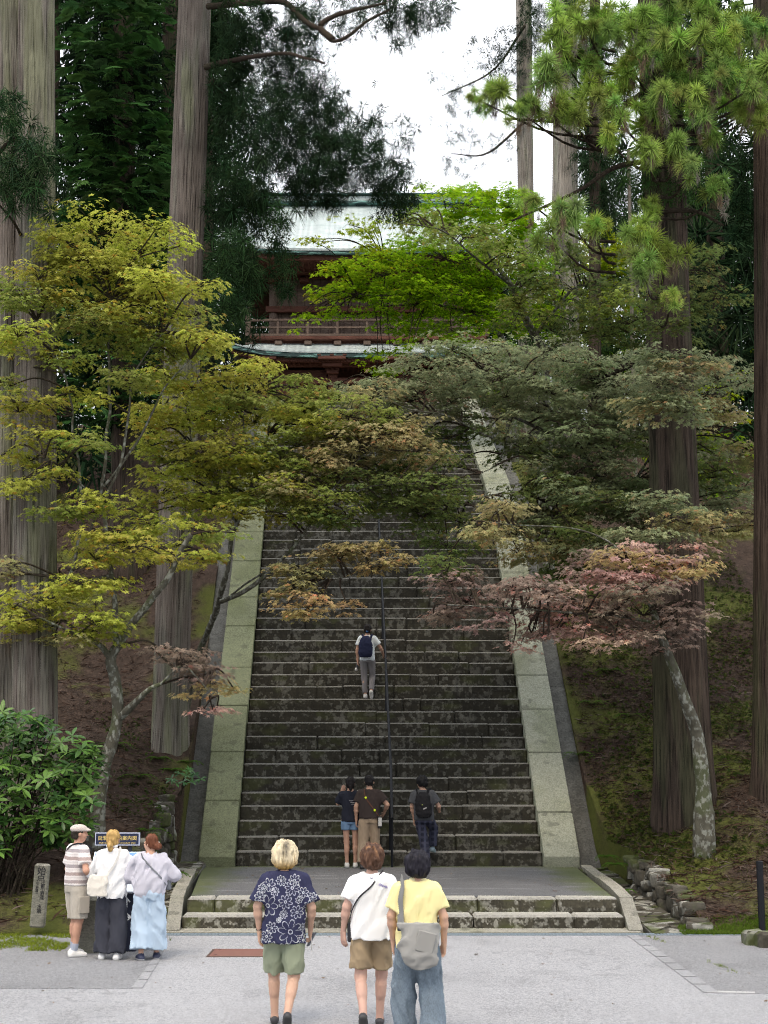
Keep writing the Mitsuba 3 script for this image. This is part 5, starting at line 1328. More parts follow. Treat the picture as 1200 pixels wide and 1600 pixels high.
maple('dark olive maple high on the right between the bright maple and the needle tufts',
      [(((850, 640, 36), (852, 560, 36), (832, 520, 35.6), (812, 480, 35.2), (798, 445, 34.8), (775, 415, 34.5), (760, 390, 34.2)), 0.15, 0.03),
       (((835, 525, 35.6), (870, 480, 35.2), (900, 450, 35), (950, 440, 34.6)), 0.06, 0.015),
       (((798, 445, 34.8), (740, 400, 34), (690, 360, 33.6), (620, 348, 33)), 0.04, 0.01),
       (((1010, 560, 35), (1012, 500, 34.8), (1000, 450, 34.6), (1040, 430, 34.4)), 0.06, 0.014)],
      [(676, 350, 58, 12, 'O'), (735, 368, 74, 16, 'O'), (795, 398, 62, 18, 'O'), (640, 345, 40, 10, 'O'), (830, 440, 50, 24, 'g'), (905, 455, 76, 26, 'g'), (982, 500, 76, 24, 'g'), (1000, 440, 60, 22, 'g'), (1090, 420, 64, 20, 'g'), (860, 510, 60, 24, 'g'), (940, 520, 70, 22, 'g'),
       (1030, 540, 60, 20, 'g'), (1110, 460, 50, 18, 'g'), (900, 400, 50, 20, 'g'), (960, 470, 50, 20, 'O'), (1060, 490, 60, 22, 'g'), (870, 380, 40, 20, 'g'), (810, 470, 40, 26, 'O'), (1080, 390, 60, 20, 'g'), (1000, 390, 60, 20, 'g')],
      34.6, 105, 1.0, leaf=0.085)

maple('bright yellow green backlit maple in front of the gate balcony',
      [(((800, 640, 44), (795, 560, 44), (770, 500, 43.6), (740, 450, 43.2), (715, 400, 43), (700, 350, 42.8)), 0.15, 0.03),
       (((770, 500, 43.6), (700, 480, 43), (640, 465, 42.6), (560, 460, 42.2)), 0.05, 0.01),
       (((740, 450, 43.2), (670, 420, 42.6), (600, 405, 42.2)), 0.05, 0.01)],
      [(720, 322, 82, 22, 'B'), (640, 330, 30, 10, 'B'), (790, 335, 46, 26, 'B'), (690, 300, 40, 10, 'B'), (760, 300, 40, 12, 'B'), (700, 400, 100, 32, 'B'), (600, 425, 84, 22, 'B'), (560, 462, 76, 18, 'B'), (650, 470, 110, 26, 'B'), (740, 480, 90, 28, 'B'), (800, 500, 60, 26, 'B'),
       (522, 488, 30, 10, 'B'), (680, 440, 90, 24, 'B'), (770, 430, 70, 30, 'B'), (540, 410, 36, 14, 'B'), (505, 462, 26, 8, 'A'), (590, 395, 60, 14, 'B'), (640, 385, 70, 14, 'B'), (720, 520, 70, 16, 'B'), (640, 515, 60, 10, 'B'), (790, 380, 40, 24, 'B'), (570, 445, 50, 10, 'A'),
       (550, 350, 40, 9, 'A', 41), (480, 372, 24, 6, 'A', 41), (560, 385, 30, 6, 'A', 41), (795, 318, 60, 22, 'B'), (825, 350, 40, 26, 'B'), (760, 352, 50, 18, 'B'), (830, 420, 40, 30, 'B'), (845, 480, 44, 26, 'B'), (700, 345, 60, 18, 'B'), (480, 500, 26, 8, 'B'), (620, 445, 70, 20, 'B'), (590, 572, 40, 9, 'B'), (610, 545, 40, 8, 'B')],
      42.6, 106, 1.0, dens=0.19, leaf=0.092, mat_='glow_leaf_mat')

maple('glowing yellow green maple far behind the right needle tufts',
      [(((925, 640, 60), (930, 560, 60), (940, 450, 60), (945, 380, 60)), 0.14, 0.04)],
      [(940, 400, 70, 40, 'A'), (900, 470, 50, 50, 'A'), (950, 480, 60, 40, 'A'), (870, 440, 40, 40, 'A'), (830, 560, 40, 60, 'B'), (850, 630, 50, 40, 'B'), (790, 610, 40, 40, 'B'), (840, 480, 36, 50, 'A'), (800, 560, 40, 40, 'B'), (900, 580, 50, 40, 'A'), (960, 420, 40, 50, 'A'), (970, 560, 60, 30, 'B'), (880, 530, 50, 40, 'A'), (1000, 500, 40, 40, 'B'), (1110, 560, 50, 20, 'B')],
      59, 107, 1.0, dens=0.11, leaf=0.15, mat_='glow_leaf_mat', fit=False)

maple('low bright green maple glowing behind the dark red cedar trunk at the right',
      [(((1135, 830, 36), (1130, 780, 36), (1120, 720, 36), (1110, 680, 36)), 0.08, 0.02)],
      [(1120, 650, 50, 12, 'A'), (1110, 690, 40, 14, 'A'), (1125, 710, 40, 10, 'B'), (1110, 740, 46, 12, 'A'), (1020, 712, 24, 8, 'A'), (1130, 765, 40, 10, 'B'), (1115, 600, 40, 16, 'A'), (1150, 690, 40, 12, 'B')],
      36, 108, 0.6, dens=0.11, leaf=0.085, mat_='glow_leaf_mat', fit=False)

# ---------------------------------------------------------------- rhododendron with every big leaf its own piece
LV, LF = [], []
for t, w in ((0, 0.03), (0.25, 0.55), (0.55, 1.0), (0.8, 0.75), (1.0, 0.04)):
    LV += [[-w * 0.17, t, 0.05 * w - 0.16 * t * t], [0, t, -0.16 * t * t], [w * 0.17, t, 0.05 * w - 0.16 * t * t]]
for k in range(4):
    for j in (0, 1):
        a = 3 * k + j
        LF += [[a, a + 1, a + 4], [a, a + 4, a + 3]]
LV, LF = np.array(LV), np.array(LF)


def whorl_bush(name, label, whorls, depth, size, seed, cat='bush', limit=300, extra=0, ground_pt=None, cols=None):
    r = np.random.default_rng(seed)
    key = thing(name, label, cat)
    rest, stems, n = [], [], 0
    for (px, py) in whorls:
        d = depth + r.uniform(-0.5, 0.5)
        p = at(px, py, d)
        ax = np.array([r.normal(0, 0.35), r.normal(-0.45, 0.3), 1.0])
        ax /= np.linalg.norm(ax)
        tone = r.random()
        for j in range(r.integers(7, 11)):
            a = j * 2.4 + r.normal(0, 0.2)
            el = r.uniform(-0.35, 0.55)
            B = frames(ax[None], np.array([a]))[0]
            dr_ = B @ np.array([math.cos(el), 0, math.sin(el)])
            side = np.cross(dr_, ax)
            side /= np.linalg.norm(side)
            up = np.cross(side, dr_)
            s = size * r.uniform(0.75, 1.2)
            v = (LV[:, :1] * side + LV[:, 1:2] * dr_ + LV[:, 2:] * up * 1.0) * s + p
            c0, c1 = cols or ((0.022, 0.068, 0.014), (0.09, 0.17, 0.03))
            col = (np.array(c0) * (1 - tone) + np.array(c1) * tone) * r.uniform(0.75, 1.3)
            if n < limit:
                put('leaf', (v, LF), 'glossy_leaf_mat', key, smooth=True, color=col)
                n += 1
            else:
                rest.append((v, LF, np.tile(col, (len(v), 1))))
        if r.random() < (0.9 if rest else 0.45):
            continue
        g = ground_pt + np.array([r.normal(0, 0.15), r.normal(0, 0.1), 0])
        stems.append(tube(curve([g, (g + p) / 2 + [0, 0, 0.15], p], 7), np.linspace(0.02, 0.006, 7), 5, cap=False))
    for _ in range(extra):
        px, py = whorls[r.integers(0, len(whorls))]
        p = at(px + r.normal(0, 9), py + r.normal(0, 9), depth + r.uniform(0.3, 1.1))
        for j in range(8):
            a, el = j * 2.4, r.uniform(-0.5, 0.3)
            dr_ = np.array([math.cos(a) * math.cos(el), math.sin(a) * math.cos(el), math.sin(el)])
            side = np.cross(dr_, [0, 0, 1.0])
            side /= np.linalg.norm(side)
            v = (LV[:, :1] * side + LV[:, 1:2] * dr_ + LV[:, 2:] * np.cross(side, dr_)) * size * r.uniform(0.8, 1.2) + p
            rest.append((v, LF, np.tile(np.array((0.022, 0.055, 0.014)) * r.uniform(0.6, 1.4), (len(v), 1))))
    if rest:
        v, f = join([q[:2] for q in rest])
        put('foliage', (v, f), 'glossy_leaf_mat', key, smooth=True, color=np.vstack([q[2] for q in rest]), kind='stuff')
    put('stems', join(stems), 'bark_red_mat', key, smooth=True, kind='stuff')
    return key


rr_ = np.random.default_rng(8)
spots = []
for _ in range(1100):
    x, y = rr_.uniform(-60, 150), rr_.uniform(1112, 1345)
    top = 1112 + 0.9 * max(0, x - 40) * 0.55 if x > 0 else 1105
    bot = 1335 - 0.28 * max(0, x - 20)
    if not (top < y < bot) or any((x - a) ** 2 + (y - b) ** 2 < 105 for a, b in spots):
        continue
    spots.append((x, y))
spots.sort(key=lambda q: abs(q[0] - 75))
gp_ = np.array([-5.9, 23.3, float(land(-5.9, 23.3)) - 0.1])
whorl_bush('rhododendron', 'large leathery leaved rhododendron bush at the left edge over the stone marker', spots, 23.0, 0.19, 9, extra=260, ground_pt=gp_)
q = at(290, 1222, 29.0)
whorl_bush('small_shrub', 'small glossy green shrub beside the foot of the grey leaning cedar', [(268, 1218), (280, 1208), (292, 1212), (304, 1210), (314, 1218), (286, 1222), (300, 1222), (275, 1224), (296, 1204)], 28.4, 0.12, 10, 'shrub', 100, ground_pt=q + [0, 0, -0.25],
           cols=((0.02, 0.075, 0.02), (0.05, 0.14, 0.03)))

# ---------------------------------------------------------------- ground cover
def scatter(name, label, n, box_, tpl, size, cols, seed, keep=None, lift=0.02, tilt=0.5, mat_='needle_mat', cat=None):
    r = np.random.default_rng(seed)
    x, y = r.uniform(box_[0], box_[1], n), r.uniform(box_[2], box_[3], n)
    x = x + sx(y)
    if keep is not None:
        k = keep(x, y, r)
        x, y = x[k], y[k]
    if not len(x):
        return
    z = land(x, y) if keep is None or box_[3] > 22.05 else 0.004 + 0 * x
    pos = np.stack([x, y, z + lift * r.random(len(x))], 1)
    M = frames(np.array([0, 0, 1.0]) + r.normal(0, tilt, (len(x), 3)), r.uniform(0, 6.283, len(x)))
    cols = np.array(cols)
    col = cols[r.integers(0, len(cols), len(x))] * r.uniform(0.6, 1.35, (len(x), 1))
    V, Fc = tpl
    v, f, c = stamp(V, Fc, pos, M, size * r.uniform(0.6, 1.4, len(x)), col)
    put(name, (v, f), mat_, color=c, label=label, cat=cat, kind='stuff')


STICK = (np.array([[-0.02, -0.5, 0], [0.02, -0.5, 0.01], [0.15, 0.1, 0.05], [0.10, 0.5, 0.0]]), np.array([[0, 1, 2], [0, 2, 3]]))
BLADES = (np.array([[0.0 + 0.35 * math.cos(a), 0.35 * math.sin(a), 0.0] if k == 2 else [0.06 * math.cos(a + (0.9 if k else -0.9)), 0.06 * math.sin(a + (0.9 if k else -0.9)), 0] for a in np.arange(5) * 1.2566 for k in range(3)]), np.arange(15).reshape(5, 3))
BLADES[0][2::3, 2] = 0.6
near = lambda x, y: meshkit.fbm(np.stack([x * 0.9, y * 0.8, 0 * x], -1), 3, 4)
scatter('needle_litter', 'brown fallen cedar needles and twigs covering the left bank', 16000, (-13, -4.4, 22.3, 45), STICK, 0.20, [(0.06, 0.035, 0.026), (0.08, 0.05, 0.036), (0.035, 0.022, 0.016), (0.13, 0.10, 0.085)], 21, lift=0.05, tilt=0.25, cat='leaf litter')
scatter('needle_litter', 'brown fallen needles and twigs covering the right bank', 12000, (4.2, 10, 22.3, 36), STICK, 0.20, [(0.055, 0.032, 0.024), (0.075, 0.047, 0.034), (0.12, 0.095, 0.08)], 22, lift=0.04, tilt=0.25, cat='leaf litter')
scatter('ground_cover', 'small leaved green plants covering the right bank beside the stairs', 17000, (4.15, 9.5, 25.0, 40), STAR, 0.066, [(0.05, 0.075, 0.015), (0.07, 0.085, 0.02), (0.035, 0.055, 0.015), (0.10, 0.08, 0.05)], 23,
        keep=lambda x, y, r: near(x, y) + 0.10 * np.clip((y - 27) / 4, -1, 1) + 0.1 * (x < 6.2) + r.normal(0, 0.06, len(x)) > 0.48, lift=0.12, mat_='leaf_mat', cat='ground cover')
scatter('ground_cover', 'sparse green seedlings on the left bank above the retaining wall', 2600, (-6.5, -4.1, 24.0, 32), STAR, 0.055, [(0.05, 0.085, 0.015), (0.035, 0.06, 0.015)], 24, keep=lambda x, y, r: near(x, y) + r.normal(0, 0.05, len(x)) > 0.55, lift=0.08, mat_='leaf_mat', cat='ground cover')
scatter('moss_tufts', 'low green moss tufts on the right bank', 16000, (4.3, 10, 22.2, 29), BLADES, 0.045, [(0.06, 0.075, 0.012), (0.08, 0.095, 0.015), (0.05, 0.05, 0.015)], 25, keep=lambda x, y, r: near(x, y) + r.normal(0, 0.04, len(x)) > 0.47, lift=0.01, mat_='leaf_mat', cat='moss')


for nm, lb, bb, zz, nn in (('fallen_leaves', 'a few fallen maple leaves and needles lying on the road', (-6, 6, 15.5, 21.8), 0.006, 90), ('fallen_leaves', 'fallen leaves and needles scattered on the landing', (-3, 3, 23.5, 29.2), ZL + 0.004, 110)):
    r = np.random.default_rng(nn)
    q = np.stack([r.uniform(bb[0], bb[1], nn), r.uniform(bb[2], bb[3], nn), np.full(nn, zz)], 1)
    v, f, c = stamp(*STAR, q, frames(np.array([0, 0, 1.0]) + r.normal(0, 0.15, (nn, 3)), r.uniform(0, 6, nn)), 0.035 * r.uniform(0.5, 1.3, nn), np.array([(0.12, 0.06, 0.03), (0.18, 0.10, 0.04), (0.07, 0.05, 0.03)])[r.integers(0, 3, nn)])
    put(nm, (v + [0, 0, 0.008], f), 'leaf_mat', color=c, label=lb, cat='fallen leaves', kind='stuff')


def strip_keep(px0, px1, py0, py1, thr, sc=1.6):
    a, b = ground_at(px0, py1), ground_at(px1, py0)
    return lambda x, y, r: (x > a[0]) & (x < b[0]) & (y > a[1]) & (y < b[1]) & (meshkit.fbm(np.stack([x * sc, y * sc * 1.4, 0 * x], -1), 3, 6) + r.normal(0, 0.05, len(x)) > thr)


scatter('grass', 'bright green moss and grass strip at the left pavement edge behind the capped man', 26000, (-8.5, -2.5, 19.5, 22.0), BLADES, 0.055, [(0.24, 0.30, 0.03), (0.28, 0.34, 0.04), (0.16, 0.2, 0.03)], 26, keep=strip_keep(-60, 140, 1460, 1487, 0.50), lift=0.0, mat_='leaf_mat', cat='grass')
scatter('grass', 'small bright weeds at the pavement edge beside the woman in the blue skirt', 1800, (-3.6, -2.4, 20.2, 22.0), BLADES, 0.08, [(0.13, 0.24, 0.02), (0.18, 0.28, 0.03)], 27, keep=strip_keep(252, 276, 1461, 1482, 0.25), lift=0.0, mat_='leaf_mat', cat='grass')
scatter('grass', 'short green weeds along the drain at the foot of the right bank', 7000, (4.0, 8.0, 21.9, 22.6), BLADES, 0.07, [(0.10, 0.16, 0.02), (0.13, 0.2, 0.03)], 28, keep=lambda x, y, r: meshkit.fbm(np.stack([x * 1.6, y * 2, 0 * x], -1), 3, 6) + r.normal(0, 0.05, len(x)) > 0.46, lift=0.0, mat_='leaf_mat', cat='grass')
scatter('grass', 'bright weeds growing along the diagonal kerb strip at the right', 3000, (2.5, 5.5, 18.2, 21.9), BLADES, 0.05, [(0.16, 0.2, 0.02), (0.2, 0.26, 0.03)], 29,
        keep=lambda x, y, r: (np.abs(x - np.interp(y, [18.6, 21.8], [4.14, 3.76]) - 0.03) < 0.05) & (meshkit.fbm(np.stack([x * 2, y * 2.5, 0 * x], -1), 3, 2) > 0.55), lift=0.0, mat_='leaf_mat', cat='grass')
scatter('grass', 'bright yellow green moss beside the rough stones at the right edge', 5000, (5.0, 7.5, 19.0, 21.6), BLADES, 0.05, [(0.2, 0.22, 0.02), (0.16, 0.19, 0.02)], 30, keep=strip_keep(1160, 1260, 1490, 1512, 0.45), lift=0.0, mat_='leaf_mat', cat='grass')


def fern(px, py, y, label, size=0.28, seed=0):
    r = np.random.default_rng(seed)
    key = thing('fern', label, 'fern')
    p = at(px, py, y)
    for k in range(7):
        a = k * 0.9 + r.normal(0, 0.2)
        d = np.array([math.cos(a), math.sin(a) * 0.8 - 0.3, 0])
        V, Fc = [], []
        for t in np.linspace(0.1, 1, 9):
            c = p + d * t * size + [0, 0, size * (0.8 * t - 0.9 * t * t)]
            w = size * 0.28 * (1 - t) + 0.012
            sdir = np.array([-d[1], d[0], 0]) / (np.linalg.norm(d) + 1e-6)
            for s in (-1, 1):
                i = len(V)
                V += [c - d * 0.02, c + d * 0.02, c + s * sdir * w + d * 0.02 - [0, 0, 0.02]]
                Fc += [[i, i + 1, i + 2]]
        put('frond', (np.array(V), np.array(Fc)), 'leaf_mat', key, color=(0.07, 0.15, 0.02))


fern(960, 1352, 26.6, 'green fern growing from the right rubble wall, upper one', seed=1)
fern(945, 1340, 27.2, 'green fern at the top of the right rubble wall beside the gutter', seed=2)
fern(975, 1392, 24.8, 'small green fern low on the right rubble wall', 0.2, seed=3)
fern(277, 1366, 25.6, 'small green fern on the left retaining wall beside the landing', 0.22, seed=4)

for k, (px, py, y, n_) in enumerate(((925, 1100, 32.5, 'above the gutter'), (985, 1120, 31.0, 'in the middle of the right bank'), (900, 1180, 30.5, 'close to the right gutter'), (1005, 1240, 27.5, 'left of the dark red cedar foot'), (950, 1050, 33.5, 'high on the right bank'), (215, 1215, 28.5, 'on the left bank beside the grey cedar'), (180, 1165, 29.5, 'on the left bank between the maple and the grey cedar'), (230, 1300, 25.5, 'low on the left bank behind the lilac blouse'))):
    p_ = at(px, py, y)
    for yy in np.arange(24, 45, 0.1):
        r_q = at(px, py, yy)
        if land(r_q[0], yy) >= r_q[2]:
            y = yy
            break
    fern(px, py, y, 'green fern growing ' + n_, 0.42, 20 + k)
for k, (px, py) in enumerate(((248, 1186), (296, 1192), (268, 1204))):
    for yy in np.arange(27, 33, 0.05):
        r_q = at(px, py, yy)
        if land(r_q[0], yy) >= r_q[2]:
            break
    fern(px, py, yy - 0.05, 'small green fern at the foot of the tall grey cedar, ' + ('left one', 'right one', 'lower one')[k], 0.30, 40 + k)

# ---------------------------------------------------------------- people: smooth distance fields turned into surfaces
class Field:
    def __init__(self, lo, hi, h):
        self.lo, self.h = np.asarray(lo, float), h
        self.n = np.ceil((np.asarray(hi, float) - self.lo) / h).astype(int) + 1
        self.D = np.full(self.n, 0.5, np.float32)

    def box(self, lo, hi):
        a = np.clip(np.floor((np.asarray(lo) - self.lo) / self.h).astype(int), 0, self.n)
        b = np.clip(np.ceil((np.asarray(hi) - self.lo) / self.h).astype(int) + 1, 0, self.n)
        s = tuple(slice(i, j) for i, j in zip(a, b))
        g = [self.lo[k] + self.h * np.arange(a[k], b[k], dtype=np.float32) for k in range(3)]
        return s, (g[0][:, None, None], g[1][None, :, None], g[2][None, None, :])

    def blend(self, s, d, k):
        o = self.D[s]
        if k > 0:
            h = np.clip(0.5 + 0.5 * (o - d) / k, 0, 1)
            self.D[s] = o + (d - o) * h - k * h * (1 - h)
        else:
            self.D[s] = np.minimum(o, d)

    def cone(self, a, ra, b, rb, k=0.03, cut=None, sq=(1, 1, 1)):
        """A tapering limb from a to b; cut keeps only the part before that fraction, ending flat."""
        a, b = np.asarray(a, float), np.asarray(b, float)
        m = max(ra, rb) * max(1 / min(sq), 1) + k + 3 * self.h
        s, (x, y, z) = self.box(np.minimum(a, b) - m, np.maximum(a, b) + m)
        ab = b - a
        L2 = float(ab @ ab) + 1e-9
        t = ((x - a[0]) * ab[0] + (y - a[1]) * ab[1] + (z - a[2]) * ab[2]) / L2
        tc = np.clip(t, 0, 1)
        dx, dy, dz = (x - a[0] - tc * ab[0]) * sq[0], (y - a[1] - tc * ab[1]) * sq[1], (z - a[2] - tc * ab[2]) * sq[2]
        d = np.sqrt(dx * dx + dy * dy + dz * dz) - (ra + (rb - ra) * tc)
        if cut is not None:
            d = np.maximum(d, (t - cut) * math.sqrt(L2))
        self.blend(s, d, k)

    def chain(self, pts, rads, k=0.03, sq=(1, 1, 1)):
        for i in range(len(pts) - 1):
            self.cone(pts[i], rads[i], pts[i + 1], rads[i + 1], k, None, sq)

    def ell(self, c, r, k=0.03):
        c, r = np.asarray(c, float), np.asarray(r, float)
        s, (x, y, z) = self.box(c - r - k - 3 * self.h, c + r + k + 3 * self.h)
        q = np.sqrt(((x - c[0]) / r[0]) ** 2 + ((y - c[1]) / r[1]) ** 2 + ((z - c[2]) / r[2]) ** 2)
        self.blend(s, (q - 1) * r.min(), k)

    def loft(self, prof, k=0.03, p=2.3):
        """Rows (z, half width, half depth, x, y), from low to high: a rounded column."""
        q = np.asarray(prof, float)
        m = k + 3 * self.h
        lo = [(q[:, 3] - q[:, 1]).min() - m, (q[:, 4] - q[:, 2]).min() - m, q[0, 0] - m]
        hi = [(q[:, 3] + q[:, 1]).max() + m, (q[:, 4] + q[:, 2]).max() + m, q[-1, 0] + m]
        s, (x, y, z) = self.box(lo, hi)
        I = lambda c: np.interp(z.ravel(), q[:, 0], q[:, c])[None, None, :]
        rx, ry = I(1), I(2)
        e = (np.abs((x - I(3)) / rx) ** p + np.abs((y - I(4)) / ry) ** p) ** (1 / p)
        d = (e - 1) * np.minimum(rx, ry)
        d = np.maximum(d, np.maximum(q[0, 0] - z, z - q[-1, 0]))
        self.blend(s, d, k)

    def all(self):
        return self.box(self.lo, self.lo + self.h * self.n)[1]

    def cutz(self, z0=None, z1=None):
        x, y, z = self.all()
        if z0 is not None:
            self.D = np.maximum(self.D, z0 - z)
        if z1 is not None:
            self.D = np.maximum(self.D, z - z1)

    def folds(self, amp, freq=(9, 9, 5), seed=0, zlo=None, zhi=None):
        """Creases in cloth: ridged noise pushes the surface in and out."""
        st = 2
        sub = [self.lo[k] + self.h * st * np.arange(-(-self.n[k] // st) + 1) for k in range(3)]
        G = np.stack(np.meshgrid(*sub, indexing='ij'), -1)
        w = G * np.asarray(freq) * 1.6 + seed * 3.7
        w[..., 0] += G[..., 2] * 5 * (1 if seed % 2 else -1)
        w = w + 0.8 * (meshkit.noise(w * 0.6)[..., None] - 0.5)
        e = np.abs(meshkit.noise(w, seed) - 0.5) * 2 - 0.4 + 0.4 * (meshkit.noise(w * 2.1, seed + 1) - 0.5)
        e = np.repeat(np.repeat(np.repeat(e, st, 0), st, 1), st, 2)
        from scipy.ndimage import uniform_filter
        e = uniform_filter(e.astype(np.float32), 2)[:self.n[0], :self.n[1], :self.n[2]]
        self.D = self.D + 1.7 * amp * e

    def mesh(self):
        """Naive surface nets."""
        D = self.D
        D[0], D[-1], D[:, 0], D[:, -1], D[:, :, 0], D[:, :, -1] = (0.5,) * 6
        s = D < 0
        nx, ny, nz = D.shape
        cnt = np.zeros((nx - 1, ny - 1, nz - 1), np.int8)
        cor = [(a, b, c) for a in (0, 1) for b in (0, 1) for c in (0, 1)]
        for a, b, c in cor:
            cnt += s[a:nx - 1 + a, b:ny - 1 + b, c:nz - 1 + c]
        act = np.argwhere((cnt > 0) & (cnt < 8))
        if not len(act):
            raise ValueError('empty field')
        vals = np.stack([D[act[:, 0] + a, act[:, 1] + b, act[:, 2] + c] for a, b, c in cor], 1)
        P = np.zeros((len(act), 3))
        W = np.zeros(len(act))
        for i, A in enumerate(cor):
            for j, B in enumerate(cor):
                if j > i and sum(abs(p - q) for p, q in zip(A, B)) == 1:
                    va, vb = vals[:, i], vals[:, j]
                    m = (va < 0) != (vb < 0)
                    t = np.where(m, va / np.where(m, va - vb, 1), 0)
                    P += m[:, None] * (np.array(A) + t[:, None] * (np.array(B) - np.array(A)))
                    W += m
        V = self.lo + self.h * (act + P / W[:, None])
        idx = np.full(cnt.shape, -1, np.int64)
        idx[tuple(act.T)] = np.arange(len(act))
        out = []
        for ax in range(3):
            sl0, sl1 = [slice(1, -1)] * 3, [slice(1, -1)] * 3
            sl0[ax], sl1[ax] = slice(0, -1), slice(1, None)
            a, b = s[tuple(sl0)], s[tuple(sl1)]
            e = np.argwhere(a != b)
            flip = b[tuple(e.T)]
            o = e + 1
            o[:, ax] -= 1
            u, w = [(1, 2), (2, 0), (0, 1)][ax]
            q = []
            for du, dw in ((1, 1), (0, 1), (0, 0), (1, 0)):
                c = o.copy()
                c[:, u] -= du
                c[:, w] -= dw
                q.append(idx[tuple(c.T)])
            q = np.stack(q, 1)
            q[flip] = q[flip][:, ::-1]
            out.append(q)
        q = np.vstack(out)
        return V, np.vstack([q[:, [0, 1, 2]], q[:, [0, 2, 3]]])


SKIN = (0.50, 0.30, 0.215)
SKIN_TAN = (0.36, 0.20, 0.135)
DEFAULT = dict(
    hipL=(-.09, 0, .91), hipR=(.09, 0, .91), kneeL=(-.10, .02, .49), kneeR=(.10, .02, .49), ankL=(-.10, -.02, .085), ankR=(.10, -.02, .085), footL=(-.02, 1, 0), footR=(.02, 1, 0),
    shL=(-.162, 0, 1.395), shR=(.162, 0, 1.395), elL=(-.235, -.02, 1.13), elR=(.235, -.02, 1.13), wrL=(-.245, .05, .885), wrR=(.245, .05, .885), hdL=(0, .15, -1), hdR=(0, .15, -1), palmL=(1, 0, 0), palmR=(-1, 0, 0))


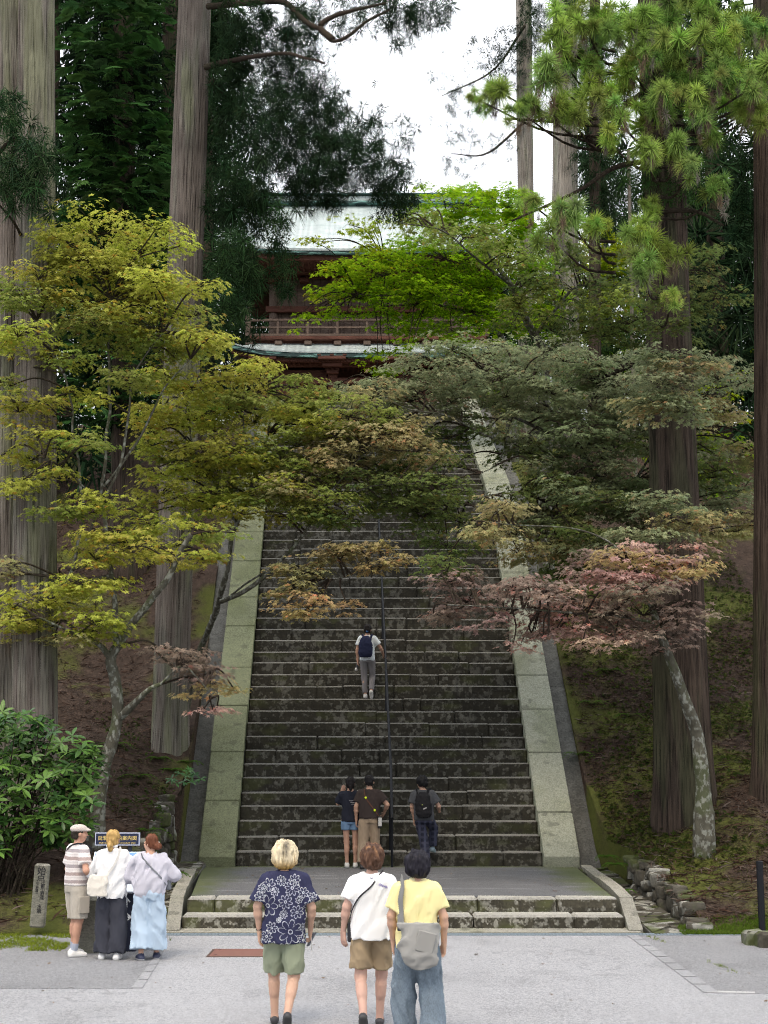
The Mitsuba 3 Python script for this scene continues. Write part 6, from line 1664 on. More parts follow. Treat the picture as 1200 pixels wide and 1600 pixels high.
class Person:
    def __init__(self, label, pos, heading, height=1.72, skin=SKIN, h=0.010, joints=None, lean=(0, 0), head_turn=0.0, head_tilt=(0, 0), build=1.0, cat='person', group=None, curl=None):
        self.key = thing('person', label, cat, group)
        self.s, self.h, self.skin, self.build = height / 1.72, h, np.array(skin), build
        self.curl = curl or {}
        self.pos, self.heading, self.lean = np.asarray(pos, float), heading, np.array(lean, float)
        J = dict(DEFAULT)
        J.update(joints or {})
        self.J = {}
        for k, v in J.items():
            v = np.array(v, float)
            if not k.startswith(('foot', 'hd', 'palm')):
                v = v * self.s
                if k[:2] in ('sh', 'el', 'wr') or k[:3] == 'hip':
                    v = v + self.shift(v[2]) if k not in (joints or {}) or k[:2] == 'sh' or k[:3] == 'hip' else v
            self.J[k] = v
        z = 1.60 * self.s
        self.hc = np.array([0, 0.015 * self.s, z]) + self.shift(z) + np.array([head_tilt[0], head_tilt[1], 0]) * self.s
        self.ht = head_turn
        self.body()

    def shift(self, z):
        t = max(0, z - 0.95 * self.s)
        return np.array([self.lean[0] * t, self.lean[1] * t, -0.5 * t * float(self.lean @ self.lean)])

    def row(self, z, rx, ry, x=0, y=0):
        sh = self.shift(z * self.s)
        return (z * self.s, rx * self.s * self.build, ry * self.s * self.build, x * self.s + sh[0], y * self.s + sh[1])

    def world(self, v):
        c, s = math.cos(self.heading), math.sin(self.heading)
        return np.stack([v[:, 0] * c + v[:, 1] * s, -v[:, 0] * s + v[:, 1] * c, v[:, 2]], 1) + self.pos

    def put(self, name, m, mat_, color, parent=None, label=None, smooth=True):
        v, f = m
        col = color(np.asarray(v)) if callable(color) else color
        return put(name, (self.world(np.asarray(v, float)), f), mat_, parent or self.key, smooth=smooth, color=col, label=label)

    def headf(self, p):
        """A point given in head axes (right, forward, up), in units of the body's scale."""
        c, s = math.cos(self.ht), math.sin(self.ht)
        p = np.asarray(p, float) * self.s
        return self.hc + np.array([p[0] * c + p[1] * s, -p[0] * s + p[1] * c, p[2]])

    def head_ball(self, F_, c, r, k):
        """An egg turned with the head: three overlapping balls stand in for the turned axes."""
        F_.ell(self.headf(c), np.array(r) * self.s, k)

    def body(self):
        s, J, h = self.s, self.J, self.h
        zs = [v[2] for k, v in J.items() if k[:3] == 'ank']
        lo = np.min([v for k, v in J.items() if not k.startswith(('foot', 'hd', 'palm'))], 0) - [.16, .2, .12]
        hi = np.max([v for k, v in J.items() if not k.startswith(('foot', 'hd', 'palm'))], 0) + [.16, .25, .36]
        hi[2] = max(hi[2], self.hc[2] + .2)
        lo[:2] = np.minimum(lo[:2], self.hc[:2] - .2)
        hi[:2] = np.maximum(hi[:2], self.hc[:2] + .2)
        self.lo, self.hi = lo, hi
        B = Field(lo, hi, h)
        b = self.build
        B.loft([self.row(.86, .15, .10), self.row(.95, .165, .115), self.row(1.08, .135, .095), self.row(1.25, .155, .105), self.row(1.38, .16, .095), self.row(1.45, .09, .07)], .03)
        B.chain([J['shL'], (J['shL'] + J['shR']) / 2 + [0, 0, .025], J['shR']], [.052 * s * b, .06 * s, .052 * s * b], .04)
        neck = (J['shL'] + J['shR']) / 2 + [0, -.005, .02]
        B.cone(neck, .058 * s, self.headf((0, -.012, -.06)), .050 * s, .025)
        for S in 'LR':
            B.chain([J['sh' + S], J['el' + S], J['wr' + S]], [.050 * s * b, .040 * s * b, .027 * s], .02)
            mid = J['el' + S] * .7 + J['wr' + S] * .3
            B.ell(mid, [.041 * s * b] * 3, .03)
            B.chain([J['hip' + S], J['knee' + S], J['ank' + S]], [.085 * s * b, .056 * s * b, .036 * s], .03)
            calf = J['knee' + S] * .66 + J['ank' + S] * .34
            up = J['knee' + S] - J['ank' + S]
            back = np.array([0, -1, 0]) * .022 * s
            B.cone(calf + back + up * .08, .047 * s * b, calf + back - up * .12, .040 * s * b, .04)
            fd = J['foot' + S] / np.linalg.norm(J['foot' + S])
            B.cone(J['ank' + S] - [0, 0, .035 * s], .034 * s, J['ank' + S] + fd * .12 * s - [0, 0, .05 * s], .026 * s, .03)
        # head
        for c, r, k in (((0, -.012, .035), (.076, .092, .088), .0), ((0, .022, -.03), (.058, .066, .075), .03), ((0, .05, -.072), (.034, .034, .030), .025), ((0, .085, .01), (.024, .02, .03), .03)):
            self.head_ball(B, c, r, k)
        B.cone(self.headf((0, .088, .02)), .010 * s, self.headf((0, .112, -.018)), .015 * s, .012)
        for e in (-1, 1):
            self.head_ball(B, (e * .080, -.005, -.005), (.014, .02, .032), .006)
            self.head_ball(B, (e * .034, .062, -.02), (.024, .024, .024), .02)
        B.cone(self.headf((-.02, .094, -.048)), .008 * s, self.headf((.02, .094, -.048)), .008 * s, .01)
        v, f = B.mesh()
        parts = [(v, f)]
        for S in 'LR':
            parts.append(self.hand(S))
        v, f = join(parts)
        lips = self.headf((0, .10, -.048))
        sk = self.skin

        def col(v):
            c = np.tile(sk, (len(v), 1)) * (0.93 + 0.14 * meshkit.noise(v * 14)[:, None])
            d = np.linalg.norm((v - lips) / [.03, .02, .008], axis=1)
            return np.where(d[:, None] < 1, sk * [0.85, 0.55, 0.55], c)
        self.put('body', (v, f), 'skin_mat', col)
        for e in (-1, 1):
                m = trimesh.creation.icosphere(subdivisions=1, radius=1)
                vv = np.array(m.vertices) * np.array([.013, .008, .007]) * s + self.headf((e * .032, .083, .004))
                self.put('eye', (vv, np.array(m.faces)), 'skin_mat', (.02, .015, .012))

    def hand(self, S):
        s, J = self.s, self.J
        w = J['wr' + S]
        d = J['hd' + S] / np.linalg.norm(J['hd' + S])
        pn = J['palm' + S] - d * (J['palm' + S] @ d)
        pn /= np.linalg.norm(pn)
        side = np.cross(d, pn) * (1 if S == 'R' else -1)   # towards the thumb
        curl = self.curl.get(S, .5)
        H = Field(w - .24 * s, w + .24 * s, max(.0055, self.h * .62))
        H.cone(w + (J['el' + S] - w) * .12, .029 * s, w, .026 * s, .01)
        c = w + d * .055 * s
        for u in (-.026, -.009, .009, .026):
            H.cone(w + side * u * .6 * s + d * .012 * s, .017 * s, w + d * .085 * s + side * u * s, .0125 * s, .012)
        for u, L in ((.028, .068), (.0095, .078), (-.0095, .072), (-.027, .056)):
            a = w + d * .088 * s + side * u * s
            b_ = a + (d * math.cos(curl * .8) + pn * math.sin(curl * .8)) * L * .48 * s + side * u * .12 * s
            e = b_ + (d * math.cos(curl * 1.9) + pn * math.sin(curl * 1.9)) * L * .5 * s
            H.chain([a, b_, e], [.0098 * s, .0088 * s, .0072 * s], .004)
        a = w + d * .028 * s + side * .022 * s + pn * .006 * s
        b_ = a + d * .030 * s + side * .026 * s + pn * .014 * s
        e = b_ + d * .032 * s + side * .004 * s + pn * .012 * s
        H.chain([a, b_, e], [.014 * s, .0105 * s, .0085 * s], .006)
        return H.mesh()

    # ---- clothes
    def top(self, name, color, prof, sleeve=.62, sr=(.072, .070), hem_cut=None, folds=.014, seed=1, mat_='cloth_mat', label=None, neck=.070, long=False, fr=(8, 8, 2.6)):
        s, J = self.s, self.J
        B = Field(self.lo - .06, self.hi + .06, self.h)
        P = [self.row(*q) for q in prof]
        self.prof = P
        B.loft(P, .03, 2.4)
        b = self.build
        mid = (J['shL'] + J['shR']) / 2
        B.chain([J['shL'] * .92 + mid * .08 - [0, 0, .012], mid + [0, -.004, .022], J['shR'] * .92 + mid * .08 - [0, 0, .012]], [sr[0] * .86 * s * b, .064 * s, sr[0] * .86 * s * b], .05)
        for S in 'LR':
            a, e, w = J['sh' + S] - [0, 0, .01 * s], J['el' + S], J['wr' + S]
            if not long:
                B.cone(a, sr[0] * s * b, e, sr[1] * s * b, .035, cut=sleeve)
            else:
                B.cone(a, sr[0] * s * b, e, sr[1] * s * b, .035)
                B.cone(e, sr[1] * s * b, w, sr[1] * .9 * s * b, .02, cut=long)
        B.folds(folds, fr, seed)
        x, y, z = B.all()
        nk = mid + [0, .005, .075 * s]
        dn = np.sqrt((x - nk[0]) ** 2 + (y - nk[1]) ** 2 + ((z - nk[2]) * .9) ** 2) - neck * 1.05 * s
        B.D = np.maximum(B.D, -dn)
        return self.put(name, B.mesh(), mat_, color, label=label)

    def trousers(self, name, color, hip=(.168, .125), radii=(.098, .080, .062), upto=.93, waist=.99, folds=.014, seed=2, mat_='cloth_mat', label=None, crotch=.84, fr=(9, 9, 2.8)):
        """upto: fraction of the way from hip (0) over knee (.5) to ankle (1) at which the leg ends."""
        s, J, b = self.s, self.J, self.build
        B = Field(self.lo - .06, self.hi + .06, self.h)
        B.loft([self.row(crotch, hip[0] * .96, hip[1] * .9), self.row(.92, hip[0], hip[1]), self.row(waist, hip[0] * .86, hip[1] * .86)], .03, 2.4)
        for S in 'LR':
            a, k, e = J['hip' + S] * .86 + J['knee' + S] * .14, J['knee' + S], J['ank' + S]
            cut_ = (upto * 2 - .14) / .86
            if upto <= .5:
                B.cone(a, radii[0] * s * b, k, radii[1] * s * b, .016, cut=cut_)
            else:
                B.cone(a, radii[0] * s * b, k, radii[1] * s * b, .016)
                B.cone(k, radii[1] * s * b, e, radii[2] * s * b, .014, cut=(upto - .5) * 2)
        B.folds(folds, fr, seed)
        return self.put(name, B.mesh(), mat_, color, label=label)

    def shoes(self, name, color, sole=(.55, .55, .54), low=False):
        s, J = self.s, self.J
        for S in 'LR':
            an = J['ank' + S]
            fd = J['foot' + S] / np.linalg.norm(J['foot' + S])
            dn = np.array([0, 0, -1.0]) - fd * -fd[2]
            dn /= np.linalg.norm(dn)
            B = Field(an - .27 * s, an + .27 * s, self.h * .95)
            heel, toe = an + dn * .050 * s - fd * .035 * s, an + dn * .058 * s + fd * .145 * s
            B.cone(heel, .042 * s, toe, .036 * s, .02)
            B.cone(an + dn * .04 * s + fd * .03 * s, .042 * s, an + dn * .05 * s + fd * .10 * s, .040 * s, .02)
            if not low:
                B.cone(an + dn * .01 * s, .045 * s, heel, .043 * s, .02)
            x, y, z = B.all()
            hgt_ = (x - an[0]) * dn[0] + (y - an[1]) * dn[1] + (z - an[2]) * dn[2]
            B.D = np.maximum(B.D, hgt_ - .084 * s)

            def col(v, an=an, dn=dn):
                g = (v - an) @ dn
                return np.where(g[:, None] > .060 * s, np.array(sole), np.array(color))
            self.put(name, B.mesh(), 'shoe_mat', col)

    def socks(self, color, up=.14):
        for S in 'LR':
            B = Field(self.J['ank' + S] - .2, self.J['ank' + S] + .25, .007)
            a, k = self.J['ank' + S], self.J['knee' + S]
            B.cone(a - [0, 0, .03], .042 * self.s, a + (k - a) * up * 2.2, .048 * self.s, .01, cut=.8)
            self.put('sock', B.mesh(), 'cloth_mat', color)

    def hair(self, color, long=0.0, puff=.022, front=.055, low=-.055, seed=3, strands=.014, name='hair', sides=-.03, h=None):
        """A cap of hair: swollen skull, cut away at the face and the nape."""
        s = self.s
        B = Field(self.hc - .24 * s, self.hc + .24 * s, h or self.h * .95)
        for c, r, k in (((0, -.016, .040), (.078 + puff, .094 + puff, .090 + puff), 0), ((0, -.045, -.02), (.066 + puff * .8, .058 + puff * .8, .080), .03)):
            B.ell(self.headf(c), np.array(r) * s, k)
        x, y, z = B.all()
        c_, s_ = math.cos(self.ht), math.sin(self.ht)
        X, Y, Z = x - self.hc[0], y - self.hc[1], z - self.hc[2]
        hx, hy, hz = (X * c_ - Y * s_) / s, (X * s_ + Y * c_) / s, Z / s + 0 * X
        # strands run down from the crown
        ang = np.arctan2(hx, hy + .03)
        G = np.stack(np.broadcast_arrays(ang * 7.5 + 3.5 * (hz - 0.05), 0 * ang + hz * 5, np.hypot(hx, hy) * 9), -1)
        e = np.abs(meshkit.noise(G + seed, seed) - .5) * 2 + .6 * np.abs(meshkit.noise(G * [2.3, 1.3, 1.6] + seed, seed + 1) - .5) * 2
        lump = meshkit.noise(np.stack(np.broadcast_arrays(hx * 26 + seed, hy * 26, hz * 22), -1), seed + 4) - .5
        B.D = B.D - .020 * s * lump.astype(np.float32)
        B.D = B.D + strands * s * (e.astype(np.float32) - .55) * 1.2
        keep_low = (low + .03 * (meshkit.noise(np.stack(np.broadcast_arrays(ang * 4, 0 * ang, 0 * ang), -1) + seed) - .5)) - hz - .012 * np.clip(-hy / .06, -1, 1)
        B.D = np.maximum(B.D, keep_low * s)
        cutface = np.minimum(hy - .045, .055 - hz)          # in front of the brow line and below it: bare
        B.D = np.maximum(B.D, cutface * s)
        sidecut = np.minimum(np.minimum(sides - hz, hy + .028), .2)
        B.D = np.maximum(B.D, sidecut * s)
        return self.put(name, B.mesh(), 'hair_mat', color)

    def surf(self, ang, z, off=.012):
        """A point just off the top garment at that bearing (0 = right, 90 degrees = front) and height."""
        q = np.array(self.prof)
        z = z * self.s
        rx, ry, cx, cy = (np.interp(z, q[:, 0], q[:, k]) for k in (1, 2, 3, 4))
        a = math.radians(ang)
        c, s = math.cos(a), math.sin(a)
        k = (abs(c) ** 2.4 + abs(s) ** 2.4) ** (-1 / 2.4)
        return np.array([cx + c * k * (rx + off), cy + s * k * (ry + off), z])

    def strap(self, pts, width, thick=.004):
        """A flat band lying over the points (already off the cloth)."""
        c = curve(pts, 8 * len(pts))
        t = np.gradient(c, axis=0)
        t /= np.linalg.norm(t, axis=1, keepdims=True)
        ax = np.array(self.prof)[:, 3:5].mean(0)
        out = c - np.c_[np.full(len(c), ax[0]), np.full(len(c), ax[1]), c[:, 2] - .02]
        out /= np.linalg.norm(out, axis=1, keepdims=True)
        w = np.cross(t, out)
        w /= np.linalg.norm(w, axis=1, keepdims=True)
        out = np.cross(w, t)
        q = [c + w * width / 2, c + w * width / 2 + out * thick, c - w * width / 2 + out * thick, c - w * width / 2]
        v, f = grid_mesh(np.stack(q + [q[0]], 1))
        return self.world(v), f

# flower drawings on the dark shirt, stripes, plaid: printed cloth
P4X, P4Y = float(ground_at(443, 1603)[0]), 14.75
FLOWERS = []
for (cx, cy, r) in ((205, 615, 84), (355, 580, 56), (410, 465, 58), (465, 565, 28), (450, 665, 52), (340, 685, 32), (240, 795, 46), (395, 830, 98), (560, 625, 52), (215, 440, 52), (265, 495, 34), (320, 405, 40), (240, 955, 48), (195, 870, 46),
                    (500, 795, 30), (140, 540, 44), (118, 650, 44), (560, 725, 44), (505, 505, 42), (430, 400, 46), (500, 905, 40), (350, 985, 62), (300, 730, 20), (160, 470, 36), (580, 540, 34)):
    q = at(380 + cx / 5.335, 1300 + cy / 5.335, P4Y - 0.12)
    FLOWERS.append((q[0] - P4X, q[2], r / 5.335 * 0.0064))


def floral(p, n, uv):
    x, z = p.x - P4X, p.z
    ink = mi.Float(0)
    for i, (u, w, r) in enumerate(FLOWERS):
        dx, dz = x - u + 0.006 * noise(z * 30, i), z - w + 0.006 * noise(x * 30, i + 9)
        d = dr.sqrt(dx * dx + dz * dz)
        a = dr.atan2(dz, dx)
        R = r * (0.38 + 0.62 * dr.power(dr.abs(dr.cos(a * (3.5 + 0.5 * (i % 3)) + i)), 0.7))
        ink = dr.maximum(ink, smoothstep(0.0060, 0.0030, dr.abs(d - R) * (0.55 + 0.45 * smoothstep(0.0, 0.5, (d - 0.38 * r) / r))))
        ink = dr.maximum(ink, smoothstep(0.0050, 0.0030, dr.abs(d - r * 0.17)))
    c = mix(C(0.020, 0.022, 0.055), C(0.034, 0.036, 0.08), fbm(p.x * 9, p.y * 9, p.z * 5, 3))
    return mix(c, C(0.42, 0.44, 0.47), ink)


def stripes(p, n, uv):
    z = p.z + 0.012 * noise(p.x * 7, p.y * 7)
    t = z / 0.098
    f = t - dr.floor(t)
    band = smoothstep(0.50, 0.56, f) * smoothstep(1.0, 0.94, f)
    thin = smoothstep(0.2, 0.24, f) * smoothstep(0.34, 0.30, f)
    pink = cell_rand(dr.floor(t), 4, 0)
    c = mix(C(0.66, 0.62, 0.60), mix(C(0.36, 0.28, 0.26), C(0.33, 0.31, 0.33), pink), band)
    return mix(c, C(0.50, 0.46, 0.45), thin * 0.7)


def plaid(p, n, uv):
    g = lambda v, w: smoothstep(1 - w, 1 - w + 0.04, dr.abs(dr.sin(v)))
    c = C(0.018, 0.02, 0.035)
    return mix(mix(c, C(0.045, 0.05, 0.08), g(p.x * 30, 0.25)), C(0.05, 0.05, 0.075), g(p.z * 30, 0.22) * 0.7)


def denim(c):
    def fn(p, n, uv):
        g = noise(p.x * 160, p.y * 160, p.z * 60)
        w = fbm(p.x * 5, p.y * 5, p.z * 3, 3)
        return C(*c) * (0.7 + 0.4 * g) * (0.75 + 0.5 * w)
    return fn


mat('floral_shirt_mat', floral, 0.85, 0.2)
mat('striped_shirt_mat', stripes, 0.9, 0.2)
mat('plaid_mat', plaid, 0.9, 0.2)
mat('denim_mat', denim((0.155, 0.195, 0.235)), 0.9, 0.2)
WHITE = (0.72, 0.72, 0.72)


def soft_bag(name, label, cat, who, build, h, mat_, color, parent=None):
    B = Field(*build[0], h)
    for op, args in build[1]:
        getattr(B, op)(*args)
    v, f = B.mesh()
    return put(name, (who.world(v), f), mat_, parent, smooth=True, color=color)


# --- 1: man in a flat cap
p = Person('man in striped shirt, beige cargo shorts and flat cap with hand on hip', ground_at(116, 1494), math.radians(52), 1.66, (0.48, 0.27, 0.19), 0.0125,
           dict(elR=(.34, -.04, 1.14), wrR=(.19, .17, 1.02), hdR=(-.5, .6, -.5), palmR=(-.6, -.5, 0), ankL=(-.10, .03, .085), ankR=(.11, -.06, .085), kneeL=(-.10, .05, .49), kneeR=(.11, .0, .49), footR=(.25, 1, 0), footL=(-.2, 1, 0)), head_turn=math.radians(14))
p.trousers('cargo_shorts', (0.42, 0.385, 0.33), hip=(.18, .135), radii=(.115, .108, .1), upto=.49, folds=.010, seed=4)
p.top('striped_shirt', None, [(.93, .20, .145), (1.05, .19, .14), (1.25, .19, .13), (1.36, .175, .11), (1.44, .11, .08)], .72, (.082, .090), folds=.007, seed=5, mat_='striped_shirt_mat')
p.hair((0.03, 0.025, 0.02), puff=.006, low=-.05, strands=.004)
B = Field(p.hc - .22, p.hc + .22, .007)
B.ell(p.headf((0, -.01, .072)), np.array((.100, .118, .062)) * p.s, 0)
B.cone(p.headf((-.035, .11, .05)), .016, p.headf((.035, .11, .05)), .016, .03)
B.ell(p.headf((0, .095, .052)), np.array((.072, .066, .014)) * p.s, .02)
B.cutz(p.headf((0, 0, .038))[2], None)
p.put('flat_cap', B.mesh(), 'cloth_mat', (0.50, 0.44, 0.40))
p.socks((0.30, 0.33, 0.40))
p.shoes('shoe', (0.66, 0.65, 0.63), (0.7, 0.7, 0.68))
for k, (z, hgt_) in enumerate(((.66, .13), (.575, .10))):
    m = bx(-.075, .075, -.012, .014, 0, hgt_, .006)
    q = turn(m, rz=-math.pi / 2, move=np.array([.235, .0, z]) * p.s)
    put('cargo_pocket', (p.world(q[0]), q[1]), 'cloth_mat', p.key, smooth=30, color=(0.40, 0.365, 0.31))
sl = thing('shoulder_bag', 'thin black strapped bag hanging across the capped man in the striped shirt', 'bag')
put('strap', p.strap([p.surf(200, 1.22), p.surf(215, 1.32), p.surf(235, 1.40) + [0, 0, .02], p.surf(330, 1.43) + [0, 0, .05], p.surf(20, 1.36) + [.0, .06, .06], p.surf(70, 1.25), p.surf(100, 1.10)], .022), 'cloth_mat', sl, smooth=30, color=(0.02, 0.02, 0.025))
soft_bag('pouch', '', '', p, (([-.3, -.05, .8], [.2, .35, 1.2]), [('loft', ([(.93, .09, .035, -.03, .185), (1.08, .10, .03, -.03, .18)], .02, 3))]), .01, 'cloth_mat', (0.02, 0.02, 0.025), sl)

# --- 2: woman in white shirt
p = Person('woman in white shirt and wide charcoal trousers with a blond ponytail, reading the map', ground_at(171, 1499), math.radians(6), 1.60, SKIN, 0.0125,
           dict(elL=(-.30, .10, 1.16), wrL=(-.20, .30, 1.10), hdL=(.3, 1, -.1), palmL=(1, 0, -.3), elR=(.29, .14, 1.17), wrR=(.16, .33, 1.12), hdR=(-.3, 1, 0), palmR=(-1, 0, -.3), ankL=(-.10, -.02, .085), ankR=(.12, -.06, .085), kneeL=(-.10, .02, .49), kneeR=(.12, .0, .49)), head_turn=math.radians(4), head_tilt=(0, .01))
p.trousers('wide_trousers', (0.040, 0.042, 0.055), hip=(.168, .128), radii=(.108, .108, .110), upto=.985, folds=.022, seed=7)
p.top('white_shirt', WHITE, [(.83, .185, .13), (.90, .20, .15), (1.05, .20, .145), (1.22, .205, .14), (1.36, .185, .12), (1.45, .10, .085)], 1, (.078, .090), folds=.024, seed=8, long=.45)
B = Field(p.hc - .3, p.hc + .2, .008)
B.cone(p.headf((-.05, -.045, -.085)), .030, p.headf((.05, -.045, -.085)), .030, .01)
p.put('collar', B.mesh(), 'cloth_mat', (0.7, 0.7, 0.7))
BLOND = lambda v: np.array((0.42, 0.27, 0.10)) * (0.6 + 0.8 * meshkit.noise(v * [70, 70, 12])[:, None])
p.hair(BLOND, puff=.016, low=-.07, strands=.008, sides=-.05)
B = Field(p.hc - .28, p.hc + .2, .007)
B.chain([p.headf((0, -.115, -.03)), p.headf((0, -.135, -.07)), p.headf((.005, -.12, -.125)), p.headf((.01, -.10, -.15))], [.022, .034, .026, .008], .015)
B.folds(.008, (40, 40, 12), 3)
p.put('ponytail', B.mesh(), 'hair_mat', BLOND)
p.shoes('shoe', (0.62, 0.62, 0.62), (0.72, 0.72, 0.70))
tb = thing('shoulder_bag', 'cream cloth bag hanging at the left hip of the woman in the white shirt', 'bag')
soft_bag('bag_body', '', '', p, (([-.42, -.36, .72], [.12, .05, 1.2]), [('loft', ([(.80, .115, .05, -.135, -.175), (.90, .125, .055, -.135, -.17), (1.06, .11, .035, -.13, -.165)], .02, 3)), ('folds', (.010, (9, 9, 6), 4))]), .01, 'cloth_mat', (0.62, 0.585, 0.52), tb)
put('strap', p.strap([p.surf(255, 1.03, .04), p.surf(268, 1.15), p.surf(290, 1.28), p.surf(310, 1.38) + [0, 0, .03], p.surf(330, 1.43) + [0, .02, .06], p.surf(60, 1.30), p.surf(110, 1.1)], .03), 'cloth_mat', tb, smooth=30, color=(0.62, 0.6, 0.56))

# --- 3: woman in lavender blouse
p = Person('woman in lilac blouse and wide pale blue trousers with auburn hair in a bun', ground_at(231, 1500), math.radians(-10), 1.55, SKIN, 0.0125,
           dict(elL=(-.30, .12, 1.15), wrL=(-.18, .32, 1.14), hdL=(.2, 1, .1), palmL=(1, 0, -.3), elR=(.33, .06, 1.17), wrR=(.24, .28, 1.12), hdR=(-.5, 1, 0), palmR=(-1, 0, -.3), ankL=(-.10, -.05, .085), ankR=(.12, .07, .085), footL=(-.3, 1, 0), footR=(.2, 1, 0)), head_turn=math.radians(-52), build=1.04)
p.trousers('wide_trousers', (0.40, 0.50, 0.61), hip=(.185, .15), radii=(.118, .128, .145), upto=.90, folds=.026, seed=11)
p.top('blouse', (0.50, 0.49, 0.55), [(.88, .17, .13), (.93, .20, .155), (1.05, .215, .165), (1.22, .215, .15), (1.36, .19, .12), (1.45, .10, .085)], 1, (.082, .096), folds=.028, seed=12, long=.80)
AUB = lambda v: np.array((0.13, 0.05, 0.028)) * (0.6 + 0.9 * meshkit.noise(v * [60, 60, 14])[:, None])
p.hair(AUB, puff=.016, low=-.06, strands=.010, sides=-.04)
B = Field(p.hc - .26, p.hc + .26, .007)
B.ell(p.headf((0, -.135, -.03)), np.array((.045, .04, .042)), 0)
B.chain([p.headf((0, -.09, -.01)), p.headf((0, -.13, -.03))], [.04, .03], .02)
B.folds(.010, (30, 30, 30), 3)
p.put('hair_bun', B.mesh(), 'hair_mat', AUB)
p.put('hair_clip', (trimesh.creation.icosphere(subdivisions=1, radius=1).vertices * [.03, .008, .012] + p.headf((.03, -.10, .02)), trimesh.creation.icosphere(subdivisions=1).faces), 'plain_mat', (.5, .45, .4))
p.shoes('shoe', (0.03, 0.035, 0.07), (0.5, 0.5, 0.52))
sb_ = thing('shoulder_bag', 'grey strapped bag across the back of the woman in the lilac blouse', 'bag')
put('strap', p.strap([p.surf(215, 1.42) + [0, 0, .05], p.surf(240, 1.38) + [0, 0, .02], p.surf(275, 1.27), p.surf(305, 1.15), p.surf(340, 1.03)], .022), 'cloth_mat', sb_, smooth=30, color=(0.16, 0.17, 0.19))
soft_bag('pouch', '', '', p, (([.0, -.15, .75], [.45, .4, 1.15]), [('loft', ([(.86, .04, .09, .24, .10), (1.02, .04, .09, .23, .10)], .02, 3))]), .01, 'cloth_mat', (0.16, 0.17, 0.19), sb_)

# --- 4: blond man in flower shirt
p = Person('man with bleached blond hair in navy flower print shirt and sage shorts', (P4X, P4Y, 0), math.radians(-2), 1.70, (0.52, 0.33, 0.24), 0.0105,
           dict(elL=(-.265, -.01, 1.14), wrL=(-.245, .06, .89), elR=(.27, -.04, 1.13), wrR=(.255, .10, .90), hdR=(.05, .45, -1), palmR=(-1, .2, 0), ankL=(-.09, .16, .09), kneeL=(-.10, .13, .50), ankR=(.045, -.24, .16), kneeR=(.10, .0, .48), footR=(-.05, .75, -.75)), curl={'R': .75, 'L': .45})
p.trousers('shorts', (0.24, 0.27, 0.19), hip=(.165, .122), radii=(.108, .104, .096), upto=.475, folds=.018, seed=14)
p.top('flower_print_shirt', None, [(.80, .205, .145), (.95, .20, .14), (1.15, .205, .135), (1.32, .205, .13), (1.40, .17, .115), (1.47, .10, .095)], .82, (.078, .098), folds=.018, seed=15, mat_='floral_shirt_mat')
B = Field(p.hc - .28, p.hc + .2, .008)
B.cone(p.headf((-.045, -.035, -.098)), .026, p.headf((.045, -.035, -.098)), .026, .01)
p.put('collar', B.mesh(), 'floral_shirt_mat', None)


def bleach(v):
    q = (v - p.hc) / p.s
    n_ = meshkit.noise(v * [55, 55, 14])[:, None]
    crown_ = np.clip(1.5 - np.linalg.norm((q - [.012, -.10, .095]) / [.040, .07, .085], axis=1) + 1.1 * (n_[:, 0] - .5), 0, 1)[:, None]
    low_ = np.clip((-.0 - q[:, 2:]) / .09, 0, 1)
    c = np.array((0.64, 0.55, 0.38)) * (1 - low_) + np.array((0.48, 0.30, 0.09)) * low_
    return np.clip(c * (0.55 + 0.8 * n_) * (1 - .9 * crown_) + np.array((.03, .028, .03)) * crown_, 0, 1)


p.hair(bleach, puff=.050, low=-.140, strands=.026, sides=-.07)
p.shoes('slip_on_shoe', (0.035, 0.035, 0.04), (0.05, 0.05, 0.05), True)
put('wrist_watch', (p.world(tube([p.J['wrL'] + [0, 0, .035], p.J['wrL'] + [0, -.004, .012]], .034, 12)[0]), tube([[0, 0, 1], [0, 0, 0]], 1, 12)[1]), 'plain_mat', p.key, smooth=30, color=(0.012, 0.012, 0.014))
ph = thing('phone', 'small phone with a white cable held in the right hand of the blond man', 'phone')
hw_ = p.J['wrR'] + np.array([.01, .055, -.095])
put('handset', (p.world(turn(bx(-.036, .036, -.006, .006, -.075, .075, .006), rz=1.2, rx=.5, move=hw_)[0]), bx(0, 1, 0, 1, 0, 1, .006)[1]), 'plain_mat', ph, smooth=30, color=(0.10, 0.11, 0.13))
put('cable', (p.world(tube(curve([hw_ + [0, -.02, .06], hw_ + [.0, -.045, .02], hw_ + [.005, -.04, -.05], hw_ + [.0, -.03, -.10]], 10), .005, 6)[0]), tube(np.zeros((10, 3)) + np.arange(10)[:, None], .005, 6)[1]), 'plain_mat', ph, smooth=True, color=(0.6, 0.6, 0.6))

# --- 5: man in white tee
p = Person('man with brown hair in white tee and khaki shorts beside the yellow polo', (float(ground_at(581, 1606)[0]), 14.65, 0), math.radians(2), 1.69, (0.54, 0.34, 0.27), 0.0105,
           dict(elL=(-.25, -.03, 1.15), wrL=(-.285, .04, .91), hdL=(.05, .1, -1), palmL=(.6, .7, 0), elR=(.26, -.02, 1.14), wrR=(.25, .07, .9), ankL=(-.07, -.26, .17), kneeL=(-.11, .0, .49), footL=(0, .7, -.8), ankR=(.07, .17, .09), kneeR=(.09, .12, .5)), head_turn=math.radians(-10), curl={'L': .35})
p.trousers('khaki_shorts', (0.31, 0.235, 0.15), hip=(.152, .112), radii=(.100, .106, .10), upto=.40, folds=.022, seed=17)
p.top('white_tee', WHITE, [(.85, .212, .158), (1.0, .20, .148), (1.18, .195, .13), (1.33, .20, .13), (1.41, .165, .115), (1.47, .095, .09)], .70, (.076, .094), folds=.014, seed=18)
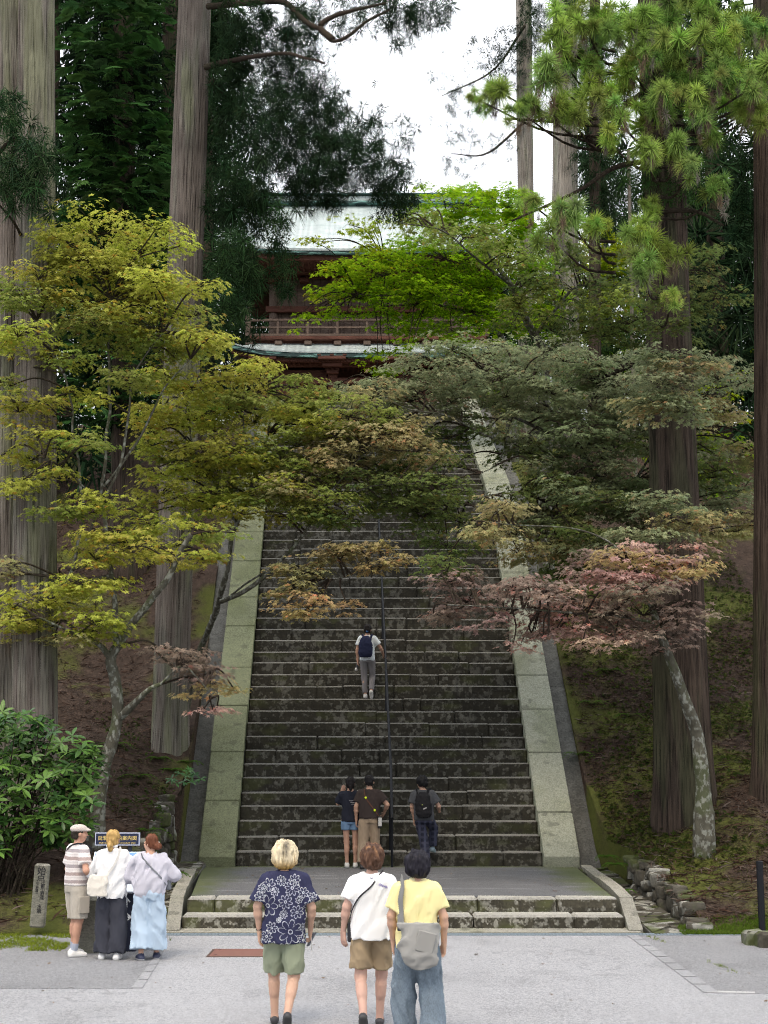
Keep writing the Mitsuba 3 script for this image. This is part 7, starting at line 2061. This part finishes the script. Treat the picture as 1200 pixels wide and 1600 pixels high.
BR = lambda v: (lambda n_: np.array((0.10, 0.055, 0.038)) * (0.45 + 0.9 * n_) + np.array((.20, .10, .03)) * np.clip(n_ * 2 - 1.1, 0, 1) * np.clip((v[:, 2:] - p.hc[2]) / .1, 0, 1))(meshkit.noise(v * [60, 60, 16])[:, None])
p.hair(BR, puff=.038, low=-.085, strands=.022, sides=-.03)
p.shoes('slip_on_shoe', (0.04, 0.04, 0.045), (0.06, 0.06, 0.06), True)
for k, (x0, x1, zz) in enumerate(((-.015, .015, 1.435),)):
    pts = [p.surf(270 + a, zz, .010) for a in (-5, 0, 5)]
    put('neck_mark', (p.world(tube(pts, .004, 4)[0]), tube(pts, .004, 4)[1]), 'plain_mat', p.key, color=(.2, .2, .35))
for k in range(8):
    a0 = 292 + k * 3.0
    zz = 1.375 - .004 * k
    pts = [p.surf(a0, zz + .012 * ((k * 5) % 3 - 1), .010), p.surf(a0 + 1.2, zz + .010, .010), p.surf(a0 + 1.8, zz - .010, .010)]
    put('printed_letter', (p.world(tube(pts, .0035, 4)[0]), tube(pts, .0035, 4)[1]), 'plain_mat', p.key, color=(.22, .20, .38))
bg = thing('shoulder_bag', 'thin black cord bag strap crossing the back of the white tee', 'bag')
put('strap', p.strap([p.surf(188, .98), p.surf(205, 1.10), p.surf(235, 1.24), p.surf(270, 1.36), p.surf(300, 1.44) + [0, .03, .02], p.surf(330, 1.46) + [0, .05, .04]], .014, .006), 'cloth_mat', bg, smooth=30, color=(0.03, 0.03, 0.035))
soft_bag('pouch', '', '', p, (([-.4, -.1, .7], [.1, .3, 1.1]), [('loft', ([(.80, .035, .08, -.205, .06), (.97, .035, .08, -.205, .06)], .02, 3))]), .009, 'cloth_mat', (0.03, 0.03, 0.035), bg)

# --- 6: man in yellow polo
p = Person('man with black hair in yellow polo and loose blue jeans', (float(ground_at(652, 1622)[0]), 14.05, 0), math.radians(-3), 1.66, (0.50, 0.31, 0.22), 0.0105,
           dict(elL=(-.25, .0, 1.15), wrL=(-.225, .10, .90), elR=(.255, -.02, 1.14), wrR=(.262, .06, .88), hdR=(-.1, .2, -1), palmR=(-.8, -.5, 0), ankL=(-.12, .14, .09), kneeL=(-.12, .10, .5), ankR=(.14, -.10, .09), kneeR=(.13, .02, .49)), head_turn=math.radians(-8), curl={'R': .8})
p.trousers('jeans', None, hip=(.168, .126), radii=(.108, .110, .115), upto=.985, folds=.026, seed=21, mat_='denim_mat')
p.top('polo_shirt', (0.74, 0.66, 0.33), [(.87, .19, .14), (.93, .195, .142), (1.08, .185, .135), (1.22, .195, .13), (1.34, .20, .13), (1.41, .165, .115), (1.47, .095, .09)], .72, (.074, .082), folds=.020, seed=22)
B = Field(p.hc - .28, p.hc + .2, .008)
B.cone(p.headf((-.06, -.035, -.115)), .026, p.headf((.06, -.035, -.115)), .026, .01)
p.put('collar', B.mesh(), 'cloth_mat', (0.75, 0.69, 0.42))
BLK = lambda v: np.array((0.014, 0.013, 0.018)) * (0.5 + 1.2 * meshkit.noise(v * [60, 60, 14])[:, None])
p.hair(BLK, puff=.046, low=-.085, strands=.018, sides=-.03)
p.shoes('sneaker', (0.3, 0.3, 0.3))
put('bracelet', (p.world(tube([p.J['wrL'] + [0, 0, .02], p.J['wrL'] + [0, 0, .012]], .033, 12)[0]), tube([[0, 0, 1], [0, 0, 0]], 1, 12)[1]), 'plain_mat', p.key, smooth=30, color=(0.1, 0.1, 0.11))
sg = thing('sling_bag', 'large grey canvas sling bag on the back of the man in the yellow polo', 'bag')
soft_bag('bag_body', '', '', p, (([-.33, -.36, .55], [.33, .05, 1.25]), [('loft', ([(.665, .07, .035, .03, -.20), (.70, .13, .055, .015, -.20), (.78, .165, .07, .0, -.205), (.92, .175, .065, -.005, -.20), (1.0, .175, .05, -.005, -.19), (1.06, .172, .04, -.004, -.182)], .02, 2.6)), ('folds', (.014, (7, 7, 5), 6))]),
         .008, 'cloth_mat', (0.27, 0.265, 0.25), sg)
put('strap', p.strap([p.surf(232, 1.04, .05), p.surf(225, 1.12, .03), p.surf(222, 1.22), p.surf(222, 1.32), p.surf(218, 1.40) + [0, 0, .035], p.surf(200, 1.43) + [0, .05, .075]], .080, .008), 'cloth_mat', sg, smooth=30, color=(0.20, 0.20, 0.195))
put('front_pocket', (p.world(turn(bx(-.09, .08, -.012, .012, -.09, .10, .01), ry=.25, move=[.06, -.268, .90])[0]), bx(0, 1, 0, 1, 0, 1, .01)[1]), 'cloth_mat', sg, smooth=30, color=(0.255, 0.25, 0.235))
put('buckle', (p.world(turn(bx(-.035, .035, -.01, .01, -.025, .02, .006), move=p.surf(231, 1.055, .06))[0]), bx(0, 1, 0, 1, 0, 1, .006)[1]), 'plain_mat', sg, smooth=30, color=(0.06, 0.06, 0.065))

# --- 7, 8, 9: at the foot of the stairs
LZ = ZL
p = Person('girl in navy tee and denim shorts with one arm raised, below the stairs', (float(at(547, 1355, 28.9)[0]), 28.95, LZ), math.radians(-4), 1.70, (0.42, 0.25, 0.18), 0.0145,
           dict(elL=(-.24, .10, 1.22), wrL=(-.16, .16, 1.44), hdL=(.3, 0, 1), palmL=(0, 1, 0), ankL=(-.06, .03, .085), ankR=(.10, .03, .085), kneeL=(-.07, .03, .49)), build=.92)
p.trousers('denim_shorts', (0.13, 0.21, 0.33), hip=(.165, .13), radii=(.105, .10, .09), upto=.22, folds=.007, seed=24)
p.top('navy_tee', (0.016, 0.018, 0.028), [(.88, .19, .14), (1.1, .18, .13), (1.33, .185, .12), (1.41, .15, .09), (1.46, .08, .07)], .85, (.082, .095), folds=.010, seed=25)
p.hair((0.014, 0.012, 0.012), puff=.018, low=-.08, strands=.008)
B = Field(p.hc - .28, p.hc + .2, .008)
B.chain([p.headf((0, -.11, -.04)), p.headf((0, -.115, -.10))], [.038, .03], .015)
p.put('low_ponytail', B.mesh(), 'hair_mat', (0.014, 0.012, 0.012))
p.shoes('sneaker', (0.5, 0.5, 0.48), (0.55, 0.55, 0.53))
for k in range(3):
    pts = [p.surf(a, 1.28 - .032 * k, .016) for a in np.linspace(262 + 6 * k, 300 - 2 * k, 5)]
    put('printed_line', (p.world(tube(pts, .006, 4)[0]), tube(pts, .006, 4)[1]), 'plain_mat', p.key, color=(.35, .35, .36))

p = Person('man in dark brown polo and beige trousers waiting beside the handrail', (float(at(577, 1358, 28.75)[0]), 28.75, LZ), math.radians(3), 1.74, (0.40, 0.24, 0.17), 0.0145,
           dict(elR=(.34, .0, 1.18), wrR=(.27, .17, 1.02), hdR=(-.3, .6, -.5), palmR=(-1, 0, 0), elL=(-.25, -.02, 1.14), wrL=(-.25, .04, .89), ankL=(-.13, -.10, .085), kneeL=(-.12, .0, .49), ankR=(.10, .12, .085), kneeR=(.10, .08, .49)), build=1.04)
p.trousers('beige_trousers', (0.27, 0.205, 0.145), hip=(.165, .125), radii=(.105, .09, .085), upto=.96, folds=.009, seed=27)
p.top('brown_polo', (0.036, 0.027, 0.025), [(.93, .19, .145), (1.1, .19, .14), (1.3, .205, .13), (1.41, .155, .095), (1.46, .085, .075)], .66, (.082, .088), folds=.008, seed=28)
p.hair((0.012, 0.011, 0.012), puff=.014, low=-.05, strands=.006)
p.shoes('shoe', (0.02, 0.02, 0.022), (0.03, 0.03, 0.03))
wb = thing('waist_bag', 'small black and white bag at the right hip of the man in the brown polo', 'bag')
soft_bag('pouch', '', '', p, (([.05, -.3, .65], [.4, .15, 1.15]), [('loft', ([(.76, .03, .07, .20, -.09), (.82, .045, .085, .205, -.08), (.98, .04, .07, .20, -.07)], .02, 2.6))]), .01, 'cloth_mat', (0.03, 0.03, 0.03), wb)
put('white_panel', (p.world(turn(bx(-.035, .035, -.008, .008, -.08, .08, .008), rz=.2, move=[.215, -.175, .88])[0]), bx(0, 1, 0, 1, 0, 1, .008)[1]), 'cloth_mat', wb, smooth=30, color=(0.42, 0.41, 0.39))
put('strap', p.strap([p.surf(232, 1.44) + [0, 0, .04], p.surf(250, 1.34), p.surf(275, 1.2), p.surf(300, 1.08), p.surf(325, .97)], .018), 'cloth_mat', wb, smooth=30, color=(0.10, 0.045, 0.03))
for (a, z) in ((255, 1.315), (299, 1.085)):
    put('reflector', (p.world(trimesh.creation.icosphere(subdivisions=1, radius=.024).vertices * [1, .5, 1] + p.surf(a, z, .02)), trimesh.creation.icosphere(subdivisions=1).faces), 'plain_mat', wb, color=(0.55, 0.70, 0.02))

p = Person('man in grey tee with black backpack stepping onto the stairs right of the handrail', (float(at(663, 1356, 28.9)[0]), 28.92, LZ), math.radians(12), 1.72, (0.42, 0.26, 0.19), 0.0145,
           dict(elL=(-.24, .02, 1.15), wrL=(-.22, .12, .91), elR=(.27, .08, 1.16), wrR=(.25, .25, 1.08), hdR=(0, 1, -.2), ankL=(.04, -.02, .085), kneeL=(-.01, .06, .49), ankR=(.10, .34, .37), kneeR=(.13, .30, .74), footR=(.1, 1, -.2)), lean=(-.05, .12), head_turn=math.radians(-48), head_tilt=(-.03, .01))
p.trousers('plaid_trousers', None, hip=(.17, .13), radii=(.10, .09, .08), upto=.96, folds=.009, seed=31, mat_='plaid_mat')
p.top('grey_tee', (0.055, 0.058, 0.065), [(.90, .19, .14), (1.1, .185, .135), (1.3, .195, .125), (1.41, .155, .095), (1.46, .085, .075)], .72, (.086, .098), folds=.011, seed=32)
p.hair((0.010, 0.010, 0.011), puff=.036, low=-.065, strands=.014, sides=-.03)
p.shoes('sneaker', (0.20, 0.26, 0.30), (0.35, 0.45, 0.48))
bk = thing('backpack', 'black backpack with a white mark on the man in the grey tee', 'backpack')
sh_ = p.shift(1.2)
soft_bag('pack', '', '', p, (([-.35, -.5, .85], [.45, .1, 1.6]), [('loft', ([(.96, .11, .07, .04, -.20), (1.02, .15, .10, .04 + sh_[0], -.20 + sh_[1] * .5), (1.2, .155, .10, .03 + sh_[0], -.205 + sh_[1]), (1.36, .13, .08, .02 + sh_[0], -.19 + sh_[1]), (1.43, .06, .04, .01 + sh_[0], -.17 + sh_[1])], .03, 2.6)), ('folds', (.010, (9, 9, 7), 3))]),
         .011, 'cloth_mat', (0.011, 0.011, 0.013), bk)
put('strap', p.strap([p.surf(240, 1.38) + [0, -.01, 0], p.surf(215, 1.43) + [0, 0, .05], p.surf(150, 1.40) + [0, 0, .03], p.surf(140, 1.2)], .05, .01), 'cloth_mat', bk, smooth=30, color=(0.012, 0.012, 0.014))
put('strap', p.strap([p.surf(300, 1.38) + [0, -.01, 0], p.surf(325, 1.43) + [0, 0, .05], p.surf(30, 1.40) + [0, 0, .03], p.surf(40, 1.2)], .05, .01), 'cloth_mat', bk, smooth=30, color=(0.012, 0.012, 0.014))
put('white_mark', (p.world(turn(bx(-.035, .035, -.004, .004, -.010, .010, .003), ry=-.5, move=[.08 + sh_[0], -.305 + sh_[1], 1.13])[0]), bx(0, 1, 0, 1, 0, 1, .003)[1]), 'plain_mat', bk, color=(.55, .55, .55))
put('yellow_badge', (p.world(trimesh.creation.icosphere(subdivisions=1, radius=.022).vertices * [1, .4, .8] + [.03 + sh_[0], -.302 + sh_[1], 1.20]), trimesh.creation.icosphere(subdivisions=1).faces), 'plain_mat', bk, color=(.40, .42, .10))

# --- 10: climber on the stairs
k = 11
fy, fz = Y0 + k * TREAD + 0.12, ZL + (k + 1) * RISE
p = Person('lone climber in white shirt and grey trousers holding the handrail on the stairs', (float(at(574, 1088, fy)[0]), fy, fz), math.radians(4), 1.63, (0.42, 0.25, 0.18), 0.0145,
           dict(elR=(.31, .04, 1.18), wrR=(.37, .20, 1.02), hdR=(.35, .8, -.4), palmR=(0, -.3, -1), elL=(-.24, -.01, 1.14), wrL=(-.235, .02, .90), ankL=(-.05, .03, .085), kneeL=(-.08, .05, .49), ankR=(.10, -.10, .15), kneeR=(.11, .10, .52), footR=(0, .7, -.7)), build=.95)
p.trousers('grey_trousers', (0.17, 0.16, 0.165), hip=(.17, .13), radii=(.10, .075, .06), upto=.94, folds=.007, seed=34)
p.top('white_shirt', (0.56, 0.60, 0.62), [(.88, .185, .135), (1.1, .175, .13), (1.3, .185, .12), (1.41, .15, .09), (1.46, .08, .07)], .62, (.080, .090), folds=.009, seed=35)
p.hair((0.014, 0.012, 0.012), puff=.016, low=-.07, strands=.006)
p.put('hair_band', (tube([p.headf((.0, -.095, -.035)), p.headf((0, -.115, -.035))], .028, 10)[0], tube([[0, 0, 1], [0, 0, 0]], 1, 10)[1]), 'cloth_mat', (0.05, 0.13, 0.30))
p.shoes('sneaker', (0.5, 0.49, 0.47), (0.6, 0.59, 0.56))
nb = thing('backpack', 'navy backpack on the lone climber in the white shirt', 'backpack')
soft_bag('pack', '', '', p, (([-.35, -.45, .75], [.35, .05, 1.5]), [('loft', ([(.90, .12, .07, -.03, -.19), (.97, .155, .095, -.03, -.19), (1.18, .15, .095, -.025, -.19), (1.31, .115, .07, -.02, -.175), (1.37, .05, .035, -.02, -.16)], .03, 2.6)), ('folds', (.008, (9, 9, 7), 3))]), .011, 'cloth_mat', (0.014, 0.018, 0.045), nb)
put('strap', p.strap([p.surf(245, 1.36) + [0, -.01, 0], p.surf(220, 1.43) + [0, 0, .045], p.surf(150, 1.40) + [0, 0, .03]], .045, .01), 'cloth_mat', nb, smooth=30, color=(0.014, 0.018, 0.045))
put('strap', p.strap([p.surf(295, 1.36) + [0, -.01, 0], p.surf(320, 1.43) + [0, 0, .045], p.surf(30, 1.40) + [0, 0, .03]], .045, .01), 'cloth_mat', nb, smooth=30, color=(0.014, 0.018, 0.045))
bt = thing('bottle', 'small bottle with pale cap hanging from the left hand of the climber', 'bottle')
q = p.J['wrL'] + np.array([-.01, .02, -.13])
put('body', (p.world(tube([q + [0, .02, .05], q, q - [0, .0, .06], q - [0, 0, .075]], [.018, .03, .03, .02], 10)[0]), tube(np.zeros((4, 3)) + np.arange(4)[:, None], 1, 10)[1]), 'plain_mat', bt, smooth=40, color=(0.03, 0.03, 0.035))
put('cap', (p.world(tube([q - [.02, .0, .06], q - [.02, .03, .10]], [.03, .03], 10)[0]), tube([[0, 0, 1], [0, 0, 0]], 1, 10)[1]), 'plain_mat', bt, smooth=40, color=(0.5, 0.5, 0.48))
